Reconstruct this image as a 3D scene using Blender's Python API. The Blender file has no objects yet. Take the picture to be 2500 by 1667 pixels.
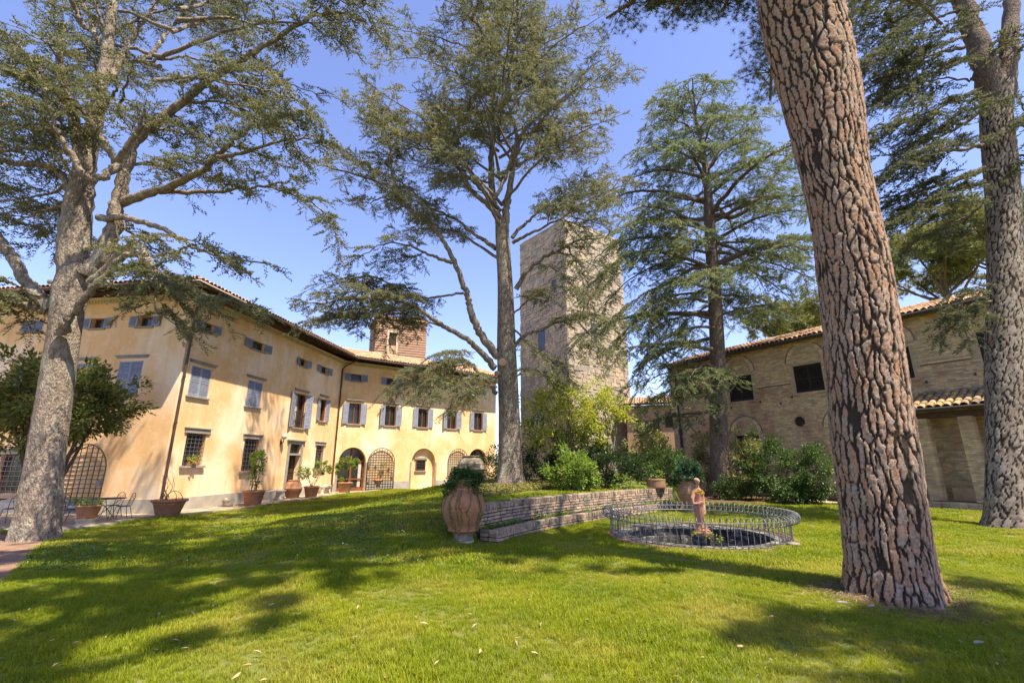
import bpy, bmesh, math, random
import numpy as np
from mathutils import Vector, Matrix, kdtree, noise
R = math.radians
rng = np.random.default_rng(7)
random.seed(7)
scn = bpy.context.scene
COL = scn.collection

# ---------------------------------------------------------------- camera, sky, sun, exposure
EYE = 1.75
FPX = 1120.0 / 2500.0
PITCH = math.atan(294.5 / 1120.0)
cam_d = bpy.data.cameras.new('camera'); cam = bpy.data.objects.new('camera', cam_d); COL.objects.link(cam)
cam_d.sensor_width = 36; cam_d.lens = 36 * FPX; cam_d.clip_end = 2000; cam_d.clip_start = 0.05
cam.location = (0, 0, EYE); cam.rotation_euler = (R(90) + PITCH, 0, 0)
scn.camera = cam

SUN_EL = R(64.5)
SUN_H = Vector((0.743, -0.670, 0)).normalized()
w = bpy.data.worlds.new('World'); scn.world = w; w.use_nodes = True
nt = w.node_tree; nt.nodes.clear()
wo = nt.nodes.new('ShaderNodeOutputWorld'); bg = nt.nodes.new('ShaderNodeBackground')
sk = nt.nodes.new('ShaderNodeTexSky'); sk.sky_type = 'NISHITA'; sk.sun_disc = False
sk.sun_elevation = SUN_EL; sk.sun_rotation = math.atan2(SUN_H.x, SUN_H.y)
sk.altitude = 300; sk.air_density = .9; sk.dust_density = 0.4; sk.ozone_density = 3.0
tint = nt.nodes.new('ShaderNodeMix'); tint.data_type = 'RGBA'; tint.blend_type = 'MULTIPLY'
tint.inputs[0].default_value = 1.0; tint.inputs[7].default_value = (1.02, 0.87, 0.98, 1)
nt.links.new(sk.outputs[0], tint.inputs[6]); nt.links.new(tint.outputs[2], bg.inputs[0])
bg.inputs[1].default_value = 0.15
nt.links.new(bg.outputs[0], wo.inputs[0])
sun_d = bpy.data.lights.new('sun', 'SUN'); sun_d.energy = 5.0; sun_d.angle = R(0.5); sun_d.color = (1.0, 0.90, 0.74)
sun = bpy.data.objects.new('sun', sun_d); COL.objects.link(sun)
SUN_V = (SUN_H * math.cos(SUN_EL) + Vector((0, 0, math.sin(SUN_EL)))).normalized()
sun.rotation_euler = SUN_V.to_track_quat('Z', 'Y').to_euler(); sun.location = SUN_V * 60
scn.view_settings.view_transform = 'Standard'; scn.view_settings.look = 'None'
scn.view_settings.exposure = 1.27; scn.view_settings.gamma = 1.0; scn.view_settings.use_curve_mapping = False
scn.render.engine = 'CYCLES'
cy = scn.cycles
cy.max_bounces = 6; cy.diffuse_bounces = 3; cy.glossy_bounces = 2; cy.transmission_bounces = 4; cy.transparent_max_bounces = 6
cy.use_denoising = True; cy.sample_clamp_indirect = 6

# ---------------------------------------------------------------- helpers
def sm(a, b, x):
    t = np.clip((np.asarray(x, float) - a) / (b - a), 0, 1)
    return t * t * (3 - 2 * t)

def tag(o, label=None, cat=None, group=None, kind=None):
    if label: o['label'] = label
    if cat: o['category'] = cat
    if group: o['group'] = group
    if kind: o['kind'] = kind
    return o

def empty(name, loc=(0, 0, 0), rz=0.0, label=None, cat=None, group=None):
    o = bpy.data.objects.new(name, None); COL.objects.link(o)
    o.location = loc; o.rotation_euler = (0, 0, rz); o.empty_display_size = .2
    return tag(o, label, cat, group)

def link(name, me, parent=None, loc=None, rz=None):
    o = bpy.data.objects.new(name, me); COL.objects.link(o)
    if parent is not None: o.parent = parent
    if loc is not None: o.location = loc
    if rz is not None: o.rotation_euler = (0, 0, rz)
    return o

def mesh_np(name, V, F, mats, parent=None, smooth=False, mi=None):
    """V (n,3) array, F (m,k) array or list of arrays of faces"""
    me = bpy.data.meshes.new(name)
    V = np.asarray(V, np.float32).reshape(-1, 3)
    Fs = [np.asarray(f, np.int32) for f in (F if isinstance(F, list) else [F]) if len(f)]
    me.vertices.add(len(V)); me.vertices.foreach_set('co', V.ravel())
    loops = np.concatenate([f.ravel() for f in Fs]); me.loops.add(len(loops)); me.loops.foreach_set('vertex_index', loops)
    tot = np.concatenate([np.full(len(f), f.shape[1], np.int32) for f in Fs])
    st = np.concatenate([[0], np.cumsum(tot)[:-1]]).astype(np.int32)
    me.polygons.add(len(tot)); me.polygons.foreach_set('loop_start', st); me.polygons.foreach_set('loop_total', tot)
    if mi is not None: me.polygons.foreach_set('material_index', np.asarray(mi, np.int32))
    if smooth: me.polygons.foreach_set('use_smooth', np.ones(len(tot), bool))
    me.update(calc_edges=True); me.validate()
    for m in (mats if isinstance(mats, (list, tuple)) else [mats]): me.materials.append(m)
    return link(name, me, parent)

class MB:
    """collects simple shapes; build() links them as one mesh object"""
    def __init__(s): s.v = []; s.f = []; s.sm = []; s.mi = []; s.m = 0
    def add(s, vs, fs, smooth=False):
        n = len(s.v); s.v += [tuple(v) for v in vs]; s.f += [tuple(i + n for i in f) for f in fs]
        s.sm += [smooth] * len(fs); s.mi += [s.m] * len(fs)
    def quad(s, a, b, c, d): s.add([a, b, c, d], [(0, 1, 2, 3)])
    def hexa(s, b, t):  # bottom ring of 4, top ring of 4
        s.add(list(b) + list(t), [(3, 2, 1, 0), (4, 5, 6, 7), (0, 1, 5, 4), (1, 2, 6, 5), (2, 3, 7, 6), (3, 0, 4, 7)])
    def box(s, c, sz, X=(1, 0, 0), Y=(0, 1, 0), Z=(0, 0, 1)):
        c = Vector(c); X = Vector(X) * sz[0] / 2; Y = Vector(Y) * sz[1] / 2; Z = Vector(Z) * sz[2] / 2
        s.hexa([c - X - Y - Z, c + X - Y - Z, c + X + Y - Z, c - X + Y - Z], [c - X - Y + Z, c + X - Y + Z, c + X + Y + Z, c - X + Y + Z])
    def tube(s, pts, rad, n=6, caps=True, smooth=True):
        pts = [Vector(p) for p in pts]; k = len(pts)
        if not hasattr(rad, '__len__'): rad = [rad] * k
        vs = []; ref = None
        for i, p in enumerate(pts):
            t = (pts[min(i + 1, k - 1)] - pts[max(i - 1, 0)]).normalized()
            if ref is None:
                ref = t.orthogonal().normalized()
            ref = (ref - t * ref.dot(t))
            ref = ref.normalized() if ref.length > 1e-6 else t.orthogonal().normalized()
            b = t.cross(ref)
            for j in range(n):
                a = 2 * math.pi * j / n
                vs.append(p + (ref * math.cos(a) + b * math.sin(a)) * rad[i])
        fs = [(i * n + j, i * n + (j + 1) % n, (i + 1) * n + (j + 1) % n, (i + 1) * n + j) for i in range(k - 1) for j in range(n)]
        s.add(vs, fs, smooth)
        if caps:
            s.add(vs[:n], [tuple(reversed(range(n)))]); s.add(vs[-n:], [tuple(range(n))])
    def lathe(s, prof, n=24, c=(0, 0, 0), caps=True):
        vs = []
        for r, z in prof:
            for j in range(n):
                a = 2 * math.pi * j / n; vs.append((c[0] + r * math.cos(a), c[1] + r * math.sin(a), c[2] + z))
        k = len(prof)
        s.add(vs, [(i * n + j, i * n + (j + 1) % n, (i + 1) * n + (j + 1) % n, (i + 1) * n + j) for i in range(k - 1) for j in range(n)], True)
        if caps:
            s.add(vs[:n], [tuple(reversed(range(n)))]); s.add(vs[-n:], [tuple(range(n))])
    def build(s, name, mats, parent=None, loc=None, rz=None, kind=None):
        me = s.mesh(name, mats); o = link(name, me, parent, loc, rz)
        if kind: o['kind'] = kind
        return o
    def mesh(s, name, mats):
        me = bpy.data.meshes.new(name); me.from_pydata(s.v, [], s.f)
        me.polygons.foreach_set('use_smooth', s.sm); me.polygons.foreach_set('material_index', s.mi)
        for m in (mats if isinstance(mats, (list, tuple)) else [mats]): me.materials.append(m)
        me.update(); return me

def at(u, v, y):
    """direction of photo pixel (2500 wide) taken out to depth y -> a point of the place"""
    a = (u - 1250) / 1120; d = (833.5 - v) / 1120
    b = math.cos(PITCH) - d * math.sin(PITCH); c = math.sin(PITCH) + d * math.cos(PITCH)
    t = y / b
    return Vector((a * t, y, EYE + c * t))

# ---------------------------------------------------------------- materials
def mat(name, c1, c2=None, scale=3.0, rough=.85, bump=None, island=0.0, c3=None, s3=.6, t3=(.5, .65), stretch=None, spec=.25, transl=0.0, metal=0.0, obj_rand=0.0, detail=6, streak=0.0):
    m = bpy.data.materials.new(name); m.use_nodes = True; n = m.node_tree; L = n.links
    p = n.nodes['Principled BSDF']; p.inputs['Roughness'].default_value = rough; p.inputs['Metallic'].default_value = metal
    p.inputs['Specular IOR Level'].default_value = spec
    geo = n.nodes.new('ShaderNodeNewGeometry'); pos = geo.outputs['Position']
    if stretch:
        mp = n.nodes.new('ShaderNodeVectorMath'); mp.operation = 'MULTIPLY'; mp.inputs[1].default_value = stretch
        L.new(pos, mp.inputs[0]); pos = mp.outputs[0]
    def noise(sc, det=detail, dist=0.0):
        t = n.nodes.new('ShaderNodeTexNoise'); t.inputs['Scale'].default_value = sc; t.inputs['Detail'].default_value = det; t.inputs['Distortion'].default_value = dist
        L.new(pos, t.inputs['Vector']); return t.outputs['Fac']
    def ramp(f, a, b):
        r = n.nodes.new('ShaderNodeMapRange'); r.inputs[1].default_value = a; r.inputs[2].default_value = b; r.clamp = True
        L.new(f, r.inputs[0]); return r.outputs[0]
    def mix(f, a, b, typ='MIX'):
        x = n.nodes.new('ShaderNodeMix'); x.data_type = 'RGBA'; x.blend_type = typ
        if isinstance(f, float): x.inputs[0].default_value = f
        else: L.new(f, x.inputs[0])
        for s_, q in ((6, a), (7, b)):
            if isinstance(q, tuple): x.inputs[s_].default_value = (*q, 1)
            else: L.new(q, x.inputs[s_])
        return x.outputs[2]
    c2 = c2 or tuple(q * .75 for q in c1)
    col = mix(ramp(noise(scale), .32, .68), c1, c2)
    if c3: col = mix(ramp(noise(s3, 5, .4), *t3), col, c3)
    if streak:   # rain streaks and damp marks that run down the plaster
        sv = n.nodes.new('ShaderNodeVectorMath'); sv.operation = 'MULTIPLY'; sv.inputs[1].default_value = (3.2, 3.2, .28); L.new(geo.outputs['Position'], sv.inputs[0])
        st_ = n.nodes.new('ShaderNodeTexNoise'); st_.inputs['Scale'].default_value = 1.0; st_.inputs['Detail'].default_value = 7; L.new(sv.outputs[0], st_.inputs['Vector'])
        col = mix(ramp(st_.outputs['Fac'], .50, .74), col, mix(streak, col, (.42, .25, .12)))
        col = mix(ramp(noise(2.6, 9, 1.2), .56, .66), col, mix(streak * .6, col, (.95, .82, .62)))
    if island or obj_rand:
        if obj_rand:
            oi = n.nodes.new('ShaderNodeObjectInfo'); ad = n.nodes.new('ShaderNodeMath'); ad.operation = 'ADD'
            L.new(oi.outputs['Random'], ad.inputs[0]); L.new(geo.outputs['Random Per Island'], ad.inputs[1])
            fr = n.nodes.new('ShaderNodeMath'); fr.operation = 'FRACT'; L.new(ad.outputs[0], fr.inputs[0]); rnd = fr.outputs[0]
        else: rnd = geo.outputs['Random Per Island']
        amt = max(island, obj_rand)
        r = n.nodes.new('ShaderNodeMapRange'); r.inputs[3].default_value = 1 - amt; r.inputs[4].default_value = 1 + amt; L.new(rnd, r.inputs[0])
        cv = n.nodes.new('ShaderNodeCombineColor'); L.new(r.outputs[0], cv.inputs[0])
        r2 = n.nodes.new('ShaderNodeMapRange'); r2.inputs[3].default_value = 1 - amt * .8; r2.inputs[4].default_value = 1 + amt * .8; L.new(rnd, r2.inputs[0])
        L.new(r2.outputs[0], cv.inputs[1]); r3 = n.nodes.new('ShaderNodeMapRange'); r3.inputs[3].default_value = 1 - amt * .5; r3.inputs[4].default_value = 1 + amt * .5
        L.new(rnd, r3.inputs[0]); L.new(r3.outputs[0], cv.inputs[2])
        col = mix(1.0, col, cv.outputs[0], 'MULTIPLY')
    L.new(col, p.inputs['Base Color'])
    if bump:
        b = n.nodes.new('ShaderNodeBump'); b.inputs['Strength'].default_value = bump[1]; b.inputs['Distance'].default_value = bump[2] if len(bump) > 2 else .02
        L.new(noise(bump[0], 8), b.inputs['Height']); L.new(b.outputs[0], p.inputs['Normal'])
    if transl:
        out = n.nodes['Material Output']; tr = n.nodes.new('ShaderNodeBsdfTranslucent'); ms = n.nodes.new('ShaderNodeMixShader'); ms.inputs[0].default_value = transl
        L.new(col, tr.inputs[0]); L.new(p.outputs[0], ms.inputs[1]); L.new(tr.outputs[0], ms.inputs[2]); L.new(ms.outputs[0], out.inputs[0])
    return m

M = {}
M['stucco'] = mat('yellow_stucco', (.79, .51, .26), (.72, .415, .175), 1.1, .95, (30, .25, .01), c3=(.85, .66, .44), s3=.42, t3=(.46, .66), streak=.3)
M['plinth'] = mat('grey_plinth', (.42, .37, .30), (.33, .28, .22), 2.5, .95, (25, .3, .01))
M['pietra'] = mat('grey_stone_trim', (.33, .29, .24), (.25, .22, .18), 4, .9, (30, .3, .01))
M['cornice'] = mat('cornice_plaster', (.62, .50, .33), (.50, .38, .24), 3, .9)
M['shutter'] = mat('grey_blue_shutter', (.27, .28, .335), (.22, .23, .285), 6, .6, obj_rand=.16)
M['shutterbrown'] = mat('dark_brown_shutter', (.028, .018, .014), (.02, .013, .010), 6, .55)
M['wood'] = mat('brown_window_wood', (.22, .085, .035), (.15, .055, .022), 8, .55)
M['darkwood'] = mat('dark_door_wood', (.06, .030, .018), (.04, .02, .012), 8, .6)
M['glass'] = mat('dark_window_glass', (.035, .032, .030), (.02, .02, .02), 2, .12, spec=.6)
M['curtain'] = mat('pale_curtain', (.55, .48, .42), (.42, .36, .30), 5, .9)
M['iron'] = mat('dark_iron', (.055, .045, .042), (.04, .032, .03), 20, .55, spec=.4)
M['copper'] = mat('brown_gutter_metal', (.085, .05, .036), (.06, .036, .026), 6, .45, spec=.45)
M['galv'] = mat('galvanised_wire', (.19, .19, .20), (.13, .13, .135), 9, .5, metal=.3, spec=.5)
M['rafter'] = mat('dark_eave_wood', (.10, .06, .04), (.06, .036, .024), 6, .8)
M['tile'] = mat('terracotta_roof_tile', (.50, .28, .15), (.38, .20, .10), 3, .9, (40, .3, .01), island=.35, obj_rand=.35, c3=(.44, .36, .24), s3=1.6, t3=(.48, .66))
M['tilemoss'] = mat('lichened_roof_tile', (.36, .24, .15), (.20, .14, .09), 5, .95, (40, .4, .01), island=.4, obj_rand=.4, c3=(.40, .30, .05), s3=4.5, t3=(.52, .62))
M['brick'] = mat('pale_tan_brick', (.56, .43, .26), (.45, .33, .19), 5, .95, (45, .4, .008), island=.30, obj_rand=.30, c3=(.38, .25, .15), s3=.8)
M['archbrick'] = mat('lighter_arch_brick', (.64, .50, .33), (.54, .41, .26), 6, .95, (45, .4, .008), island=.25)
M['darkbrick'] = mat('dark_outline_brick', (.24, .165, .10), (.18, .12, .075), 6, .95)  # dark arch outlines and string-course underside coloured in, since flat light hides the relief
M['mortar'] = mat('sandy_mortar', (.40, .33, .22), (.32, .26, .17), 8, .98, (60, .4, .006))
M['wallbrick'] = mat('weathered_pink_brick', (.43, .315, .22), (.31, .225, .155), 7, .95, (50, .55, .008), island=.38, obj_rand=.38, c3=(.14, .115, .085), s3=3.2, t3=(.50, .70))
M['joint'] = mat('dark_mossy_joint', (.07, .06, .045), (.045, .04, .028), 10, 1.0)
M['towerstone'] = mat('tower_travertine', (.41, .335, .245), (.31, .25, .175), 3, .95, (14, .7, .03), island=.24, obj_rand=.24, c3=(.43, .29, .16), s3=.6, t3=(.58, .75))
M['terracotta'] = mat('terracotta_pot', (.37, .175, .09), (.28, .13, .068), 5, .85, (40, .25, .008), c3=(.33, .19, .115), s3=3.0, t3=(.55, .72))
M['terraold'] = mat('weathered_terracotta', (.36, .19, .11), (.26, .15, .09), 7, .9, (40, .4, .01), c3=(.17, .14, .10), s3=3.5, t3=(.50, .70))
M['oldjar'] = mat('lichened_old_jar', (.24, .19, .13), (.13, .11, .08), 5, .95, (30, .5, .01), c3=(.33, .29, .22), s3=6)
M['stonewhite'] = mat('white_bench_stone', (.72, .64, .52), (.62, .54, .43), 8, .85, (40, .3, .006))
M['paving'] = mat('terrace_paving', (.44, .34, .23), (.33, .25, .17), 2.5, .95, (20, .4, .01), island=.2, obj_rand=.2)
M['pathmat'] = mat('reddish_path_earth', (.27, .16, .10), (.18, .11, .07), 5, .98, (40, .7, .03))
M['bed'] = mat('brown_needle_bed', (.16, .095, .05), (.10, .06, .034), 6, 1.0, (40, .6, .02))
M['soil'] = mat('lawn_soil', (.13, .14, .028), (.10, .115, .024), 1.3, 1.0, (30, .5, .02), c3=(.17, .145, .045), s3=.35)
M['basinstone'] = mat('black_stained_basin_stone', (.10, .095, .085), (.03, .028, .026), 6, .95, (18, .8, .03), c3=(.24, .22, .19), s3=5, t3=(.52, .62))
M['water'] = mat('dark_basin_water', (.012, .014, .010), (.02, .022, .014), 2, .08, spec=.5)
M['statue'] = mat('terracotta_statue', (.50, .235, .135), (.40, .19, .11), 7, .9, (45, .35, .008), c3=(.36, .27, .19), s3=4.5, t3=(.52, .64))
M['lichen'] = mat('yellow_lichen', (.55, .36, .02), (.42, .28, .02), 12, 1.0)
M['plasterpink'] = mat('pinkish_house_brick', (.42, .26, .17), (.34, .21, .13), 6, .95, (30, .5, .01))
M['litter'] = mat('dry_leaf', (.36, .27, .16), (.25, .18, .10), 8, .8, island=.35)
M['flake'] = mat('pale_bark_flake', (.26, .245, .22), (.17, .155, .14), 18, .9)
M['white'] = mat('white_paint', (.75, .74, .72), (.68, .66, .63), 5, .6)
M['lampglass'] = mat('lamp_glass', (.45, .45, .43), (.35, .35, .33), 4, .2, spec=.6)
M['barkgrey'] = mat('grey_cedar_bark', (.33, .265, .195), (.14, .108, .08), 13, .95, (30, 1.0, .09), c3=(.37, .35, .25), s3=3.0, t3=(.55, .70), stretch=(1, 1, .42), detail=8)
M['barkdark'] = mat('brown_cedar_bark', (.22, .165, .125), (.09, .065, .048), 22, .95, (24, 1.0, .07), stretch=(1, 1, .4), detail=8)
M['twig'] = mat('cedar_twig', (.11, .082, .06), (.08, .06, .045), 9, .95)
M['pot_soil'] = mat('pot_soil', (.06, .042, .03), (.04, .03, .02), 9, 1)
def leaf(name, c1, c2, c3=None, isl=.35, tr=.35, s3=1.2, t3=(.55, .75), scale=1.5, rough=.55):
    return mat(name, c1, c2, scale, rough, island=isl, c3=c3, s3=s3, t3=t3, transl=tr, spec=.3, detail=3)
M['cedarA'] = leaf('olive_cedar_needles', (.23, .225, .10), (.165, .18, .085), (.40, .27, .085), t3=(.60, .80), s3=.30, tr=.5)
M['cedarB'] = leaf('grey_green_cedar_needles', (.285, .28, .135), (.21, .22, .115), (.34, .30, .11), s3=.5, tr=.5)
M['cedarC'] = leaf('blue_green_cedar_needles', (.20, .245, .115), (.15, .195, .10), (.30, .31, .11), s3=.45, tr=.5, t3=(.40, .80))
M['cedarD'] = leaf('dark_cedar_needles', (.16, .17, .08), (.12, .135, .07), (.24, .20, .08), tr=.45)
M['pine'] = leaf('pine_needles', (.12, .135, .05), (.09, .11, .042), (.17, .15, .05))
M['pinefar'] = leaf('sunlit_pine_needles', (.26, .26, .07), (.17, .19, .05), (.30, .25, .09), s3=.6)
M['holm'] = leaf('holm_oak_leaves', (.17, .195, .045), (.11, .14, .034), (.30, .27, .07), s3=1.8, t3=(.45, .68), tr=.42)
M['laurel'] = leaf('dark_laurel_leaves', (.08, .135, .03), (.055, .10, .024), (.16, .18, .04), s3=1.5, rough=.4)
M['hedge'] = leaf('dark_hedge_leaves', (.035, .065, .02), (.022, .045, .015), (.07, .095, .025), s3=2, rough=.4)
M['lime'] = leaf('yellow_green_leaves', (.44, .44, .05), (.30, .34, .04), (.50, .44, .07), s3=1.2, tr=.5)
M['bright'] = leaf('bright_green_leaves', (.22, .31, .045), (.15, .24, .035), (.34, .36, .06), s3=1.5, tr=.48)
M['varie'] = leaf('pale_yellow_shrub_leaves', (.30, .30, .10), (.19, .21, .06), (.42, .38, .17), s3=2.2, tr=.42)
M['ivy'] = leaf('ivy_leaves', (.09, .16, .04), (.06, .115, .03), (.15, .20, .05), s3=5)
M['clover'] = leaf('clover_leaves', (.11, .19, .03), (.08, .14, .025), (.20, .24, .04), s3=2)
M['trail'] = leaf('pale_trailing_leaves', (.26, .27, .06), (.17, .19, .045), None)
M['bluegreen'] = leaf('blue_green_leaves', (.09, .16, .075), (.06, .12, .055), None, s3=3)
M['cover'] = leaf('yellowish_ground_cover', (.22, .20, .05), (.15, .15, .04), (.26, .18, .06), s3=2)
M['lemon'] = leaf('lemon_tree_leaves', (.24, .31, .05), (.16, .23, .04), (.40, .38, .07), s3=6, tr=.48)
M['blade'] = leaf('grass_blades', (.328, .350, .014), (.212, .275, .011), (.44, .39, .06), isl=.30, tr=.5, s3=.55, t3=(.50, .72), scale=.8, rough=.5)

# ---------------------------------------------------------------- ground
WALL = np.array([(-.72, 11.35), (.02, 12.6), (1.0, 13.95), (2.1, 15.2), (3.3, 16.45), (4.7, 17.75), (6.3, 18.95)])
def wall_curve(n):
    """smooth resampling of the retaining wall's front line: points, unit tangents, normals to the low side"""
    P = WALL; k = len(P); out = []
    Q = np.vstack([2 * P[0] - P[1], P, 2 * P[-1] - P[-2]])
    for i in range(k - 1):
        p0, p1, p2, p3 = Q[i:i + 4]
        for t in np.linspace(0, 1, 40, endpoint=False):
            out.append(.5 * (2 * p1 + (p2 - p0) * t + (2 * p0 - 5 * p1 + 4 * p2 - p3) * t * t + (3 * p1 - p0 - 3 * p2 + p3) * t ** 3))
    out = np.array(out + [P[-1]]); s = np.concatenate([[0], np.cumsum(np.linalg.norm(np.diff(out, axis=0), axis=1))])
    q = np.linspace(0, s[-1], n); pts = np.stack([np.interp(q, s, out[:, 0]), np.interp(q, s, out[:, 1])], 1)
    T = np.gradient(pts, axis=0); T /= np.linalg.norm(T, axis=1)[:, None]
    return pts, T, np.stack([T[:, 1], -T[:, 0]], 1), s[-1]
WPTS = wall_curve(25)[0]
def wall_sd(x, y):
    """signed distance to the wall line (positive on the high side) and distance along"""
    x = np.asarray(x, float); y = np.asarray(y, float)
    best = np.full(x.shape, 1e9); sd = np.zeros(x.shape)
    n = len(WPTS)
    for i in range(n - 1):
        a = WPTS[i]; d = WPTS[i + 1] - a; l = np.hypot(*d); d = d / l
        t = (x - a[0]) * d[0] + (y - a[1]) * d[1]
        tt = np.clip(t, -1e9 if i == 0 else 0, 1e9 if i == n - 2 else l)
        px = a[0] + d[0] * tt; py = a[1] + d[1] * tt
        ds = np.hypot(x - px, y - py); side = -(x - a[0]) * d[1] + (y - a[1]) * d[0]
        m = ds < best; best = np.where(m, ds, best); sd = np.where(m, np.where(side > 0, ds, -ds), sd)
    d0 = (WPTS[1] - WPTS[0]); d0 /= np.hypot(*d0); u = (x - WPTS[0][0]) * d0[0] + (y - WPTS[0][1]) * d0[1]
    return sd, u
BASIN = (4.55, 12.15); BASIN_R = 1.92
def ground(x, y):
    x = np.asarray(x, float); y = np.asarray(y, float)
    base = -.3 * sm(11, 17.5, y - .15 * x) * sm(1, -9, x)
    sd, u = wall_sd(x, y)
    up = .68 + .045 * np.clip(sd, 0, 9)
    blend = 1 - sm(-2.5, .2, u)            # 0 along the wall, 1 well before its left end
    lo = .12 - 2.4 * blend; hi = .26 + 2.6 * blend
    step = sm(0, 1, (sd - lo) / (hi - lo))
    fade = sm(-9.5, .8, x) * (1 - sm(6.4, 8.6, x)) * (1 - sm(23, 34, y)) * sm(-5.5, -.3, u)
    h = base + (up - base) * step * fade
    h = h - .3 * sm(24, 34, y) * (1 - sm(1, -9, x)) * (1 - sm(4, 9, x))
    h = h + .02 * np.sin(x * 1.3 + y * .7) + .015 * np.sin(x * .6 - y * 1.9)
    return h
def gz(x, y): return float(ground(np.array([x]), np.array([y]))[0])

def axis(dense0, dense1, step, far0, far1, n):
    a = np.arange(dense0, dense1, step)
    lo = dense0 - np.geomspace(step, dense0 - far0, n)[::-1]; hi = dense1 + np.geomspace(step, far1 - dense1, n)
    return np.concatenate([lo, a, hi])
gx = axis(-20, 20, .24, -500, 500, 24); gy = axis(2, 30, .24, -400, 700, 30)
GX, GY = np.meshgrid(gx, gy, indexing='ij'); GZ = ground(GX, GY)
nx, ny = GX.shape; idx = np.arange(nx * ny).reshape(nx, ny)
F = np.stack([idx[:-1, :-1], idx[1:, :-1], idx[1:, 1:], idx[:-1, 1:]], -1).reshape(-1, 4)
ctr = np.stack([GX.ravel()[F].mean(1), GY.ravel()[F].mean(1)], 1)
F = F[np.hypot(ctr[:, 0] - BASIN[0], ctr[:, 1] - BASIN[1]) > BASIN_R]
g = mesh_np('ground', np.stack([GX.ravel(), GY.ravel(), GZ.ravel()], 1), F, M['soil'], smooth=True)
tag(g, kind='structure')

def strip(name, A, B, n, m, material, dz, kind='structure'):
    """sheet between two polylines laid dz above the ground"""
    def res(P, k):
        P = np.array(P, float); s = np.concatenate([[0], np.cumsum(np.linalg.norm(np.diff(P, axis=0), axis=1))]); q = np.linspace(0, s[-1], k)
        return np.stack([np.interp(q, s, P[:, 0]), np.interp(q, s, P[:, 1])], 1)
    a = res(A, n); b = res(B, n); t = np.linspace(0, 1, m)[None, :, None]
    Pp = (a[:, None] * (1 - t) + b[:, None] * t).reshape(-1, 2)
    V = np.stack([Pp[:, 0], Pp[:, 1], ground(Pp[:, 0], Pp[:, 1]) + dz], 1); ii = np.arange(n * m).reshape(n, m)
    f = np.stack([ii[:-1, :-1], ii[1:, :-1], ii[1:, 1:], ii[:-1, 1:]], -1).reshape(-1, 4)
    o = mesh_np(name, V, f, material, smooth=True); tag(o, kind=kind); return o

# ---------------------------------------------------------------- walls with openings
class Face:
    """a vertical facade: k runs along it, z up, o out of it"""
    def __init__(s, O, d): s.O = Vector((O[0], O[1], 0)); s.d = Vector((d[0], d[1], 0)).normalized(); s.n = Vector((s.d.y, -s.d.x, 0))
    def p(s, k, z, o=0.0): return s.O + s.d * k + s.n * o + Vector((0, 0, z))
    def box(s, mb, k0, k1, z0, z1, o0, o1):
        mb.hexa([s.p(k0, z0, o1), s.p(k1, z0, o1), s.p(k1, z0, o0), s.p(k0, z0, o0)], [s.p(k0, z1, o1), s.p(k1, z1, o1), s.p(k1, z1, o0), s.p(k0, z1, o0)])
    def arc(s, k0, k1, zt, n=14, rise=None):
        r = (k1 - k0) / 2; rise = r if rise is None else rise; c = (k0 + k1) / 2
        return [(c - r * math.cos(math.pi * i / n), zt - rise + rise * math.sin(math.pi * i / n)) for i in range(n + 1)]
    def wall(s, name, k0, k1, z0, z1, holes, material, parent, depth=.3):
        """holes: (k0,k1,z0,z1,arched)"""
        mb = MB(); ks = sorted({k0, k1, *[h[0] for h in holes], *[h[1] for h in holes]}); zs = sorted({z0, z1, *[h[2] for h in holes], *[h[3] for h in holes]})
        for i in range(len(ks) - 1):
            run = None
            for j in range(len(zs) - 1):
                kc = (ks[i] + ks[i + 1]) / 2; zc = (zs[j] + zs[j + 1]) / 2
                if not any(h[0] < kc < h[1] and h[2] < zc < h[3] for h in holes):
                    mb.quad(s.p(ks[i], zs[j]), s.p(ks[i + 1], zs[j]), s.p(ks[i + 1], zs[j + 1]), s.p(ks[i], zs[j + 1]))
        for h in holes:
            a, b, lo, hi = h[:4]
            if h[4]:
                A = s.arc(a, b, hi)
                for (ka, za), (kb, zb) in zip(A[:-1], A[1:]):
                    mb.quad(s.p(ka, za), s.p(kb, zb), s.p(kb, hi), s.p(ka, hi))
                    mb.quad(s.p(ka, za), s.p(ka, za, -depth), s.p(kb, zb, -depth), s.p(kb, zb))
                ht = A[0][1]
            else:
                ht = hi; mb.quad(s.p(a, hi), s.p(a, hi, -depth), s.p(b, hi, -depth), s.p(b, hi))
            mb.quad(s.p(a, lo), s.p(a, lo, -depth), s.p(a, ht, -depth), s.p(a, ht)); mb.quad(s.p(b, lo, -depth), s.p(b, lo), s.p(b, ht), s.p(b, ht, -depth))
            mb.quad(s.p(a, lo, -depth), s.p(a, lo), s.p(b, lo), s.p(b, lo, -depth))
        return mb.build(name, material, parent)

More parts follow.
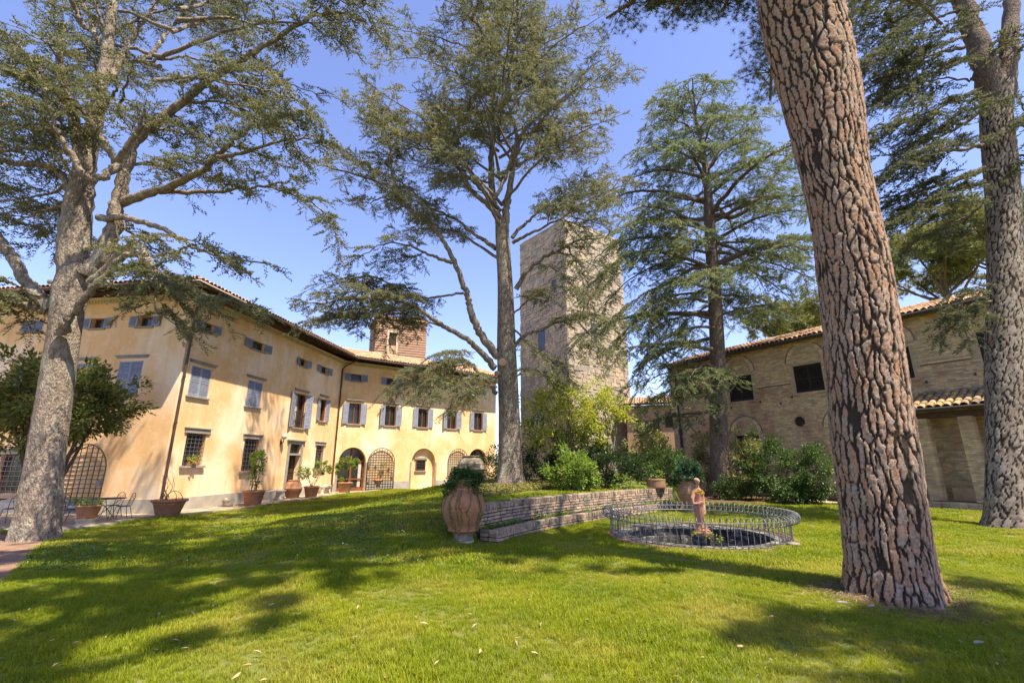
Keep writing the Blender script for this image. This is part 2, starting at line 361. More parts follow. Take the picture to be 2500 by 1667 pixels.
def shutter_mesh(fc, name, parent, k0, k1, z0, z1, o, slats, material, hinge=None, open_deg=0):
    """louvred shutter leaf; hinge 'a' or 'b' with open_deg swings it out of the wall plane"""
    mb = MB(); w_ = k1 - k0; fw = min(.06, w_ * .16); t = .035
    kk = k0 if hinge != 'b' else k1; sg = 1 if hinge != 'b' else -1
    c, s_ = math.cos(R(open_deg)), math.sin(R(open_deg))
    def P(a, z, b): return fc.p(kk + sg * (a * c - b * s_ * 0), z, o + a * s_ + b)
    def bx(a0, a1, q0, q1, b0, b1):
        mb.hexa([P(a0, q0, b1), P(a1, q0, b1), P(a1, q0, b0), P(a0, q0, b0)], [P(a0, q1, b1), P(a1, q1, b1), P(a1, q1, b0), P(a0, q1, b0)])
    bx(0, fw, z0, z1, 0, t); bx(w_ - fw, w_, z0, z1, 0, t); bx(fw, w_ - fw, z0, z0 + .08, 0, t); bx(fw, w_ - fw, z1 - .07, z1, 0, t)
    if z1 - z0 > 1: bx(fw, w_ - fw, (z0 + z1) / 2 - .035, (z0 + z1) / 2 + .035, 0, t)
    n = slats; zz = np.linspace(z0 + .09, z1 - .08, n + 1)
    for i in range(n):
        h = (zz[i + 1] - zz[i])
        mb.hexa([P(fw, zz[i], t * .9), P(w_ - fw, zz[i], t * .9), P(w_ - fw, zz[i] + h * .2, t * .2), P(fw, zz[i] + h * .2, t * .2)],
                [P(fw, zz[i] + h * .3, t * .9), P(w_ - fw, zz[i] + h * .3, t * .9), P(w_ - fw, zz[i] + h * .95, t * .2), P(fw, zz[i] + h * .95, t * .2)])
    return mb.build(name, material, parent)

def window(fc, parent, a, b, lo, hi, shut='open', style='mid', back=.22, left=True, right=True, deg=4):
    """villa window: frame part with pane, shutter, sill, lintel sub-parts; wall hole a..b, lo..hi"""
    fr = MB(); fw = .055
    fc.box(fr, a, a + fw, lo, hi, -back, -back + .06); fc.box(fr, b - fw, b, lo, hi, -back, -back + .06)
    fc.box(fr, a + fw, b - fw, hi - fw, hi, -back, -back + .06); fc.box(fr, a + fw, b - fw, lo, lo + fw, -back, -back + .06)
    if style == 'mid':
        fc.box(fr, (a + b) / 2 - .03, (a + b) / 2 + .03, lo + fw, hi - fw, -back, -back + .07)
        # one casement stands open into the reveal
        fc.box(fr, b - fw - .03, b - fw, lo + fw, hi - fw, -back + .06, -back + .2)
    o = fr.build('window', M['wood'], parent)
    g_ = MB(); g_.quad(fc.p(a, lo, -back + .01), fc.p(b, lo, -back + .01), fc.p(b, hi, -back + .01), fc.p(a, hi, -back + .01)); g_.build('pane', M['glass'], o)
    w_ = b - a
    if style in ('mid', 'att'):
        sl = MB(); fc.box(sl, a - .09, b + .09, lo - .07, lo - .002, -.05, .09); sl.build('sill', M['pietra'], o)
    if style == 'mid':
        li = MB(); fc.box(li, a - .22, b + .22, hi + .22, hi + .27, .001, .10); fc.box(li, a - .18, b + .18, hi + .14, hi + .218, .001, .06); li.build('lintel', M['pietra'], o)
    sw = w_ / 2 if style == 'mid' else w_ * .55
    ns = 22 if style == 'mid' else 7
    if shut == 'open':
        if left: shutter_mesh(fc, 'shutter', o, a - sw - .01, a - .01, lo, hi, .012, ns, M['shutter'], 'b', deg)
        if right: shutter_mesh(fc, 'shutter', o, b + .01, b + .01 + sw, lo, hi, .012, ns, M['shutter'], 'a', deg)
    elif shut == 'closed':
        shutter_mesh(fc, 'shutter', o, a, (a + b) / 2 - .004, lo, hi, -.04, ns, M['shutter'], 'a', 0)
        shutter_mesh(fc, 'shutter', o, (a + b) / 2 + .004, b, lo, hi, -.04, ns, M['shutter'], 'b', 0)
    return o

def grille(fc, a, b, lo, hi, nk, nz, o, r=.011):
    mb = MB()
    for i in range(nk): k = a + (b - a) * (i + .5) / nk; fc.box(mb, k - r, k + r, lo, hi, o - r, o + r)
    for i in range(nz): z = lo + (hi - lo) * (i + .5) / nz; fc.box(mb, a - .02, b + .02, z - r, z + r, o + r, o + 3 * r)
    return mb

def ground_window(fc, parent, a, b, lo, hi, lintel=True):
    o = window(fc, parent, a, b, lo, hi, None, 'low', .24)
    grille(fc, a, b, lo, hi, 5, 8, -.03, .009).build('grille', M['galv'], o)
    sl = MB(); fc.box(sl, a - .12, b + .12, lo - .09, lo - .002, -.05, .12); sl.build('sill', M['pietra'], o)
    if lintel:
        li = MB(); fc.box(li, a - .16, b + .16, hi + .002, hi + .2, .001, .06); fc.box(li, a - .2, b + .2, hi + .2, hi + .25, .001, .1); li.build('lintel', M['pietra'], o)
    return o

# roofs ---------------------------------------------------------
def tile_mesh(name, L, r, material, n=5, taper=.86):
    """half-barrel tile along +y (down slope is -y), base on z=0"""
    mb = MB(); vs = []
    for y, rr, dz in ((0, r, .0), (L, r * taper, -.012)):
        for j in range(n + 1):
            a = math.pi * j / n; vs.append((rr * math.cos(a), y, rr * math.sin(a) * .85 + dz))
    for j in range(n + 1):
        a = math.pi * j / n; vs.append(((r - .016) * math.cos(a), 0, (r - .016) * math.sin(a) * .85))
    m_ = n + 1
    mb.add(vs, [(j + 1, j, m_ + j, m_ + j + 1) for j in range(n)] + [(j, j + 1, 2 * m_ + j + 1, 2 * m_ + j) for j in range(n)], False)
    return mb.mesh(name, material)

def tile_field(fc, k0, k1, z0, o0, pitch, courses, pw, Lt, me, parent, n_parts, jitter=.012, order=None, name='roof_tile', skip=None):
    """barrel tiles on the slope that starts at the eave (z0, outward o0) and rises backwards; the first n_parts as parts, the rest joined"""
    cols = int((k1 - k0) / pw); spots = []
    up = -fc.n * math.cos(pitch) + Vector((0, 0, math.sin(pitch))); nz = fc.d.cross(up).normalized()
    if nz.z < 0: nz = -nz
    for c in range(courses):
        for i in range(cols):
            k = k0 + (i + .5) * pw
            p = fc.p(k, z0, o0) + up * (c * Lt * .82) + nz * .012
            if skip and skip(k, c): continue
            spots.append(p)
    if order: spots.sort(key=order)
    base = Matrix((fc.d, up, nz)).transposed().to_4x4()
    rv = np.array([v.co for v in me.vertices]); rf = [tuple(p.vertices) for p in me.polygons]; rf = np.array(rf)
    Vs = []; Fs = []; q = 0
    for i, p in enumerate(spots):
        m4 = Matrix.Translation(p + nz * random.uniform(0, jitter) + fc.d * random.uniform(-jitter, jitter)) @ base @ Matrix.Rotation(random.uniform(-.05, .05), 4, 'Z')
        if i < n_parts:
            t = link(name, me, parent); t.matrix_basis = m4
        else:
            A = np.array(m4); Vs.append(rv @ A[:3, :3].T + A[:3, 3]); Fs.append(rf + q); q += len(rv)
    if Vs:
        o = mesh_np(name + '_field', np.concatenate(Vs), np.concatenate(Fs), me.materials[0], parent); o['kind'] = 'stuff'

# ---------------------------------------------------------------- the villa
VA = Vector((-14.57, 19.87, 0)); d1 = Vector((.1242, .9923, 0)).normalized(); L1 = 14.41
VB = VA + d1 * L1; d2 = Vector((math.sin(R(52)), math.cos(R(52)), 0)); L2 = 14.3
dl = Vector((-d1.y, d1.x, 0)); L0 = 16.0
F0 = Face(VA + dl * L0, -dl); F1 = Face(VA, d1); F2 = Face(VB, d2)
VZ0, VZ1 = -.6, 9.2
villa = empty('villa', (VA.x, VA.y, -.3), 0, 'long yellow stuccoed villa with grey shutters and a tiled roof with deep eaves', 'villa')
def under(parent, o):
    return o
villa_inv = Matrix.Translation(-villa.location)
# children are authored in world space: the Empty sits at the corner, so undo its offset
class _P: pass
def adopt(root):
    """children of root were modelled in world coordinates"""
    inv = Matrix.Translation(-root.location) if root.rotation_euler.z == 0 else (Matrix.Translation(root.location) @ Matrix.Rotation(root.rotation_euler.z, 4, 'Z')).inverted()
    for ch in root.children: ch.matrix_parent_inverse = inv

H0 = [(7.1, 8.33, 7.7, 8.28, 0), (10.9, 11.6, 7.75, 8.25, 0), (13.35, 14.1, 7.75, 8.25, 0), (12.85, 14.05, 4.62, 6.15, 0), (10.3, 11.5, 4.62, 6.1, 0), (7.2, 8.4, 4.62, 6.1, 0), (7.95, 9.25, .45, 2.1, 0), (9.45, 11.2, -.3, 2.45, 1)]
F0.wall('wall', 0, L0, VZ0, VZ1, H0, M['stucco'], villa)
H1 = [(.72, 1.42, 7.72, 8.15, 0), (4.16, 5.21, 7.7, 8.17, 0), (8.76, 9.49, 7.7, 8.17, 0), (11.3, 12.2, 7.72, 8.2, 0), (.55, 1.72, 4.65, 6.0, 0), (4.33, 5.5, 4.63, 6.0, 0), (8.75, 9.9, 3.83, 5.95, 0), (11.68, 12.45, 4.48, 5.98, 0),
      (.92, 2.05, 1.6, 3.02, 0), (4.72, 5.88, 1.3, 2.95, 0), (8.75, 9.95, -.28, 2.84, 0), (11.75, 12.75, 1.3, 2.85, 0)]
F1.wall('wall', 0, L1, VZ0, VZ1, H1, M['stucco'], villa)
WK = [1.13, 4.0, 6.85, 9.6, 12.35]
H2 = [(k - .45, k + .45, 4.52, 6.07, 0) for k in WK] + [(k - .1 - .42, k - .1 + .42, 7.75, 8.3, 0) for k in WK] + [(.28, 2.3, -.3, 2.82, 1), (6.05, 8.15, -.3, 2.85, 1), (11.45, 13.3, -.3, 2.9, 1)]
F2.wall('wall', 0, L2, VZ0, VZ1, H2, M['stucco'], villa, depth=.38)
# hidden sides that close the block
mb = MB(); e0 = F0.p(0, 0); e3 = F2.p(L2, 0); b3 = F2.p(L2, 0, -8); b2 = F2.p(-1, 0, -8); b0 = F0.p(0, 0, -8)
for a_, b_ in ((e3, b3), (b3, b2), (b2, b0), (b0, e0)):
    mb.quad(a_ + Vector((0, 0, VZ0)), b_ + Vector((0, 0, VZ0)), b_ + Vector((0, 0, VZ1)), a_ + Vector((0, 0, VZ1)))
mb.build('back_wall', M['stucco'], villa)
# rooms behind the openings stay dark: panes close each hole
for i, h in enumerate(H0[:6]):
    st = ('closed', 'open', 'open', 'closed', 'closed', 'closed')[i]
    window(F0, villa, *h[:4], shut=st, style='att' if i < 3 else 'mid')
ground_window(F0, villa, *H0[6][:4])
for i, h in enumerate(H1[:4]): window(F1, villa, *h[:4], shut='open', style='att', deg=(8, 5, 14, 6)[i])
for i in (4, 5): window(F1, villa, *H1[i][:4], shut='closed', style='mid')
ow = window(F1, villa, *H1[6][:4], shut='open', style='mid', deg=12)
mb = MB()
for i in range(9): F1.box(mb, 8.78 + i * .135, 8.80 + i * .135, 3.86, 4.75, .03, .05)
F1.box(mb, 8.75, 9.9, 4.75, 4.79, .02, .06); F1.box(mb, 8.75, 9.9, 3.85, 3.88, .02, .06); mb.build('railing', M['iron'], ow)
mb = MB(); F1.box(mb, 9.0, 9.25, 3.9, 5.85, -.2, -.17); mb.build('curtain', M['curtain'], ow)
window(F1, villa, *H1[7][:4], shut='open', style='mid', deg=8)
for i in (8, 9, 11): ground_window(F1, villa, *H1[i][:4])
# front door with stone surround and transom grille
mb = MB()
F1.box(mb, 8.55, 8.748, -.3, 2.86, -.02, .05); F1.box(mb, 9.952, 10.15, -.3, 2.86, -.02, .05); F1.box(mb, 8.75, 9.95, 2.16, 2.28, -.25, .04)
F1.box(mb, 8.45, 10.25, 2.862, 3.02, -.02, .07); F1.box(mb, 8.4, 10.3, 3.022, 3.09, -.02, .13)
od = mb.build('door_surround', M['pietra'], villa)
mb = MB(); F1.box(mb, 8.75, 9.95, 2.285, 2.84, -.28, -.25); mb.build('pane', M['glass'], od)
grille(F1, 8.78, 9.92, 2.3, 2.84, 6, 3, -.12).build('grille', M['iron'], od)
mb = MB(); F1.box(mb, 8.75, 9.95, -.28, 2.158, -.34, -.30)
for q in range(2):
    F1.box(mb, 8.8 + q * .6, 9.3 + q * .6, .1, 1.0, -.30, -.275); F1.box(mb, 8.8 + q * .6, 9.3 + q * .6, 1.12, 2.05, -.30, -.275)
dd = mb.build('door', M['darkwood'], villa)
mb = MB(); mb.tube([F1.p(9.28, .95, -.27), F1.p(9.28, .95, -.2)], .03, 8); mb.build('knob', M['iron'], dd)
# facade 2 windows
for i, h in enumerate(H2[:5]): window(F2, villa, *h[:4], shut='open', style='mid', deg=(10, 17, 6, 20, 9)[i])
for i, h in enumerate(H2[5:10]): window(F2, villa, *h[:4], shut='open', style='att', deg=(5, 4, 9, 6, 4)[i])
def glazed_arch(fc, a, b, lo, hi):
    arc = fc.arc(a, b, hi); zs = arc[0][1]; o = -.36
    mb = MB(); n = len(arc)
    mb.add([fc.p(k, z, o) for k, z in arc] + [fc.p(b, lo, o), fc.p(a, lo, o)], [tuple(range(n + 2))]); g_ = mb
    fr = MB()
    c = (a + b) / 2; r = (b - a) / 2
    for (ka, za), (kb, zb) in zip(arc[:-1], arc[1:]):
        q = lambda k, z: (c + (k - c) * .9, zs + (z - zs) * .9)
        k2, z2 = q(ka, za); k3, z3 = q(kb, zb)
        fr.hexa([fc.p(ka, za, o + .07), fc.p(kb, zb, o + .07), fc.p(kb, zb, o), fc.p(ka, za, o)], [fc.p(k2, z2, o + .07), fc.p(k3, z3, o + .07), fc.p(k3, z3, o), fc.p(k2, z2, o)])
    for k0, k1, z0, z1 in ((a, a + .1, lo, zs), (b - .1, b, lo, zs), (c - .07, c + .07, lo, zs - .06), (a + .1, b - .1, zs - .06, zs + .07), (a + .1, c - .07, lo, lo + .25), (c + .07, b - .1, lo, lo + .25), (a + .1, c - .07, lo + .8, lo + .9), (c + .07, b - .1, lo + .8, lo + .9), (c - .05, c + .05, zs + .07, hi - .08)):
        fc.box(fr, k0, k1, z0, z1, o + .005, o + .08)
    f_ = fr.build('glazed_door', M['wood'], villa); g_.build('pane', M['glass'], f_)
    cu = MB(); fc.box(cu, b - .42, b - .2, lo + .28, zs - .1, o + .004, o + .012); cu.build('curtain', M['curtain'], f_)
glazed_arch(F2, *H2[10][:4]); glazed_arch(F2, *H2[12][:4])
F0_arch = H0[7]; glazed_arch(F0, *F0_arch[:4])
# blind arch: recessed infill with a small barred window
inf = F2.wall('arch_infill', 6.0, 8.2, -.4, 3.0, [], M['stucco'], villa); inf.location = F2.n * -.3
ow = window(F2, villa, 6.55, 7.4, 1.1, 1.97, None, 'low', .27); ow.name = 'window'
mb = grille(F2, 6.55, 7.4, 1.1, 1.97, 4, 4, -.24); mb.build('grille', M['iron'], ow)
mb = MB(); F2.box(mb, 6.4, 7.55, 1.98, 2.14, -.295, -.22); mb.build('lintel', M['pietra'], ow)
mb = MB(); F2.box(mb, 6.45, 7.5, 1.0, 1.08, -.295, -.18); mb.build('sill', M['pietra'], ow)
# stone jambs of the arches
for a in (.13, 2.302, 5.9, 8.152, 11.3, 13.302):
    mb = MB(); F2.box(mb, a, a + .148, -.4, 1.75, -.02, .035); mb.build('arch_jamb', M['pietra'], villa)
# plinths
def plinth(fc, spans, z=.3):
    mb = MB()
    for a, b in spans: fc.box(mb, a, b, -.6, z, -.02, .045)
    return mb.build('plinth', M['plinth'], villa)
plinth(F0, [(0, 9.4), (11.25, L0 + .045)], .27); plinth(F1, [(.0, 8.545), (10.155, L1 - .05)], .26); plinth(F2, [(.05, .125), (2.455, 5.895), (8.305, 11.295), (13.455, L2)], .33)
# arched lattice gates standing open against the wall
def lattice(fc, a, b, lo, hi, o, nk, nz, bx_):
    mb = MB(); arc = fc.arc(a, b, hi, 16); zs = arc[0][1]; c = (a + b) / 2; r = (b - a) / 2
    mb.tube([fc.p(a, lo, o)] + [fc.p(k, z, o) for k, z in arc] + [fc.p(b, lo, o)], .028, 5)
    fc.box(mb, a, b, lo, lo + .04, o - .02, o + .02)
    for i in range(1, nk):
        k = a + (b - a) * i / nk; top = zs + math.sqrt(max(0, r * r - (k - c) ** 2)); fc.box(mb, k - .013, k + .013, lo + .04, top, o - .012, o + .012)
    for i in range(1, nz):
        z = lo + (hi - lo) * i / nz; hw = r if z < zs else math.sqrt(max(0, r * r - (z - zs) ** 2)); fc.box(mb, c - hw, c + hw, z - .013, z + .013, o + .013, o + .037)
    g_ = mb.build('lattice_gate', M['iron'], villa)
    mb = MB()
    for k, z in bx_: fc.box(mb, k - .1, k + .1, z - .12, z + .12, o + .04, o + .07)
    mb.build('hinge_plate', M['galv'], g_)
lattice(F0, 11.28, 13.45, -.2, 2.5, .14, 8, 15, [(11.4, 1.4), (11.4, .4), (13.3, .9)])
lattice(F2, 2.42, 4.55, -.2, 2.8, .12, 10, 16, [(2.55, 1.7), (2.55, .55), (4.45, .9)])
lattice(F2, 9.35, 11.3, -.2, 2.86, .12, 10, 16, [(11.2, 1.7), (11.2, .55)])
# roof: slab with deep eaves, rafters, gutter, cornice and barrel tiles
OV = 1.3; EZ = 9.22; TP = math.tan(R(18)); BACK = 4.2
def miter(P, off):
    out = []
    for i, p in enumerate(P):
        a = (P[i] - P[i - 1]).normalized() if i else None; b = (P[i + 1] - P[i]).normalized() if i < len(P) - 1 else None
        na = Vector((a.y, -a.x, 0)) if a else None; nb = Vector((b.y, -b.x, 0)) if b else None
        if na is None: out.append(p + nb * off)
        elif nb is None: out.append(p + na * off)
        else: mm = (na + nb).normalized(); out.append(p + mm * (off / mm.dot(na)))
    return out
PL = [F0.p(0, 0), VA.copy(), VB.copy(), F2.p(L2 + .6, 0)]
oe = miter(PL, OV); ri = miter(PL, -BACK); bk = miter(PL, -8.6); wl = miter(PL, 0)
z = lambda p, q: Vector((p.x, p.y, q))
RZ = EZ + (OV + BACK) * TP
mb = MB()
for i in range(3):
    mb.quad(z(oe[i], EZ + .13), z(oe[i + 1], EZ + .13), z(ri[i + 1], RZ + .13), z(ri[i], RZ + .13))
    mb.quad(z(ri[i], RZ + .13), z(ri[i + 1], RZ + .13), z(bk[i + 1], EZ + .3), z(bk[i], EZ + .3))
    mb.quad(z(oe[i + 1], EZ), z(oe[i], EZ), z(wl[i], EZ + OV * TP), z(wl[i + 1], EZ + OV * TP))
    mb.quad(z(oe[i], EZ), z(oe[i + 1], EZ), z(oe[i + 1], EZ + .13), z(oe[i], EZ + .13))
mb.quad(z(oe[3], EZ), z(ri[3], RZ), z(ri[3], RZ + .13), z(oe[3], EZ + .13)); mb.add([z(wl[3], VZ1), z(ri[3], RZ), z(bk[3], EZ)], [(0, 1, 2)])
roof = mb.build('roof', M['rafter'], villa)
mb = MB()
for i, fc, Lf in ((0, F0, L0), (1, F1, L1), (2, F2, L2 + .5)):
    n = int(Lf / .48)
    for j in range(n):
        k = (j + .5) * Lf / n
        if i == 2 and k < 1.1: continue
        if i == 1 and k > L1 - 1.0: continue
        mb.hexa([fc.p(k - .05, EZ - .13, OV - .06), fc.p(k + .05, EZ - .13, OV - .06), fc.p(k + .05, EZ - .12 + OV * TP, .02), fc.p(k - .05, EZ - .12 + OV * TP, .02)],
                [fc.p(k - .05, EZ - .004, OV - .06), fc.p(k + .05, EZ - .004, OV - .06), fc.p(k + .05, EZ - .006 + OV * TP, .02), fc.p(k - .05, EZ - .006 + OV * TP, .02)])
mb.build('rafters', M['rafter'], roof)
mb = MB()
co = miter(PL, .03); co2 = miter(PL, .2); co3 = miter(PL, .09)
for i in range(3):
    mb.hexa([z(co[i], 8.93), z(co[i + 1], 8.93), z(wl[i + 1], 8.93), z(wl[i], 8.93)], [z(co2[i], 9.2), z(co2[i + 1], 9.2), z(wl[i + 1], 9.2), z(wl[i], 9.2)])
for i, fc, Lf in ((0, F0, L0), (1, F1, L1), (2, F2, L2)):
    n = int(Lf / .16)
    for j in range(n):
        k = (j + .5) * Lf / n; fc.box(mb, k - .045, k + .045, 8.955, 9.05, .05, .16)
mb.build('cornice', M['cornice'], villa)
mb = MB(); gp = miter(PL, OV + .07)
mb.tube([z(p, EZ + .03) for p in gp], .085, 8); mb.build('gutter', M['copper'], villa)
for fc, k, pts in ((F1, .1, [(8.9, .9), (8.6, .12), (8.3, .1), (-.2, .1)]), (F1, L1 - .28, [(9.2, 1.25), (8.75, .3), (8.5, .1), (-.25, .1)]), (F0, 10.05, [(9.2, 1.25), (8.75, .25), (8.5, .1), (-.25, .1)])):
    mb = MB(); mb.tube([fc.p(k, zz, oo) for zz, oo in pts], .055, 8)
    for zz in (1.2, 3.4, 5.4, 7.2): mb.tube([fc.p(k, zz - .04, .1), fc.p(k, zz + .04, .1)], .07, 8)
    mb.build('drainpipe', M['copper'] if fc is F1 else M['stucco'], villa)
tm = tile_mesh('roof_tile', .46, .105, M['tile'])
tile_field(F2, -1.0, L2 + .6, EZ + .14, OV + .06, R(18), 14, .23, .46, tm, roof, 0, skip=lambda k, c: k < -1.0 + (c * .377) * .55 * 0)
tile_field(F1, -OV, L1 - .9, EZ + .14, OV + .06, R(18), 13, .23, .46, tm, roof, 0, skip=lambda k, c: k < -OV + c * .37)
tile_field(F0, 4, L0 + OV, EZ + .14, OV + .06, R(18), 5, .23, .46, tm, roof, 0, skip=lambda k, c: k > L0 + OV - c * .37)
mb = MB()
for a_, b_ in ((ri[1], ri[2]), (ri[2], ri[3])):
    n = 34
    for j in range(n):
        p = a_.lerp(b_, j / n); q = a_.lerp(b_, (j + 1.08) / n); mb.tube([z(p, RZ + .15), z(q, RZ + .15)], [.13, .105], 7)
mb.build('ridge_tiles', M['tile'], roof)
adopt(villa)

# window box, wall lamp, floodlight
wb = empty('window_box', tuple(F1.p(1.45, 1.6, .0)), 0, 'small planter of green trailing leaves on the barred window sill by the corner drainpipe', 'planter')
F1l = Face((0, 0), d1)
mb = MB(); F1l.box(mb, -.25, .25, .02, .18, -.06, .1); mb.build('box', M['terracotta'], wb)

# ---------------------------------------------------------------- brick roof turret beyond the villa roof
def plain_block(name, fc, Lk, depth, z0, z1, material, parent, front=True):
    mb = MB(); c = [fc.p(0, 0), fc.p(Lk, 0), fc.p(Lk, 0, -depth), fc.p(0, 0, -depth)]
    for i in range(4):
        a, b = c[i], c[(i + 1) % 4]
        if i == 0 and not front: continue
        mb.quad(z(a, z0), z(b, z0), z(b, z1), z(a, z1))
    mb.quad(*[z(p, z1) for p in c])
    return mb.build(name, material, parent)
tu = empty('roof_turret', (-13.2, 43, 9), 0, 'square brown turret of ribbed brick courses rising behind the villa roof ridge', 'turret')
TF = Face((-13.2, 43), (.91, .41)); TL = 4.9; TD = 4.6
plain_block('wall', TF, TL, TD, 5, 15.5, M['mortar'], tu)
LF = Face(TF.p(0, 0, -TD)[:2], (TF.n.x, TF.n.y))
mb = MB(); zz = 9.0
while zz < 15.5:
    for fc, ln in ((TF, TL), (LF, TD)):
        k = -.07 if fc is TF else 0
        for (a, b) in ([(k, 1.0), (2.15, ln + .07)] if fc is TF and 11.9 < zz < 14.3 else [(k, ln + (.07 if fc is TF else 0))]):
            n = max(1, int((b - a) / .6))
            for q in range(n):
                ka = a + (b - a) * q / n; kb = a + (b - a) * (q + 1) / n - .008
                oo = .075 + random.uniform(-.012, .012)
                mb.hexa([fc.p(ka, zz, oo), fc.p(kb, zz, oo), fc.p(kb, zz, .004), fc.p(ka, zz, .004)], [fc.p(ka, zz + .17, oo * .8), fc.p(kb, zz + .17, oo * .8), fc.p(kb, zz + .17, .004), fc.p(ka, zz + .17, .004)])
    zz += .245
mb.build('brick_course', M['plasterpink'], tu, kind='stuff')
mb = MB(); TF.box(mb, 1.02, 1.22, 11.6, 14.1, .01, .1); TF.box(mb, 1.93, 2.13, 11.6, 14.1, .01, .1); TF.box(mb, 1.02, 2.13, 14.102, 14.32, .01, .12); ow = mb.build('window', M['cornice'], tu)
mb = MB(); TF.box(mb, 1.222, 1.928, 11.6, 12.8, .01, .05); mb.build('shutter', M['tile'], ow)
mb = MB(); TF.box(mb, 1.222, 1.928, 12.802, 14.1, .01, .03); mb.build('pane', M['darkwood'], ow)
mb = MB(); TF.box(mb, -.2, TL + .2, 15.502, 15.72, -TD - .2, .2); mb.build('roof', M['tile'], tu)
adopt(tu)

# ---------------------------------------------------------------- medieval stone tower
tw = empty('stone_tower', (5.3, 42, -.5), 0, 'tall square medieval tower of weathered stone blocks with small window openings', 'tower')
TC = Vector((5.3, 42, 0)); TR = Vector((.81, .59, 0)).normalized()
TWR = Face(TC[:2], TR[:2]); SW = 8.4; SD = 7.4; TZ = 25.4
TWL = Face(TWR.p(0, 0, -SD)[:2], TWR.n[:2])
plain_block('core', TWR, SW, SD, -.6, TZ - .1, M['towerstone'], tw)
holesR = [(3.2, 3.95, 13.3, 15.2), (2.5, 3.2, 5.2, 6.4)]; holesL = [(3.0, 4.0, 12.6, 15.0), (3.3, 3.5, 6.6, 8.0), (5.3, 5.9, 18.5, 19.6)]
ub = MB(); ub.box((0, 0, 0), (1, 1, 1)); blk = ub.mesh('stone_block', M['towerstone'])
for v_ in blk.vertices:
    if v_.co.y < 0: v_.co.x *= .96; v_.co.z *= .94
spots = []
for fc, Lk, hs in ((TWR, SW, holesR), (TWL, SD, holesL)):
    zz = -.2
    while zz < TZ:
        h = random.choice((.22, .26, .3, .36, .42)); k = 0.0
        while k < Lk:
            ln = min(random.uniform(.28, .8), Lk - k)
            if Lk - k - ln < .2: ln = Lk - k
            if not any(a - .02 < k + ln and k < b + .02 and c < zz + h and zz < d_ for a, b, c, d_ in hs): spots.append((fc, k, ln, zz, min(h, TZ + .15 - zz)))
            k += ln
        zz += h
spots.sort(key=lambda q: (q[3] < 9, abs(q[3] - 17)))
mb = MB(); cnt = 0
for fc, k, ln, zz, h in spots:
    oo = random.uniform(.01, .10)
    if cnt < 300 and zz > 9:
        o = link('stone_block', blk, tw); X = fc.d * (ln - .02); Y = fc.n * -(.12 + oo); Z = Vector((0, 0, h - .02)); c = fc.p(k + ln / 2, zz + h / 2, oo - (.12 + oo) / 2)
        o.matrix_basis = Matrix.Translation(c) @ Matrix((X, Y, Z)).transposed().to_4x4(); cnt += 1
    else: fc.box(mb, k + .01, k + ln - .01, zz + .01, zz + h - .01, -.06, oo)
mb.build('stonework', M['towerstone'], tw, kind='stuff')
for fc, hs in ((TWR, holesR), (TWL, holesL)):
    for a, b, c, d_ in hs:
        mb = MB(); fc.box(mb, a - .05, b + .05, c - .05, d_ + .05, .004, .012); mb.build('window', M['glass'], tw)
mb = MB()
for fc, Lk in ((TWR, SW), (TWL, SD)):
    k = 0
    while k < Lk:
        ln = min(random.uniform(.5, .9), Lk - k); fc.box(mb, k + .01, k + ln - .01, TZ + .15, TZ + .3 + random.uniform(0, .14), -.5, .1); k += ln
mb.build('parapet', M['towerstone'], tw)
adopt(tw)

# ---------------------------------------------------------------- brick outbuilding on the right
bd = Vector((math.sin(R(31)), -math.cos(R(31)), 0)); BO = Vector((18.3, 19.95, 0)) - bd * 14.0
BF = Face(BO[:2], bd[:2]); BL = 19.5; BE = 8.12
bh = empty('brick_outbuilding', (BO.x, BO.y, 0), 0, 'two storey tan brick outbuilding with dark brown shutters and a tiled porch', 'building')
BH = [(4.45, 5.98, 5.3, 6.79, 0), (8.4, 9.84, 5.37, 6.82, 0), (12.1, 13.58, 5.42, 6.86, 0), (15.86, 17.3, 5.5, 6.95, 0), (4.47, 5.96, .1, 3.28, 0), (9.88, 11.0, -.1, 3.4, 0), (12.1, 12.85, -.1, 3.25, 1)]
BF.wall('wall', 0, BL, -.5, BE + .1, BH, M['mortar'], bh, depth=.28)
mb = MB(); c = [BF.p(0, 0), BF.p(BL, 0), BF.p(BL, 0, -7.5), BF.p(0, 0, -7.5)]
for i in (1, 2, 3): mb.quad(z(c[i], -.5), z(c[(i + 1) % 4], -.5), z(c[(i + 1) % 4], BE + .1), z(c[i], BE + .1))
mb.build('side_wall', M['brick'], bh)
rings = [(h[0] - .12, h[1] + .12, zt, rs, ax) for h, zt, rs, ax in ((BH[0], 7.02, .8, 0), (BH[1], 7.05, .8, 0), (BH[2], 7.1, .8, 0), (BH[3], 7.15, .8, 0), (BH[4], 3.38, .78, 0), (BH[5], 3.5, .75, 0))]
def in_ring(k, zz):
    for a, b, zt, r, _ in rings:
        c_ = (a + b) / 2
        if zz > zt - .02 and abs(math.hypot(k - c_, zz - zt) - (r + .09)) < .13: return True
    return False
bricks = []
zz = -.1; row = 0
while zz < BE:
    k = -(.14 if row % 2 else 0) + random.uniform(-.02, .02)
    while k < BL:
        ln = random.choice((.27, .27, .27, .14)); a, b = max(k, 0), min(k + ln - .012, BL)
        if b - a > .04 and not any(h[0] - .01 < b and a < h[1] + .01 and h[2] - .03 < zz + .062 and zz < h[3] + .01 for h in BH) and not in_ring((a + b) / 2, zz + .03) and math.hypot((a + b) / 2 - 8.35, zz - 3.85) > .3 and not 5.86 < zz < 6.02:
            bricks.append((a, b, zz))
        k += ln
    zz += .0745; row += 1
cb = Vector((16.0, 20, 0))
bricks.sort(key=lambda q: abs(q[0] - 15.2) + abs(q[2] - 6.2) * .9)
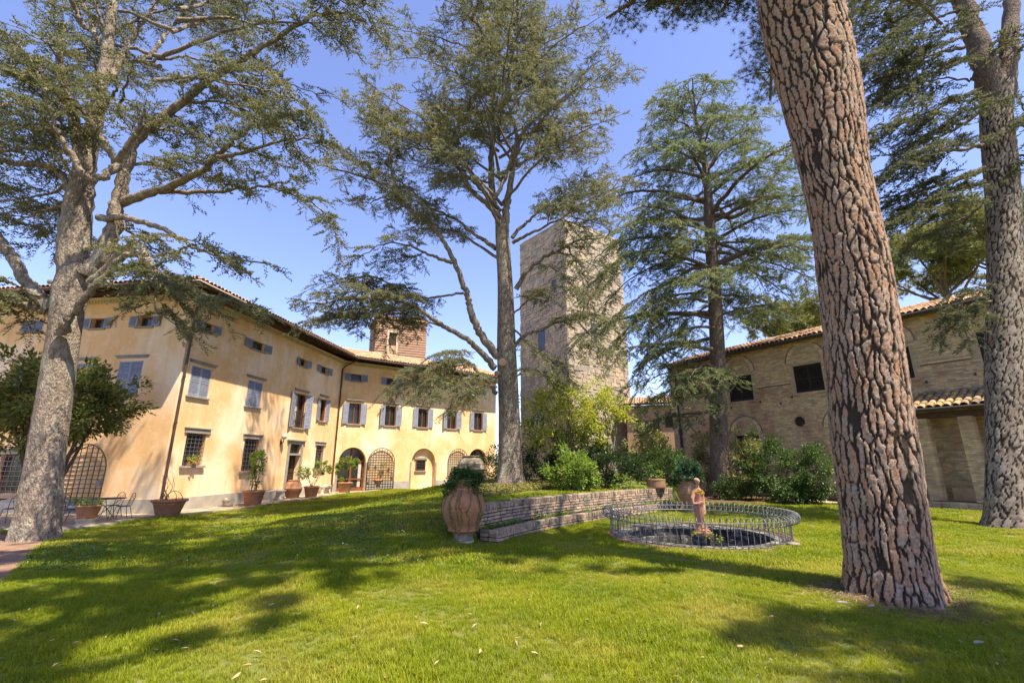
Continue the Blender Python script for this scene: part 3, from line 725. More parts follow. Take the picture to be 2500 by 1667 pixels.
brk = MB(); brk.box((0, 0, 0), (1, 1, 1)); brm = brk.mesh('brick', M['brick'])
mb = MB()
for i, (a, b, zz) in enumerate(bricks):
    oo = random.uniform(.006, .02)
    if i < 300:
        o = link('brick', brm, bh); o.matrix_basis = Matrix.Translation(BF.p((a + b) / 2, zz + .031, oo / 2 - .01)) @ Matrix((bd * (b - a), BF.n * -(oo + .02), Vector((0, 0, .062)))).transposed().to_4x4()
    else:
        P = BF.p; mb.add([P(a, zz, oo), P(b, zz, oo), P(b, zz + .062, oo), P(a, zz + .062, oo), P(a, zz), P(b, zz), P(b, zz + .062), P(a, zz + .062)], [(0, 1, 2, 3), (4, 5, 1, 0), (5, 6, 2, 1), (6, 7, 3, 2), (7, 4, 0, 3)])
mb.build('brickwork', M['brick'], bh, kind='stuff')
# arch rings of upright bricks, projecting string course
for a, b, zt, r, _ in rings:
    mb = MB(); c_ = (a + b) / 2; n = 26
    for i in range(n):
        t0 = math.pi * i / n + .012; t1 = math.pi * (i + 1) / n - .012; q = lambda t, rr, o: BF.p(c_ + math.cos(t) * rr, zt + math.sin(t) * rr, o)
        mb.hexa([q(t1, r, .03), q(t0, r, .03), q(t0, r, -.01), q(t1, r, -.01)], [q(t1, r + .2, .03), q(t0, r + .2, .03), q(t0, r + .2, -.01), q(t1, r + .2, -.01)])
    mb.m = 1
    for i in range(20):
        t0 = math.pi * i / 20; t1 = math.pi * (i + 1) / 20
        mb.hexa([q(t1, r + .21, .055), q(t0, r + .21, .055), q(t0, r + .21, 0), q(t1, r + .21, 0)], [q(t1, r + .25, .055), q(t0, r + .25, .055), q(t0, r + .25, 0), q(t1, r + .25, 0)])
    mb.build('brick_arch', [M['archbrick'], M['darkbrick']], bh)
mb = MB()
for k0, k1 in ((.02, 4.2), (6.25, 8.15), (10.1, 11.85), (13.85, 15.6), (17.5, 19.4)):
    n = int((k1 - k0) / .27)
    for i in range(n):
        a = k0 + (k1 - k0) * i / n; b = k0 + (k1 - k0) * (i + 1) / n - .01
        mb.m = 1; BF.box(mb, a, b, 5.875, 5.935, -.01, .035); mb.m = 0; BF.box(mb, a, b, 5.945, 6.005, -.01, .06)
mb.build('string_course', [M['archbrick'], M['darkbrick']], bh)
mb = MB()
for i in range(70):
    a = BL * i / 70; b = BL * (i + 1) / 70 - .012
    BF.box(mb, a, b, BE - .16, BE - .09, -.01, .06); BF.box(mb, a, b, BE - .08, BE - .01, -.01, .1)
mb.build('eave_course', M['brick'], bh)
for i, h in enumerate(BH[:4]):
    mb = MB(); a, b, lo, hi = h[:4]
    for q in ((a, a + .05, lo, hi), (b - .05, b, lo, hi), (a + .05, b - .05, hi - .05, hi), (a + .05, b - .05, lo, lo + .05)): BF.box(mb, *q, -.2, -.06)
    o = mb.build('window', M['shutterbrown'], bh)
    mdl = (a + b) / 2
    shutter_mesh(BF, 'shutter', o, a + .05, mdl - .004, lo + .05, hi - .05, -.12, 20, M['shutterbrown'], 'a', 0)
    shutter_mesh(BF, 'shutter', o, mdl + .004, b - .05, lo + .05, hi - .05, -.12, 20, M['shutterbrown'], 'b', 0)
    mb = MB(); n = 7
    for j in range(n): BF.box(mb, a - .22 + (b - a + .44) * j / n, a - .22 + (b - a + .44) * (j + 1) / n - .01, lo - .12, lo - .035, -.05, .075)
    mb.build('sill', M['brick'], o)
for h in (BH[4], BH[5], BH[6]):
    mb = MB(); a, b, lo, hi = h[:4]; BF.box(mb, a, b, lo, hi, -.26, -.2)
    for j in range(4): BF.box(mb, a + .06 + (b - a - .1) * j / 4, a + .03 + (b - a - .1) * (j + 1) / 4, lo + .1, hi - .1, -.2, -.18)
    mb.build('door', M['shutterbrown'], bh)
mb = MB(); ci = [BF.p(8.35 + .24 * math.cos(2 * math.pi * j / 20), 3.85 + .24 * math.sin(2 * math.pi * j / 20), .012) for j in range(20)]
mb.add(ci, [tuple(range(20))]); o = mb.build('round_vent', M['shutterbrown'], bh)
mb = MB(); mb.tube(ci + [ci[0]], .03, 5, caps=False); mb.build('rim', M['darkwood'], o)
# small iron wall hooks
mb = MB()
for k, zz in ((6.35, 5.05), (7.5, 4.85), (9.95, 5.05), (8.15, 5.12), (13.95, 5.1), (15.55, 5.2), (4.5, 4.9)): BF.box(mb, k - .03, k + .03, zz, zz + .12, -.01, .09)
mb.build('wall_hook', M['iron'], bh)
for k, top in ((.55, BE),):
    mb = MB(); mb.tube([BF.p(k - .3, top + .1, .6), BF.p(k, top - .35, .1), BF.p(k + .05, top - .8, .1), BF.p(k + .05, 4.0, .1), BF.p(k + .05, .2, .1)], .06, 8)
    mb.tube([BF.p(k + .05, 3.9, .1), BF.p(k + .05, 3.55, .1)], .13, 8); mb.tube([BF.p(k + .05, 3.5, .1), BF.p(k + .05, .2, .1)], .085, 8); mb.build('drainpipe', M['iron'], bh)
bp = R(18); bt = math.tan(bp); BOV = .55
mb = MB(); rk = 4.0
P = BF.p
mb.hexa([P(-.3, BE + .0, BOV), P(BL, BE + .0, BOV), P(BL, BE + (BOV + rk) * bt, -rk), P(-.3, BE + (BOV + rk) * bt, -rk)], [P(-.3, BE + .09, BOV), P(BL, BE + .09, BOV), P(BL, BE + .09 + (BOV + rk) * bt, -rk), P(-.3, BE + .09 + (BOV + rk) * bt, -rk)])
mb.hexa([P(-.3, BE + (BOV + rk) * bt, -rk), P(BL, BE + (BOV + rk) * bt, -rk), P(BL, BE, -8), P(-.3, BE, -8)], [P(-.3, BE + .09 + (BOV + rk) * bt, -rk), P(BL, BE + .09 + (BOV + rk) * bt, -rk), P(BL, BE + .09, -8), P(-.3, BE + .09, -8)])
rf = mb.build('roof', M['rafter'], bh)
mb = MB(); mb.tube([P(-.3, BE + .02, BOV + .07), P(BL, BE + .02, BOV + .07)], .075, 8); mb.build('gutter', M['iron'], bh)
mb = MB(); mb.add([P(0, BE + .1), P(0, BE + rk * bt + .1, -rk), P(0, BE + .1, -7.5)], [(0, 1, 2)]); mb.build('gable', M['brick'], bh)
tmb = tile_mesh('roof_tile', .48, .115, M['tile'])
tile_field(BF, -.3, BL, BE + .1, BOV + .05, bp, 11, .25, .48, tmb, rf, 225, order=lambda p: (p.z > BE + .6, p.y))
# porch on brick piers
QO = Vector((16.83, 19.59, 0)) - bd * .1
QF = Face(QO[:2], bd[:2])
def pier(k0, k1, z0, z1, nm):
    mb = MB(); QF.box(mb, k0 + .01, k1 - .01, z0, z1, -.40, -.02)
    o = mb.build(nm, M['mortar'], bh); zz = z0; r_ = 0; mb = MB()
    while zz < z1 - .05:
        for (a, b) in (((k0, (k0 + k1) / 2 - .006), ((k0 + k1) / 2 + .006, k1)) if r_ % 2 else ((k0, k0 + .13), (k0 + .142, k1 - .142), (k1 - .13, k1))):
            oo = random.uniform(0, .012); QF.box(mb, a, b, zz, zz + .062, -.41 - oo, -.012 + oo)
        zz += .0745; r_ += 1
    mb.build('brickwork', M['brick'], o, kind='stuff')
pier(.18, .62, .28, 3.5, 'pier'); pier(1.58, 2.02, .28, 3.5, 'pier'); pier(3.1, 3.54, .28, 3.5, 'pier')
mb = MB(); k = -.3; r_ = 0
for zz, oo in ((-.15, .06), (.05, .06), (.15, .03)):
    k = -.3
    while k < 4.6: QF.box(mb, k, k + .26, zz, zz + (.19 if zz < 0 else .09), -.45, oo); k += .27
mb.build('plinth', M['brick'], bh)
mb = MB(); QF.box(mb, -.25, 4.6, 3.502, 3.74, -.38, -.04); mb.build('beam', M['rafter'], bh)
mb = MB(); PZ = 3.86; pd = (QF.p(0, 0) - BF.p(0, 0)).dot(BF.n)
qt = math.tan(R(24))
mb.hexa([QF.p(-.35, PZ - .08, .32), QF.p(4.7, PZ - .08, .32), QF.p(4.7, PZ - .08 + (pd + .3) * qt, -pd + .02), QF.p(-.35, PZ - .08 + (pd + .3) * qt, -pd + .02)], [QF.p(-.35, PZ, .32), QF.p(4.7, PZ, .32), QF.p(4.7, PZ + (pd + .3) * qt, -pd + .02), QF.p(-.35, PZ + (pd + .3) * qt, -pd + .02)])
pr_ = mb.build('porch_roof', M['rafter'], bh)
tile_field(QF, -.3, 4.7, PZ + .03, .36, R(24), 5, .27, .44, tile_mesh('porch_tile', .46, .125, M['tilemoss']), pr_, 95, name='porch_tile')
mb = MB(); mb.tube([QF.p(-.4, PZ - .04, .4), QF.p(4.8, PZ - .04, .4)], .07, 8); mb.build('gutter', M['iron'], pr_)
mb = MB(); QF.box(mb, .64, 1.56, .25, .75, -pd + .05, -pd + .45); mb.build('porch_bench', M['brick'], bh)
adopt(bh)

# ---------------------------------------------------------------- little tiled house between tower and outbuilding
HO = Vector((11.0, 44.5, 0)); HF = Face(HO[:2], (.95, -.3)); 
sh = empty('tiled_house', (HO.x, HO.y, 0), 0, 'small pinkish brick house with a tiled roof seen between the tower and the outbuilding', 'house')
HH = [(4.3, 5.1, 4.9, 6.0, 0), (2.2, 4.2, -.3, 2.2, 1), (1.4, 2.2, 4.2, 5.6, 0)]
HF.wall('wall', 0, 9, -.5, 7.0, HH, M['plasterpink'], sh, depth=.3)
mb = MB(); c = [HF.p(0, 0), HF.p(9, 0), HF.p(9, 0, -6), HF.p(0, 0, -6)]
for i in (1, 2, 3): mb.quad(z(c[i], -.5), z(c[(i + 1) % 4], -.5), z(c[(i + 1) % 4], 7), z(c[i], 7))
mb.build('side_wall', M['plasterpink'], sh)
for h in (HH[0], HH[2]):
    mb = MB(); HF.box(mb, h[0], h[1], h[2], h[3], -.28, -.25); o = mb.build('window', M['curtain'], sh)
    shutter_mesh(HF, 'shutter', o, h[0] - .75, h[0] - .02, h[2], h[3], .01, 8, M['shutterbrown']); shutter_mesh(HF, 'shutter', o, h[1] + .02, h[1] + .75, h[2], h[3], .01, 8, M['shutterbrown'])
    mb = MB(); HF.box(mb, (h[0] + h[1]) / 2 - .2, (h[0] + h[1]) / 2 + .2, h[2] + .15, h[3] - .1, -.25, -.24); mb.build('pane', M['glass'], o)
mb = MB(); HF.box(mb, *HH[1][:4], -.29, -.26); mb.build('door', M['darkwood'], sh)
mb = MB(); P = HF.p
mb.hexa([P(-.4, 7.0, .5), P(9.4, 7.0, .5), P(9.4, 8.1, -3), P(-.4, 8.1, -3)], [P(-.4, 7.1, .5), P(9.4, 7.1, .5), P(9.4, 8.2, -3), P(-.4, 8.2, -3)])
rf = mb.build('roof', M['rafter'], sh)
tile_field(HF, -.4, 9.4, 7.12, .52, math.atan(1.1 / 3.5), 8, .24, .46, tm, rf, 0)
adopt(sh)

# ---------------------------------------------------------------- terrace, path, beds
EDGE = [(-34, 15.2), (-20, 15.0), (-13.9, 15.0), (-13.7, 17.0), (-13.4, 19), (-12.2, 22.5), (-11.75, 27), (-11.5, 31.0), (-10.1, 36.2), (-6.9, 39.9), (-2.2, 43.2)]
BASEL = [(-34, 22.3), (-22, 20.8), (-14.4, 19.85), (-14.38, 21), (-14.3, 22.5), (-13.9, 25), (-13.4, 29), (-12.8, 33.9), (-10.5, 35.8), (-6.5, 39), (-1.5, 43)]
strip('terrace_paving', EDGE, BASEL, 90, 12, M['paving'], .012)
ter = bpy.data.objects['terrace_paving']
# kerb of long stone slabs between terrace and lawn, each slab its own piece
km = MB(); km.box((0, 0, 0), (1, 1, 1)); kmesh = km.mesh('kerb_slab', M['paving'])
P_ = np.array(EDGE[2:], float); s_ = np.concatenate([[0], np.cumsum(np.linalg.norm(np.diff(P_, axis=0), axis=1))])
q = 0
while q < s_[-1] - .9:
    ln = random.uniform(.7, 1.2); m_ = q + ln / 2
    c = np.array([np.interp(m_, s_, P_[:, 0]), np.interp(m_, s_, P_[:, 1])]); e = np.array([np.interp(m_ + .2, s_, P_[:, 0]), np.interp(m_ + .2, s_, P_[:, 1])]) - c
    e /= np.hypot(*e); X = Vector((e[0], e[1], 0)); Y = Vector((-e[1], e[0], 0))
    o = link('kerb_slab', kmesh, ter); o.matrix_basis = Matrix.Translation((c[0], c[1], gz(*c) + .03 + random.uniform(-.008, .008))) @ Matrix((X * (ln - .02), Y * .3, Vector((0, 0, .1)))).transposed().to_4x4()
    q += ln
# paving slabs near the wall, as far as they can be told apart
for i in range(26):
    for j in range(3):
        k = .4 + i * 1.0 + random.uniform(-.05, .05)
        if k > 13.8: continue
        p = F1.p(k + .5, 0, .35 + j * .62)
        if p.x > np.interp(p.y, P_[:, 1], P_[:, 0]) - .35: continue
        o = link('paving_slab', kmesh, ter); o.matrix_basis = Matrix.Translation((p.x, p.y, gz(p.x, p.y) + .012 + random.uniform(0, .008))) @ Matrix((d1 * .97, F1.n * -.59, Vector((0, 0, .03)))).transposed().to_4x4()
strip('garden_path', [(-30, 13.9), (-13.8, 14.3), (-10.5, 11.1), (-7.7, 7.7), (-3.8, 2.2), (-3, 0)], [(-34, 9.0), (-18, 9.8), (-14.6, 8.5), (-11.8, 5.5), (-8, 0), (-7.5, -3)], 60, 14, M['pathmat'], .012)
strip('earth_bed', [(7.0, 19.6), (8.6, 21.3), (11.0, 21.5), (13.5, 21.0), (15.0, 20.2)], [(6.5, 31), (9, 31.5), (11.6, 31), (13.6, 27.5), (16.6, 22.7)], 40, 14, M['bed'], .015)
strip('brick_walk', [(13.0, 21.9), (15.0, 20.5), (16.2, 19.4)], [(14.0, 23.3), (16.0, 21.9), (17.2, 20.5)], 14, 6, M['paving'], .02)

# ---------------------------------------------------------------- curved brick retaining wall with a low step
WPT, _, WNT, WL = wall_curve(600); WST = np.linspace(0, WL, 600)
def wf(s, o=0.0, zz=0.0):
    x = np.interp(s, WST, WPT[:, 0]); y = np.interp(s, WST, WPT[:, 1]); nx_ = np.interp(s, WST, WNT[:, 0]); ny_ = np.interp(s, WST, WNT[:, 1])
    return Vector((x + nx_ * o, y + ny_ * o, zz)), Vector((nx_, ny_, 0)).normalized()
rw = empty('retaining_wall', tuple(wf(WL / 2)[0]), 0, 'low curved wall of old brick with a brick step along its foot beside the fenced basin', 'wall')
ub = MB(); ub.box((0, 0, 0), (1, 1, 1)); wbm = ub.mesh('brick', M['wallbrick']); cbm = ub.mesh('coping_brick', M['wallbrick'])
for me in (wbm, cbm):
    bm = bmesh.new(); bm.from_mesh(me); bmesh.ops.bevel(bm, geom=bm.edges[:], offset=.06, segments=1, affect='EDGES'); bm.to_mesh(me); bm.free()
def put_brick(me, nm, s, ln, zc, h, o_front, depth, tilt=0):
    p, n = wf(s, o_front - depth / 2, zc); t = Vector((-n.y, n.x, 0))
    o = link(nm, me, rw); o.matrix_basis = Matrix.Translation(p) @ Matrix.Rotation(tilt, 4, n) @ Matrix((t * ln, n * depth, Vector((0, 0, h)))).transposed().to_4x4()
def body(name, o0, o1, z0, z1, material, kind=None):
    mb = MB(); n = 60
    for i in range(n):
        a = WL * i / n; b = WL * (i + 1) / n
        mb.hexa([wf(a, o1, z0)[0], wf(b, o1, z0)[0], wf(b, o0, z0)[0], wf(a, o0, z0)[0]], [wf(a, o1, z1)[0], wf(b, o1, z1)[0], wf(b, o0, z1)[0], wf(a, o0, z1)[0]])
    o = mb.build(name, material, rw); return o
body('core', -.36, -.03, -.3, .66, M['joint']); body('step_core', -.028, .43, -.3, .235, M['joint'])
for row in range(5):
    zc = .262 + row * .078 + .035; q = -.12 if row % 2 else 0
    while q < WL:
        ln = random.uniform(.22, .29); a = max(q, 0); b = min(q + ln, WL)
        if b - a > .06: put_brick(wbm, 'brick', (a + b) / 2, b - a - .02, zc + random.uniform(-.004, .004), .058, random.uniform(-.004, .018), .12, random.uniform(-.015, .015))
        q += ln
q = 0
while q < WL:
    ln = random.uniform(.062, .078); put_brick(cbm, 'coping_brick', q + ln / 2, ln - .015, .712 + random.uniform(-.006, .006), .128, random.uniform(.0, .02), .37, random.uniform(-.04, .04)); q += ln
for row in range(2):
    zc = .045 + row * .078; q = -.12 if row % 2 else 0
    while q < WL:
        ln = random.uniform(.22, .29); a = max(q, 0); b = min(q + ln, WL)
        if b - a > .06: put_brick(wbm, 'brick', (a + b) / 2, b - a - .02, zc, .058, .46 + random.uniform(0, .014), .12, random.uniform(-.02, .02))
        q += ln
q = 0
while q < WL:
    ln = random.uniform(.065, .085); put_brick(cbm, 'coping_brick', q + ln / 2, ln - .017, .215 + random.uniform(-.008, .006), .115, .475 + random.uniform(.0, .02), .2, random.uniform(-.05, .05)); q += ln
for zc in (.06, .15, .225):  # left return of the step
    for o_ in (.36, .12): put_brick(wbm, 'brick', -.05, .1, zc, .07, o_ + .11, .22)
for zc in (.30, .38, .46, .54, .62): put_brick(wbm, 'brick', -.04, .09, zc, .066, .0, .34)
adopt(rw)

# ---------------------------------------------------------------- sunken basin, wire fence, statue
bx, by = BASIN
ba = empty('fountain_basin', (bx, by, 0), 0, 'round sunken basin of black stained stone with dark water inside the wire fence', 'basin')
def ring_block(r0, r1, z0, z1, a0, a1, n=3):
    mb = MB(); vs = []
    for i in range(n + 1):
        a = a0 + (a1 - a0) * i / n
        for r, zz in ((r0, z0), (r1, z0), (r1, z1), (r0, z1)): vs.append((r * math.cos(a), r * math.sin(a), zz))
    fs = [(i * 4 + j, i * 4 + (j + 1) % 4, i * 4 + 4 + (j + 1) % 4, i * 4 + 4 + j) for i in range(n) for j in range(4)] + [(3, 2, 1, 0), (n * 4, n * 4 + 1, n * 4 + 2, n * 4 + 3)]
    mb.add(vs, fs); return mb
for r0, r1, z0, z1, n, nm in ((1.66, 2.0, -.05, .035, 20, 'rim_stone'), (1.72, 2.1, -.22, -.06, 17, 'wall_stone'), (1.64, 2.1, -.42, -.23, 17, 'wall_stone')):
    for i in range(n):
        a0 = 2 * math.pi * i / n + .008; j = random.uniform(-.02, .02)
        ring_block(r0 + j, r1, z0, z1 + random.uniform(-.012, .006), a0, a0 + 2 * math.pi / n - .016).build(nm, M['basinstone'], ba)
mb = MB(); mb.lathe([(0.001, 0), (2.0, 0)], 48, (0, 0, -.43), caps=False); mb.build('basin_floor', M['basinstone'], ba)
mb = MB(); mb.lathe([(0.001, 0), (1.75, 0)], 48, (0, 0, -.34), caps=False); mb.build('water', M['water'], ba)
mb = MB(); mb.lathe([(2.0, -.05), (2.17, -.05), (2.19, .028), (2.0, .03)], 56, caps=False); mb.build('earth_collar', M['pathmat'], ba)
fe = empty('wire_fence', (bx, by, 0), 0, 'round grey wire fence with looped picket tops round the sunken basin', 'fence')
FR = 2.06; mb = MB()
loop = [(0, 0, .0), (0, 0, .45), (0, 0, .53)] + [(.10 - .10 * math.cos(t), 0, .535 + .10 * math.sin(t)) for t in np.linspace(.25, 5.4, 15)]
mb.tube(loop, .0085, 4); pk = mb.mesh('picket', M['galv'])
NP = 92
for i in range(NP):
    a = 2 * math.pi * i / NP; o = link('picket', pk, fe); o.location = (FR * math.cos(a), FR * math.sin(a), 0)
    o.rotation_euler = (random.uniform(-.02, .02), random.uniform(-.02, .03), a + random.uniform(-.05, .05))
for r, zz, th in ((FR - .012, .425, .011), (FR + .1, .535, .009), (FR - .012, .05, .011)):
    mb = MB(); mb.tube([(r * math.cos(2 * math.pi * i / 72), r * math.sin(2 * math.pi * i / 72), zz) for i in range(73)], th, 5, caps=False); mb.build('rail', M['galv'], fe)
for a in (R(12), R(15), R(192)):
    mb = MB(); mb.tube([(FR * math.cos(a), FR * math.sin(a), -.1), (FR * math.cos(a), FR * math.sin(a), .55)], .022, 6); mb.build('post', M['galv'], fe)

sx, sy = 4.66, 12.1
st = empty('statue', (sx, sy, -.4), R(20), 'terracotta statue of a robed figure with yellow lichen on the shoulders standing in the basin', 'statue')
mb = MB(); 
for zz, r in ((0, .30), (.02, .30), (.30, .27), (.31, .31), (.40, .31)): pass
def slab_oct(mb, r0, r1, z0, z1, n=8):
    mb.lathe([(r0, z0), (r1, z1)], n)
mb.lathe([(.27, 0), (.27, .06), (.25, .08), (.25, .34), (.29, .36), (.29, .42), (.25, .45)], 8); pe = mb.build('pedestal', M['basinstone'], st)
for p in pe.data.polygons: p.use_smooth = False
mb = MB(); mb.lathe([(.2, .45), (.21, .47), (.2, .51), (.16, .515)], 20); mb.build('plinth', M['statue'], st)
# figure: draped rings, head, bent arm, fused by a voxel remesh into one body
mb = MB(); nz_, na = 46, 40; vs = []
zz_ = np.linspace(0, 1.0, nz_)
A_ = np.interp(zz_, [0, .06, .2, .42, .55, .66, .78, .88, .95, 1.0], [.19, .155, .115, .105, .125, .105, .115, .145, .10, .045])
B_ = np.interp(zz_, [0, .06, .2, .42, .55, .66, .78, .88, .95, 1.0], [.15, .13, .11, .11, .12, .10, .11, .105, .08, .05])
cx_ = np.interp(zz_, [0, .3, .55, .8, 1.0], [.02, -.01, -.03, .0, .01])
for i, q in enumerate(zz_):
    amp = np.interp(q, [0, .15, .5, .7, .9], [.16, .12, .09, .05, .02])
    for j in range(na):
        a = 2 * math.pi * j / na; f = 1 + amp * (.6 * math.sin(9 * a + 2.0 * math.sin(q * 3)) + .5 * math.sin(5 * a - q * 4))
        vs.append((cx_[i] + A_[i] * f * math.cos(a), B_[i] * f * math.sin(a), .51 + q * 1.02))
mb.add(vs, [(i * na + j, i * na + (j + 1) % na, (i + 1) * na + (j + 1) % na, (i + 1) * na + j) for i in range(nz_ - 1) for j in range(na)] + [tuple(reversed(range(na))), tuple(range((nz_ - 1) * na, nz_ * na))])
hz = .51 + 1.05
mb.tube([(.01, 0, hz - .08), (.012, -.005, hz + .06)], [.045, .036], 10)
def ell(c, r, n=12):
    prof = [(max(.001, math.sin(math.pi * i / n)), -math.cos(math.pi * i / n)) for i in range(n + 1)]; v0 = []
    for rr, q in prof:
        for j in range(n): a = 2 * math.pi * j / n; v0.append((c[0] + r[0] * rr * math.cos(a), c[1] + r[1] * rr * math.sin(a), c[2] + r[2] * q))
    mb.add(v0, [(i * n + j, i * n + (j + 1) % n, (i + 1) * n + (j + 1) % n, (i + 1) * n + j) for i in range(n) for j in range(n)] + [tuple(reversed(range(n))), tuple(range(n * n, n * n + n))])
ell((.01, -.01, hz + .125), (.055, .068, .082)); ell((.01, -.085, hz + .118), (.016, .02, .024)); ell((.01, .018, hz + .160), (.064, .07, .050)); ell((.075, .045, hz + .125), (.038, .038, .034)); ell((-.01, -.075, hz + .085), (.022, .015, .010)); ell((.035, -.072, hz + .145), (.018, .012, .010)); ell((-.018, -.072, hz + .145), (.018, .012, .010))
mb.tube([(-.11, .0, hz - .12), (-.20, -.02, hz - .28), (-.20, -.04, hz - .40), (-.10, -.12, hz - .40), (.0, -.14, hz - .36)], [.05, .048, .042, .036, .028], 10)
for q in range(4): mb.tube([(-.01, -.14, hz - .355 - q * .016), (.05, -.135, hz - .345 - q * .018), (.07, -.115, hz - .35 - q * .018)], [.012, .010, .007], 6)
mb.tube([(.0, -.14, hz - .36), (.03, -.15, hz - .32), (.045, -.14, hz - .30)], [.013, .011, .008], 6)
mb.tube([(.12, .01, hz - .12), (.16, .02, hz - .30), (.15, .0, hz - .45), (.12, -.04, hz - .58)], [.05, .045, .038, .03], 10)
for q in range(4): mb.tube([(.12 + (q - 1.5) * .013, -.045, hz - .58), (.115 + (q - 1.5) * .014, -.055, hz - .64), (.11 + (q - 1.5) * .012, -.045, hz - .68)], [.011, .010, .007], 6)
mb.tube([(.14, -.05, hz - .57), (.155, -.06, hz - .61)], [.012, .008], 6)
for q in (-.06, .07): mb.tube([(q + .02, -.10, .53), (q + .02, -.19, .525)], [.04, .03], 8)
fo = mb.build('figure', M['statue'], st)
rm = fo.modifiers.new('remesh', 'REMESH'); rm.mode = 'VOXEL'; rm.voxel_size = .0095; rm.use_smooth_shade = True
sm_ = fo.modifiers.new('smooth', 'SMOOTH'); sm_.iterations = 3; sm_.factor = .5
mb = MB()
for i in range(90):
    a = random.uniform(0, 2 * math.pi); q = random.uniform(.84, .96); A1 = np.interp(q, zz_, A_) * 1.04; B1 = np.interp(q, zz_, B_) * 1.06
    c = Vector((np.interp(q, zz_, cx_) + A1 * math.cos(a), B1 * math.sin(a), .51 + q * 1.02)); s = random.uniform(.014, .032)
    mb.add([c + Vector((s * math.cos(t), s * math.sin(t), random.uniform(-.01, .012))) for t in np.linspace(0, 6.28, 6)[:-1]] + [c + Vector((0, 0, .014))], [(j, (j + 1) % 5, 5) for j in range(5)])
mb.build('lichen', M['lichen'], st, kind='stuff')

# ---------------------------------------------------------------- leaf scatter tools
def frames(X, up):
    X = X / np.linalg.norm(X, axis=1)[:, None]; Y = np.cross(up, X); ln = np.linalg.norm(Y, axis=1); bad = ln < 1e-4
    Y[bad] = np.cross(np.array([[1., 0, 0]]), X[bad]); Y /= np.linalg.norm(Y, axis=1)[:, None]; Z = np.cross(X, Y)
    return np.stack([X, Y, Z], 2)
def scatter(tv, tf, P, Rm, S):
    """copies of a template -> one vertex array and face array"""
    n = len(P); k = len(tv); S = np.asarray(S).reshape(n, 1, 1)
    V = np.einsum('nij,kj->nki', Rm, tv) * S + P[:, None]
    return V.reshape(-1, 3), (tf[None] + (np.arange(n) * k)[:, None, None]).reshape(-1, tf.shape[1])
LEAF_V = np.array([(0, 0, 0), (.45, .26, .06), (1, 0, -.06), (.45, -.26, .06)]); LEAF_F = np.array([(0, 2, 1), (0, 3, 2)])
BLEAF_V = np.array([(0, 0, 0), (.5, .42, .05), (1, 0, -.1), (.5, -.42, .05)])
def rdir(n, zlo=-1, zhi=1):
    zz = rng.uniform(zlo, zhi, n); a = rng.uniform(0, 2 * np.pi, n); r = np.sqrt(1 - zz * zz); return np.stack([r * np.cos(a), r * np.sin(a), zz], 1)
def clump_cloud(C, Rr, n, clumps, cr, shell=.55):
    """points in clumps spread through an ellipsoid, plus outward directions"""
    d = rdir(clumps); rad = rng.uniform(shell, 1.0, (clumps, 1)); cc = d * rad * np.array(Rr)
    # lumpy outline
    cc *= (1 + .22 * np.sin(d[:, :1] * 5 + d[:, 2:] * 4) + rng.normal(0, .10, (clumps, 1)))
    ii = rng.integers(0, clumps, n); off = rdir(n) * (rng.random((n, 1)) ** .5) * cr
    return np.array(C) + cc[ii] + off, off / cr + d[ii] * .8
def leaf_mesh(name, P, D, size, material, parent, tv=LEAF_V, var=.35):
    n = len(P); D = D + rng.normal(0, .45, (n, 3)); up = rng.normal(0, .5, (n, 3)) + np.array([0, 0, 1.2])
    V, F = scatter(tv, LEAF_F, P, frames(D, up), size * rng.uniform(1 - var, 1 + var, n))
    o = mesh_np(name, V, F, material, parent); return o
def shrub(name, x, y, Rr, n, size, material, label, cat='shrub', clumps=60, cr=.22, group=None, zc=None, stems=5, shell=.5, stem_mat=None, tv=LEAF_V, lift=0.0, stem_r=.02):
    gzv = gz(x, y); r = empty(name, (x, y, gzv), 0, label, cat, group)
    zc = Rr[2] * .92 if zc is None else zc
    mb = MB()
    for i in range(stems):
        a = random.uniform(0, 6.28); t = random.uniform(.3, .75)
        e = Vector((Rr[0] * t * math.cos(a), Rr[1] * t * math.sin(a), zc + Rr[2] * random.uniform(-.1, .6)))
        b = Vector((random.uniform(-.15, .15), random.uniform(-.15, .15), -.06)); m_ = b.lerp(e, .5) + Vector((random.uniform(-.1, .1), random.uniform(-.1, .1), .12))
        mb.tube([b, m_, e], [stem_r, stem_r * .75, stem_r * .3], 5)
        for q in range(3):
            f_ = m_.lerp(e, random.random()); mb.tube([f_, f_ + Vector(rdir(1, -.1, .8)[0]) * min(Rr) * .5], [stem_r * .45, stem_r * .15], 4)
    mb.build('stems', stem_mat or M['twig'], r, kind='stuff')
    P, D = clump_cloud((0, 0, zc), Rr, n, clumps, cr, shell); P[:, 2] = np.maximum(P[:, 2], .03 + lift)
    leaf_mesh('foliage', P, D, size, material, r, tv)
    return r

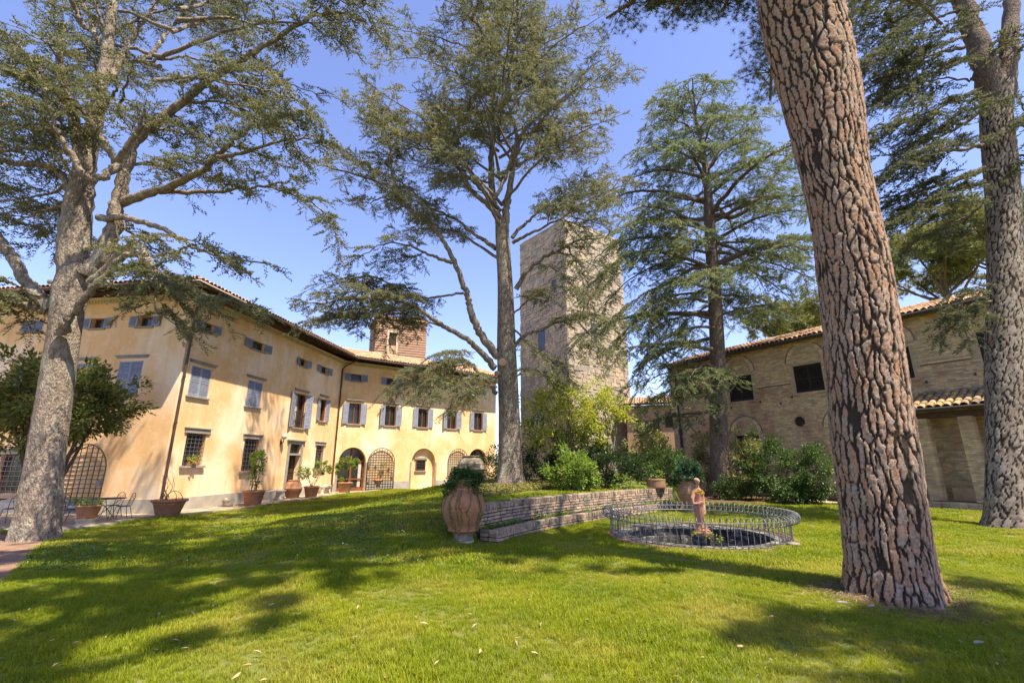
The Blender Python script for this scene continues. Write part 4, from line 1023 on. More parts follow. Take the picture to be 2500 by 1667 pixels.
# ---------------------------------------------------------------- urns, pots, benches, garden furniture
def ivy_dome(root, c, Rr, n, size, material, name='ivy', clumps=40, cr=.09):
    P, D = clump_cloud(c, Rr, n, clumps, cr, .45); leaf_mesh(name, P, D, size, material, root, BLEAF_V)
def strands(root, c, r0, spec, zt, material, name='trailing_ivy'):
    """hanging stems with small leaves that follow the jar: spec = (angle, length)"""
    LP = []; LD = []; mb = MB()
    for ang, ln in spec:
        p = []; a = ang
        for i in range(int(ln / .03)):
            q = i * .03; zq = zt - q; rr = r0(zq) + .018; a += random.uniform(-.05, .05); p.append((rr * math.cos(a), rr * math.sin(a), zq))
            for _ in range(2): LP.append(p[-1]); LD.append((math.cos(a) * .5, math.sin(a) * .5, -.6))
        if len(p) > 2: mb.tube(p, .004, 4)
    mb.build('vine', M['twig'], root, kind='stuff')
    leaf_mesh(name, np.array(LP) + rng.normal(0, .012, (len(LP), 3)), np.array(LD), .035, material, root, BLEAF_V)

ux, uy = -1.05, 10.52
u = empty('terracotta_urn', (ux, uy, -.02), R(-90), 'large ribbed terracotta urn overflowing with ivy at the left end of the brick wall', 'urn')
UP = [(.215, .30), (.225, .335), (.29, .35), (.325, .365), (.33, .385), (.31, .40), (.36, .50), (.415, .62), (.45, .74), (.455, .755), (.46, .80), (.455, .90), (.43, 1.0), (.385, 1.08), (.31, 1.15), (.275, 1.18), (.285, 1.20), (.285, 1.225), (.255, 1.24), (.235, 1.28), (.235, 1.34), (.27, 1.37), (.285, 1.39), (.28, 1.41), (.24, 1.41), (.2, 1.36)]
mb = MB(); mb.lathe(UP, 40); ub_ = mb.build('jar', M['terracotta'], u)
mb = MB()
for zz, r in ((.775, .46), (1.16, .312)): mb.lathe([(r - .012, zz - .012), (r + .004, zz - .006), (r + .004, zz + .006), (r - .012, zz + .012)], 40, caps=False)
mb.build('band', M['terracotta'], ub_)
mb = MB()
for a in (0.62,): mb.tube([((np.interp(zz, [q[1] for q in UP[6:16]], [q[0] for q in UP[6:16]]) + .004) * math.cos(a), (np.interp(zz, [q[1] for q in UP[6:16]], [q[0] for q in UP[6:16]]) + .004) * math.sin(a), zz) for zz in np.linspace(.5, 1.16, 12)], .014, 5)
mb.build('rib', M['terracotta'], ub_)
mb = MB(); Rz = lambda zz: float(np.interp(zz, [q[1] for q in UP], [q[0] for q in UP]))
def onjar(a, zz, o=.004): r = Rz(zz) + o; return (r * math.cos(a), r * math.sin(a), zz)
for pth in ([(-.16, .96), (-.02, .86), (.10, .80)], [(.14, .97), (.0, .87), (-.10, .80)], [(t_, q_) for t_, q_ in [(.02 + .09 * math.cos(t) - .09, .83 + .045 * math.sin(t)) for t in np.linspace(0, 6.28, 10)]], [(.02 + .09 * math.cos(t) + .09, .83 + .045 * math.sin(t)) for t in np.linspace(0, 6.28, 10)], [(-.16, .96), (-.10, .93)], [(.14, .97), (.07, .94)]):
    mb.tube([onjar(a, zz) for a, zz in pth], .013, 6)
mb.build('relief', M['terracotta'], ub_)
mb = MB(); mb.lathe([(.24, .18), (.245, .19), (.215, .21), (.205, .28), (.215, .30)], 28); mb.build('foot', M['oldjar'], u)
mb = MB(); mb.lathe([(.22, .125), (.24, .14), (.24, .165), (.215, .18)], 24); mb.lathe([(.19, -.05), (.18, .125)], 12); mb.build('stone_base', M['plinth'], u)
mb = MB(); mb.lathe([(.001, 1.36), (.24, 1.37)], 20, caps=False); mb.build('soil', M['pot_soil'], u)
ivy_dome(u, (0, 0, 1.46), (.37, .40, .17), 3400, .05, M['ivy'])
strands(u, (0, 0), Rz, [(random.uniform(-1.7, 1.5), random.choice((.3, .5, .7, .9, 1.05))) for _ in range(7)] + [(-.55, 1.1), (-.5, 1.0), (-1.1, .6), (-1.4, .7)] + [(random.uniform(1.6, 4.4), random.uniform(.2, .6)) for _ in range(4)], 1.40, M['trail'])
ivy_dome(u, (.10, -.30, 1.18), (.2, .15, .24), 800, .042, M['ivy'])
ivy_dome(u, (.12, .28, 1.25), (.16, .12, .16), 360, .042, M['ivy'])

u2x, u2y = 6.42, 17.55
u2 = empty('terracotta_urn', (u2x, u2y, .0), R(-100), 'terracotta urn with blue green foliage half hidden behind the statue', 'urn')
mb = MB(); mb.lathe([(r * .80, (zz - .30) * .86 + .25) for r, zz in UP], 32); mb.build('jar', M['terraold'], u2)
mb = MB(); mb.lathe([(.22, -.1), (.20, .1), (.17, .25)], 20); mb.build('foot', M['oldjar'], u2)
ivy_dome(u2, (0, 0, 1.42), (.52, .52, .30), 3200, .075, M['bluegreen'], 'foliage', 50, .14)

u3 = empty('old_jar', (-2.25, 26, gz(-2.25, 26) - .25), 0, 'empty grey lichened oil jar standing before the far arched doorway', 'jar')
mb = MB(); mb.lathe([(.33, 0), (.36, .05), (.50, .35), (.70, .72), (.76, .95), (.775, .97), (.775, 1.0), (.75, 1.02), (.74, 1.2), (.64, 1.42), (.50, 1.55), (.44, 1.6), (.47, 1.63), (.49, 1.66), (.47, 1.70), (.40, 1.70), (.36, 1.6)], 32); mb.build('jar', M['oldjar'], u3)
mb = MB()
for zz, r in ((.5, .59), (1.25, .725)): mb.lathe([(r - .012, zz - .02), (r + .012, zz - .01), (r + .012, zz + .01), (r - .012, zz + .02)], 32, caps=False)
mb.build('band', M['oldjar'], u3)

def pot(root, r, h, material=None, taper=.68):
    mb = MB(); mb.lathe([(r * taper, 0), (r * (taper + .22), h * .72), (r * (taper + .23), h * .73), (r * (taper + .255), h * .76), (r * (taper + .235), h * .78), (r * .93, h * .86), (r, h * .87), (r * 1.02, h * .93), (r, h), (r * .9, h), (r * .86, h * .92)], 28)
    o = mb.build('pot', material or M['terracotta'], root)
    mb = MB(); mb.lathe([(.001, h * .93), (r * .88, h * .92)], 20, caps=False); mb.build('soil', M['pot_soil'], root)
    return o
def potted(x, y, r, h, label, plants, zoff=0.0, leafm='lemon', name='potted_plant', cat='potted plant', group=None, leaf=.11):
    """plants: (dx, dy, height of crown centre, rx, rz, n leaves)"""
    t = empty(name, (x, y, gz(x, y) + .02 + zoff), random.uniform(0, 3), label, cat, group); pot(t, r, h)
    mb = MB(); Ps = []; Ds = []
    for dx, dy, hc, rx, rz_, n in plants:
        for k in range(4):
            b = Vector((random.uniform(-.3, .3) * r, random.uniform(-.3, .3) * r, h * .9)); e = Vector((dx + random.uniform(-.5, .5) * rx, dy + random.uniform(-.5, .5) * rx, h + hc + random.uniform(-.2, .5) * rz_))
            mb.tube([b, b.lerp(e, .5) + Vector((random.uniform(-.07, .07), random.uniform(-.07, .07), 0)), e], [.016, .012, .006], 5)
        P, D = clump_cloud((dx, dy, h + hc), (rx, rx, rz_), n, 16, .15, .4); Ps.append(P); Ds.append(D)
    mb.build('stem', M['twig'], t, kind='stuff')
    leaf_mesh('foliage', np.concatenate(Ps), np.concatenate(Ds), leaf, M[leafm], t)
    return t
potted(-12.55, 23.45, .5, .72, 'terracotta pot with a tall leggy climber before the second barred window from the drainpipe corner', [(0, 0, 1.4, .5, .45, 900), (.1, .1, .6, .42, .6, 360)], leafm='bright')
potted(-11.95, 28.7, .44, .66, 'terracotta pot with a forked lemon bush beside the front door bench', [(-.5, -.1, .75, .40, .42, 560), (.5, .1, 1.1, .52, .55, 900)])
potted(-11.25, 32.35, .48, .70, 'terracotta pot with a dense upright lemon bush before the first arched doorway', [(0, 0, 1.0, .72, .95, 2200)], leafm='bright')
potted(-10.35, 36.5, .52, .78, 'terracotta pot with a small round lemon bush before the first lattice gate', [(0, 0, 1.0, .75, .75, 1200)], leafm='lemon')
potted(-7.15, 40.1, .52, .80, 'terracotta pot with a flat topped lemon bush before the blind arch', [(.1, 0, 1.2, .9, .6, 1300), (-.9, .2, .7, .35, .55, 220)], leafm='lemon')
# wide pot of bare twigs by the corner drainpipe
t = empty('twig_pot', (-13.25, 18.75, gz(-13.25, 18.75) + .02), 0, 'wide low terracotta pot of bare twining stems by the villa corner drainpipe', 'potted plant')
pot(t, .60, .62, taper=.62); mb = MB()
for k in range(9):
    a = random.uniform(0, 6.28); p = [Vector((.3 * math.cos(a), .3 * math.sin(a), .55))]
    for q in range(6): p.append(p[-1] + Vector((random.uniform(-.13, .13), random.uniform(-.13, .13), random.uniform(.1, .24))))
    mb.tube(p, [.013 - .0015 * i for i in range(7)], 4)
mb.tube([(.1 + .35 * math.cos(q), .05, .55 + .38 * math.sin(q)) for q in np.linspace(0.2, 2.9, 9)], .014, 5)
mb.build('stem', M['barkgrey'], t, kind='stuff')
P, D = clump_cloud((0, 0, .66), (.4, .4, .08), 160, 12, .08); leaf_mesh('foliage', P, D, .05, M['ivy'], t)
# pot on a stone block by the lattice gate on the end wall
p0 = at(212, 1262, 16.3); gx0, gy0 = p0.x, p0.y
t = empty('stone_block', (gx0, gy0, gz(gx0, gy0)), .3, 'rough grey stone block under the small terracotta pot by the garden table', 'stone')
mb = MB(); mb.lathe([(.30, -.05), (.27, .1), (.24, .16), (.28, .2), (.29, .27)], 9); mb.build('block', M['plinth'], t)
t = empty('potted_plant', (gx0, gy0, gz(gx0, gy0) + .275), .3, 'terracotta pot of low yellow green leaves raised on a stone block by the garden table', 'potted plant'); pot(t, .36, .42)
P, D = clump_cloud((0, 0, .52), (.40, .40, .14), 420, 20, .10); leaf_mesh('foliage', P, D, .07, M['lemon'], t)

def bench(x, y, ang, label):
    t = empty('stone_bench', (x, y, gz(x, y) + .02), ang, label, 'bench', 'white stone benches along the villa')
    mb = MB(); mb.hexa([(-.75, -.22, .42), (.75, -.22, .42), (.75, .22, .42), (-.75, .22, .42)], [(-.78, -.24, .51), (.78, -.24, .51), (.78, .24, .51), (-.78, .24, .51)]); mb.build('seat', M['stonewhite'], t)
    for s in (-1, 1):
        mb = MB(); c = s * .48; mb.hexa([(c - .17, -.19, 0), (c + .17, -.19, 0), (c + .17, .19, 0), (c - .17, .19, 0)], [(c - .17, -.19, .07), (c + .17, -.19, .07), (c + .17, .19, .07), (c - .17, .19, .07)])
        o_ = s * .1; mb.hexa([(c - .11 - o_ * .3, -.15, .07), (c + .11 - o_ * .3, -.15, .07), (c + .11 - o_ * .3, .15, .07), (c - .11 - o_ * .3, .15, .07)], [(c - .1 + o_, -.18, .42), (c + .1 + o_, -.18, .42), (c + .1 + o_, .18, .42), (c - .1 + o_, .18, .42)])
        mb.build('leg', M['stonewhite'], t)
ba1 = math.atan2(d1.y, d1.x)
p_ = F1.p(7.0, 0, .5); bench(p_.x, p_.y, ba1, 'white stone bench on splayed legs between the tall climber pot and the squat jar')
p_ = F1.p(12.3, 0, .55); bench(p_.x, p_.y, ba1, 'white stone bench on splayed legs in the inner corner under the drainpipe')
p_ = F1.p(8.4, 0, .75); t = empty('squat_jar', (p_.x, p_.y, gz(p_.x, p_.y) + .02), 0, 'squat banded terracotta jar standing empty beside the front door', 'jar')
mb = MB(); mb.lathe([(.27, 0), (.33, .04), (.36, .10), (.41, .26), (.43, .28), (.43, .32), (.455, .34), (.47, .5), (.48, .52), (.48, .56), (.46, .58), (.43, .75), (.36, .90), (.31, .95), (.33, .97), (.33, 1.0), (.28, 1.0), (.25, .92)], 28); mb.build('jar', M['terracotta'], t)
p_ = F1.p(3.35, 0, .5); t = empty('stone_finial', (p_.x, p_.y, gz(p_.x, p_.y) + .02), 0, 'small mossy stone finial standing against the grey plinth near the villa corner', 'finial')
mb = MB(); mb.box((0, 0, .05), (.5, .34, .1)); mb.lathe([(.13, .1), (.14, .13), (.10, .16), (.16, .24), (.15, .32), (.07, .40), (.02, .45)], 14); mb.build('finial', M['oldjar'], t)
P, D = clump_cloud((.05, -.1, .3), (.3, .14, .14), 260, 12, .08); leaf_mesh('foliage', P, D, .06, M['lime'], wb); 
wb.rotation_euler = (0, 0, 0)
# wall lamp and roof floodlight
p_ = F1.p(7.75, 3.15, .02); t = empty('wall_lamp', tuple(p_), 0, 'round glass wall lamp on a dark bracket beside the front door', 'lamp')
mb = MB(); Fl = Face((0, 0), d1); mb.tube([Fl.p(0, -.35, .02), Fl.p(0, -.28, .16), Fl.p(0, -.1, .18)], .025, 6); mb.tube([Fl.p(0, -.42, .01), Fl.p(0, -.2, .01)], .05, 6); mb.build('bracket', M['iron'], t)
mb = MB(); mb.lathe([(.06, -.10), (.14, -.03), (.16, .05), (.12, .15), (.05, .18)], 14, tuple(Fl.n * .18)); mb.build('globe', M['lampglass'], t)
p_ = F0.p(9.4, EZ + .35, .9); t = empty('floodlight', tuple(p_), 0, 'small grey round floodlight raised on the roof edge behind the left trunk', 'floodlight')
mb = MB(); mb.tube([(0, 0, -.2), (0, 0, .18)], .02, 6); mb.tube([(-.14, -.04, .22), (.14, .04, .22)], .11, 12); mb.build('lamp_head', M['galv'], t)

# bistro table and chairs of thin iron
def bistro_chair(x, y, ang, label):
    t = empty('garden_chair', (x, y, gz(x, y) + .02), ang, label, 'chair', 'thin iron garden chairs on the terrace')
    mb = MB(); mb.lathe([(.2, .44), (.21, .45), (.2, .465), (.05, .46)], 16); mb.build('seat', M['iron'], t)
    for s in (-1, 1):
        mb = MB(); mb.tube([(s * .17, .15, .45), (s * .21, .24, 0)], .011, 5); mb.build('leg', M['iron'], t)
        mb = MB(); mb.tube([(s * .17, -.15, .45), (s * .20, -.26, 0)], .011, 5); mb.build('leg', M['iron'], t)
    mb = MB(); mb.tube([(.19, -.17, .45), (.20, -.24, .72)] + [(.20 * math.cos(q), -.25 - .02 * math.sin(q), .74 + .17 * math.sin(q)) for q in np.linspace(.2, 2.94, 9)] + [(-.20, -.24, .72), (-.19, -.17, .45)], .011, 5)
    for s in (-1, 1): mb.tube([(s * (.10 + .055 * math.cos(q)), -.24, .76 + .06 * math.sin(q)) for q in np.linspace(0, 5.5, 9)] + [(s * .07, -.2, .6), (s * .05, -.17, .46)], .007, 4)
    mb.build('backrest', M['iron'], t); return t
tp = at(258, 1255, 17.9)
t = empty('garden_table', (tp.x, tp.y, gz(tp.x, tp.y) + .02), .4, 'round thin topped iron garden table on crossed legs before the end wall', 'table')
mb = MB(); mb.lathe([(.001, .725), (.53, .725), (.54, .735), (.53, .745), (.001, .745)], 24, caps=False); mb.build('tabletop', M['rafter'], t)
for q in range(3):
    a = q * 2.094; mb = MB(); mb.tube([(.38 * math.cos(a), .38 * math.sin(a), .72), (.02 * math.cos(a + 1), .02 * math.sin(a + 1), .38), (-.36 * math.cos(a), -.36 * math.sin(a), 0)], .013, 5); mb.build('leg', M['iron'], t)
for (u_, y_, a_, lb) in ((298, 17.9, 1.9, 'iron garden chair with scrolled back right of the garden table, nearest the twig pot'), (272, 18.7, 2.9, 'iron garden chair half hidden behind the garden table'), (180, 17.2, -1.2, 'iron garden chair holding a pale cushion beside the left trunk'), (28, 16.8, 1.2, 'iron garden chair at the far left edge beyond the left trunk')):
    p_ = at(u_, 1250, y_); c_ = bistro_chair(p_.x, p_.y, a_, lb)
    if u_ == 180:
        k_ = empty('cushion', (p_.x, p_.y, gz(p_.x, p_.y) + .49), a_, 'pale lilac cushion lying on the iron chair beside the left trunk', 'cushion')
        mb = MB(); mb.lathe([(.001, 0), (.17, .0), (.2, .04), (.17, .08), (.001, .09)], 14, caps=False); mb.build('pad', M['white'], k_)
p_ = at(5, 1250, 16.9); t = empty('garden_table', (p_.x - .6, p_.y, gz(p_.x, p_.y) + .02), .4, 'small iron table at the left edge under the barred window', 'table')
mb = MB(); mb.lathe([(.001, .725), (.45, .725), (.46, .735), (.45, .745), (.001, .745)], 24, caps=False); mb.build('tabletop', M['rafter'], t)
for q in range(3):
    a = q * 2.094; mb = MB(); mb.tube([(.34 * math.cos(a), .34 * math.sin(a), .72), (0, 0, .38), (-.34 * math.cos(a), -.34 * math.sin(a), 0)], .013, 5); mb.build('leg', M['iron'], t)
# bowl and ribbed planter on the upper terrace
t = empty('planter_bowl', (.78, 13.45, gz(.78, 13.45)), 0, 'low dark planter bowl with a few green leaves standing behind the wall coping', 'planter')
mb = MB(); mb.lathe([(.12, 0), (.14, .03), (.26, .1), (.31, .17), (.32, .2), (.27, .2), (.2, .14)], 20); mb.build('bowl', M['rafter'], t)
P, D = clump_cloud((-.1, 0, .3), (.2, .16, .15), 300, 14, .07); leaf_mesh('foliage', P, D, .06, M['bluegreen'], t)
p_ = wf(WL - .75, -.16)[0]; t = empty('ribbed_planter', (p_.x, p_.y, .775), 0, 'round ribbed terracotta planter on the right end of the brick wall', 'planter')
mb = MB(); mb.lathe([(.33, 0)] + [(.34 + .02 * (i % 2), .03 + .04 * i) for i in range(8)] + [(.37, .34), (.31, .34)], 24); mb.build('planter', M['terraold'], t)
P, D = clump_cloud((0, 0, .5), (.3, .3, .25), 160, 14, .1); leaf_mesh('foliage', P, D, .06, M['bright'], t)

# ---------------------------------------------------------------- trees
def spray_template(nt_=8, needles=3, L=1.0, ln=.18, wd=.046, seed=1):
    r = np.random.default_rng(seed); V = []; F = []
    for i in range(nt_):
        x = (i + .6) / nt_ * L; side = 1 if i % 2 else -1
        c = np.array([x, side * .07 * (1.1 - x) , r.uniform(-.02, .05)])
        for k in range(needles):
            d = np.array([r.uniform(.1, 1), side * r.uniform(.0, 1.1) + r.normal(0, .3), r.uniform(-.2, .9)]); d /= np.linalg.norm(d)
            s = np.cross(d, r.normal(0, 1, 3)); s /= np.linalg.norm(s)
            l = ln * r.uniform(.7, 1.3); n = len(V); V += [c - d * l * .3 + s * wd, c - d * l * .3 - s * wd, c + d * l]; F.append((n, n + 1, n + 2))
    return np.array(V), np.array(F)
SPRAY = [spray_template(seed=s) for s in range(3)]
def pom_template(n=15, seed=1, w=.075):
    r = np.random.default_rng(seed); V = []; F = []
    for k in range(n):
        a = r.uniform(0, 2 * np.pi); zc = r.uniform(-.35, 1); q = math.sqrt(max(0, 1 - zc * zc)); d = np.array([q * math.cos(a), q * math.sin(a), zc]); s = np.cross(d, r.normal(0, 1, 3)); s /= np.linalg.norm(s)
        m = len(V); V += [s * w, -s * w, d * r.uniform(.75, 1.15)]; F.append((m, m + 1, m + 2))
    return np.array(V), np.array(F)
POM = [pom_template(seed=s) for s in range(3)]; FINEPOM = [pom_template(36, s, .022) for s in range(3)]

def smooth_path(P, n):
    """Catmull-Rom through control points (k, d)"""
    P = np.asarray(P, float); Q = np.vstack([2 * P[0] - P[1], P, 2 * P[-1] - P[-2]]); out = []
    for i in range(len(P) - 1):
        p0, p1, p2, p3 = Q[i:i + 4]
        for t in np.linspace(0, 1, n, endpoint=False): out.append(.5 * (2 * p1 + (p2 - p0) * t + (2 * p0 - 5 * p1 + 4 * p2 - p3) * t * t + (3 * p1 - p0 - 3 * p2 + p3) * t ** 3))
    return np.array(out + [P[-1]])

class Tree:
    def __init__(s, name, x, y, label, bark, needle, cat='tree', group=None, limb_mat=None):
        s.x, s.y = x, y; s.z = gz(x, y); s.root = empty(name, (x, y, s.z - .05), 0, label, cat, group); s.bark = bark; s.needle = needle; s.limb_mat = limb_mat or bark
        s.SP = []; s.SD = []; s.SS = []; s.tw = MB()
    def loc(s, p): return np.asarray(p, float) - np.array(s.root.location)
    def trunk(s, rows, n=36, k=10, seed=3, flare=.5, rough=.05, name='trunk', res=8, lobes=5):
        """rows of (x,y,z,radius) in the world"""
        A = smooth_path(rows, res); r = np.random.default_rng(seed); ph = r.uniform(0, 6.28, 6); V = []
        z0 = A[0, 2]
        for i, (x, y, zz, rad) in enumerate(A):
            h = zz - z0; fl = flare * math.exp(-h / .45)
            for j in range(n):
                a = 2 * math.pi * j / n
                f = 1 + fl * (.35 + .5 * max(0, math.sin(lobes * a + ph[0])) ** 1.0) + rough * (math.sin(3 * a + h * .7 + ph[1]) * .6 + math.sin(7 * a - h * 1.1 + ph[2]) * .35 + math.sin(13 * a + h * 2.3 + ph[3]) * .2)
                V.append((x + rad * f * math.cos(a), y + rad * f * math.sin(a), zz))
        m = len(A); F = [(i * n + j, i * n + (j + 1) % n, (i + 1) * n + (j + 1) % n, (i + 1) * n + j) for i in range(m - 1) for j in range(n)]
        return mesh_np(name, s.loc(np.array(V)), np.array(F), s.bark, s.root, smooth=True)
    def limb(s, pts, r0, r1, foliate=True, start=.3, spacing=.42, sub=1.5, droop=.35, dens=1.0, name='limb', res=6, wob=.05, build=True, sag=0, spread=1.0, sc=.42):
        A = smooth_path(np.asarray(pts, float), res); m = len(A); t = np.linspace(0, 1, m)
        A[1:-1] += rng.normal(0, wob, (m - 2, 3)) * .5
        if build:
            mb = MB(); mb.tube([Vector(p) for p in s.loc(A)], list(r0 + (r1 - r0) * t ** .8), 8 if r0 > .06 else 5, caps=True); mb.build(name, s.limb_mat, s.root)
        if foliate: s.foliate(A, start, spacing, sub, droop, dens, spread, sc)
    def foliate(s, A, start=.3, spacing=.42, sub=1.5, droop=.35, dens=1.0, spread=1.0, sc=.42):
        seg = np.linalg.norm(np.diff(A, axis=0), axis=1); S = np.concatenate([[0], np.cumsum(seg)]); L = S[-1]; q = L * start; side = 1
        while q < L + spacing:
            qq = min(q, L); p = np.array([np.interp(qq, S, A[:, i]) for i in range(3)]); e = min(qq + .1, L); b = max(0, e - .25)
            T = np.array([np.interp(e, S, A[:, i]) - np.interp(b, S, A[:, i]) for i in range(3)]); T /= np.linalg.norm(T) + 1e-9
            sd = np.cross(T, [0, 0, 1.]); ln_ = np.linalg.norm(sd); sd = sd / ln_ if ln_ > .25 else rdir(1, -.1, .1)[0]
            f = qq / L; tip = 1 - .62 * max(0, (f - .35) / .65)
            l = sub * tip * rng.uniform(.55, 1.25)
            if q >= L: D = T
            else: D = .6 * T + side * spread * sd + np.array([0, 0, rng.uniform(-.1, .22)]) + rng.normal(0, .15, 3)
            D /= np.linalg.norm(D); s.sub(p, D, l, droop, dens, sc); side = -side; q += spacing * rng.uniform(.6, 1.4)
    def sub(s, p, D, l, droop=.35, dens=1.0, sc=.36, order=0):
        k = 6; t = np.linspace(0, 1, k)[:, None]; C = p + D * l * t + np.array([0, 0, 1.]) * (.16 * l * t - droop * l * t * t) + np.cumsum(rng.normal(0, .03 * l, (k, 3)), 0) * t
        s.tw.tube([Vector(c) for c in s.loc(C)], list(np.linspace(.006 + .008 * l, .003, k)), 4, caps=False) if order == 0 else s.tw.tube([Vector(c) for c in s.loc(C[[0, 3, 5]])], [.004 + .006 * l, .004, .002], 3, caps=False)
        sd = np.cross(D, [0, 0, 1.]); sd /= np.linalg.norm(sd) + 1e-9
        if order == 0 and l > .7:
            m = int(l / .21); sg = 1
            for q in np.linspace(.14, .92, m):
                b = np.array([np.interp(q, t[:, 0], C[:, i]) for i in range(3)]); d = .7 * D + sg * sd * rng.uniform(.6, 1.1) + rng.normal(0, .14, 3) + np.array([0, 0, rng.uniform(-.05, .2) - droop * .4 * q]); d /= np.linalg.norm(d)
                s.sub(b, d, l * (.52 - .3 * q) * rng.uniform(.6, 1.25), droop * 1.1, dens, sc, 1); sg = -sg
        n = max(3, int(l / .085 * dens)); q = np.clip(rng.uniform(.1, 1.0, n), 0, 1)
        B = np.stack([np.interp(q, t[:, 0], C[:, i]) for i in range(3)], 1)
        sg = rng.choice([-1, 1], n)[:, None]
        DD = D * rng.uniform(.3, 1, (n, 1)) + sd * sg * rng.uniform(.3, 1.0, (n, 1)) + rng.normal(0, .18, (n, 3)); DD[:, 2] -= droop * .55 + rng.uniform(-.1, .35, n)
        s.SP.append(B); s.SD.append(DD); s.SS.append(sc * (1.1 - .45 * q) * rng.uniform(.75, 1.3, n))
    def crown(s, mats=None, templates=SPRAY, name='crown'):
        Vs = []; Fs = []; off = 0
        P = np.concatenate(s.SP); D = np.concatenate(s.SD); S = np.concatenate(s.SS); which = rng.integers(0, len(templates), len(P))
        for k, (tv, tf) in enumerate(templates):
            m = which == k; up = rng.normal(0, .35, (m.sum(), 3)) + np.array([0, 0, 1]); V, F = scatter(tv, tf, s.loc(P[m]), frames(D[m], up), S[m]); Vs.append(V); Fs.append(F + off); off += len(V)
        o = mesh_np(name, np.concatenate(Vs), np.concatenate(Fs), s.needle, s.root)
        if s.tw.v: s.tw.build('twigs', M['twig'], s.root, kind='stuff')
        return len(P)

def px(pts, y0, dy=0.0):
    """photo pixels (2500 wide) to points whose depth runs from y0 by dy over the line"""
    n = len(pts); return [tuple(at(u_, v_, y0 + dy * i / max(1, n - 1))) for i, (u_, v_) in enumerate(pts)]
c0 = lambda pts: [(a / 2.24, b / 2.24) for a, b in pts]
c7 = lambda pts: [(800 + a / 2.24, b / 2.24) for a, b in pts]
c8 = lambda pts: [(1600 + a / 2.24, b / 2.24) for a, b in pts]
c1_ = lambda pts: [(a / 1.96, 600 + b / 1.96) for a, b in pts]
c2_ = lambda pts: [(600 + a / 2.613, 700 + b / 2.613) for a, b in pts]
c4_ = lambda pts: [(1200 + a / 2.09, 500 + b / 2.09) for a, b in pts]

# --- the spreading cedar on the left
T1 = Tree('cedar_tree', -11.85, 12.3, 'huge many stemmed cedar with pale lichened bark at the left beside the reddish path', M['barkgrey'], M['cedarA'])
Y1 = 12.3
T1.trunk([(-11.85, Y1, -.15, .45), (-11.95, Y1, .7, .42), (-12.12, Y1, 1.9, .385), (-12.32, Y1, 3.75, .365), (-12.5, Y1, 5.4, .36), (-12.62, Y1, 6.4, .39), (-12.66, Y1, 7.1, .34)], 40, flare=.25, rough=.05)
def stem(T, pts, y0, dy, r0, r1, **k): T.limb(px(pts, y0, dy), r0, r1, **k)
kw = dict(spacing=.46, sub=1.7, droop=.5, dens=.8)
stem(T1, c0([(405, 1520), (430, 1300), (450, 1080), (480, 880), (525, 640), (560, 430), (600, 200), (620, 0), (640, -180)]), Y1, .3, .33, .12, start=.45, **kw)
stem(T1, c0([(380, 1540), (370, 1320), (400, 1100), (440, 900), (400, 650), (345, 480), (330, 300), (350, 120)]), Y1, -.6, .27, .07, start=.45, **kw)
stem(T1, c0([(470, 1500), (560, 1400), (620, 1240), (640, 1100), (690, 900), (740, 770), (860, 670), (1000, 560), (1130, 450), (1320, 330), (1490, 220), (1700, 95), (1850, 70), (2000, 120)]), Y1, .6, .25, .045, start=.34, **kw)
stem(T1, c0([(655, 1110), (860, 1040), (1060, 960), (1170, 870), (1250, 790), (1340, 720), (1400, 640)]), Y1 + .2, -1.6, .15, .03, start=.4, **kw)
stem(T1, c0([(1190, 860), (1350, 830), (1600, 760), (1750, 740)]), Y1 - .8, -.8, .07, .015, start=.25, **kw)
stem(T1, c0([(870, 1050), (1050, 1050), (1250, 1040), (1420, 1020), (1580, 990)]), Y1, .9, .085, .03, start=.45, **kw)
stem(T1, c0([(1450, 1020), (1650, 1080), (1800, 1190), (1850, 1330)]), Y1 + .5, .4, .045, .01, start=.2, **kw)
stem(T1, c0([(540, 1190), (700, 1195), (850, 1240), (980, 1300), (1080, 1360), (1200, 1400), (1450, 1440)]), Y1, -1.5, .11, .02, start=.5, **kw)
stem(T1, c1_([(290, 430), (330, 350), (390, 270), (480, 170), (580, 60), (660, 40), (680, 100), (640, 110)]), Y1 - .4, -.7, .14, .05, start=.75, **kw)
stem(T1, c1_([(440, 180), (560, 60), (660, -10), (740, 120), (880, 200), (1000, 240), (1180, 280)]), Y1 - .2, -1.6, .15, .025, start=.45, spacing=.28, sub=1.5, droop=.55)
stem(T1, c1_([(690, 60), (760, 170), (740, 290), (830, 370)]), Y1 - 1, -.8, .06, .015, start=.2, spacing=.25, sub=1.3, droop=.6)
stem(T1, c1_([(250, 310), (190, 250), (130, 180), (60, 60), (0, -20), (-60, -120)]), Y1, -.4, .19, .12, start=.7, **kw)
stem(T1, c1_([(250, 330), (180, 300), (100, 280), (0, 262), (-100, 270)]), Y1, -.3, .10, .06, start=.5, spacing=.3, sub=1.3, droop=.55)
stem(T1, c1_([(200, 240), (80, 210), (0, 230), (-120, 260)]), Y1 - .4, -.6, .06, .02, start=.1, spacing=.25, sub=1.3, droop=.55)
stem(T1, c0([(400, 1060), (340, 960), (300, 920), (200, 900), (100, 895), (0, 890), (-150, 900)]), Y1, -.6, .12, .05, start=.4, **kw)
stem(T1, c0([(430, 840), (330, 820), (250, 810), (120, 820), (0, 832), (-120, 850)]), Y1, .8, .09, .04, start=.4, **kw)
stem(T1, c0([(650, 910), (580, 950), (500, 985), (430, 920), (350, 780), (300, 690), (260, 560), (210, 400), (100, 250), (0, 180)]), Y1 - .6, -1.8, .12, .03, start=.3, **kw)
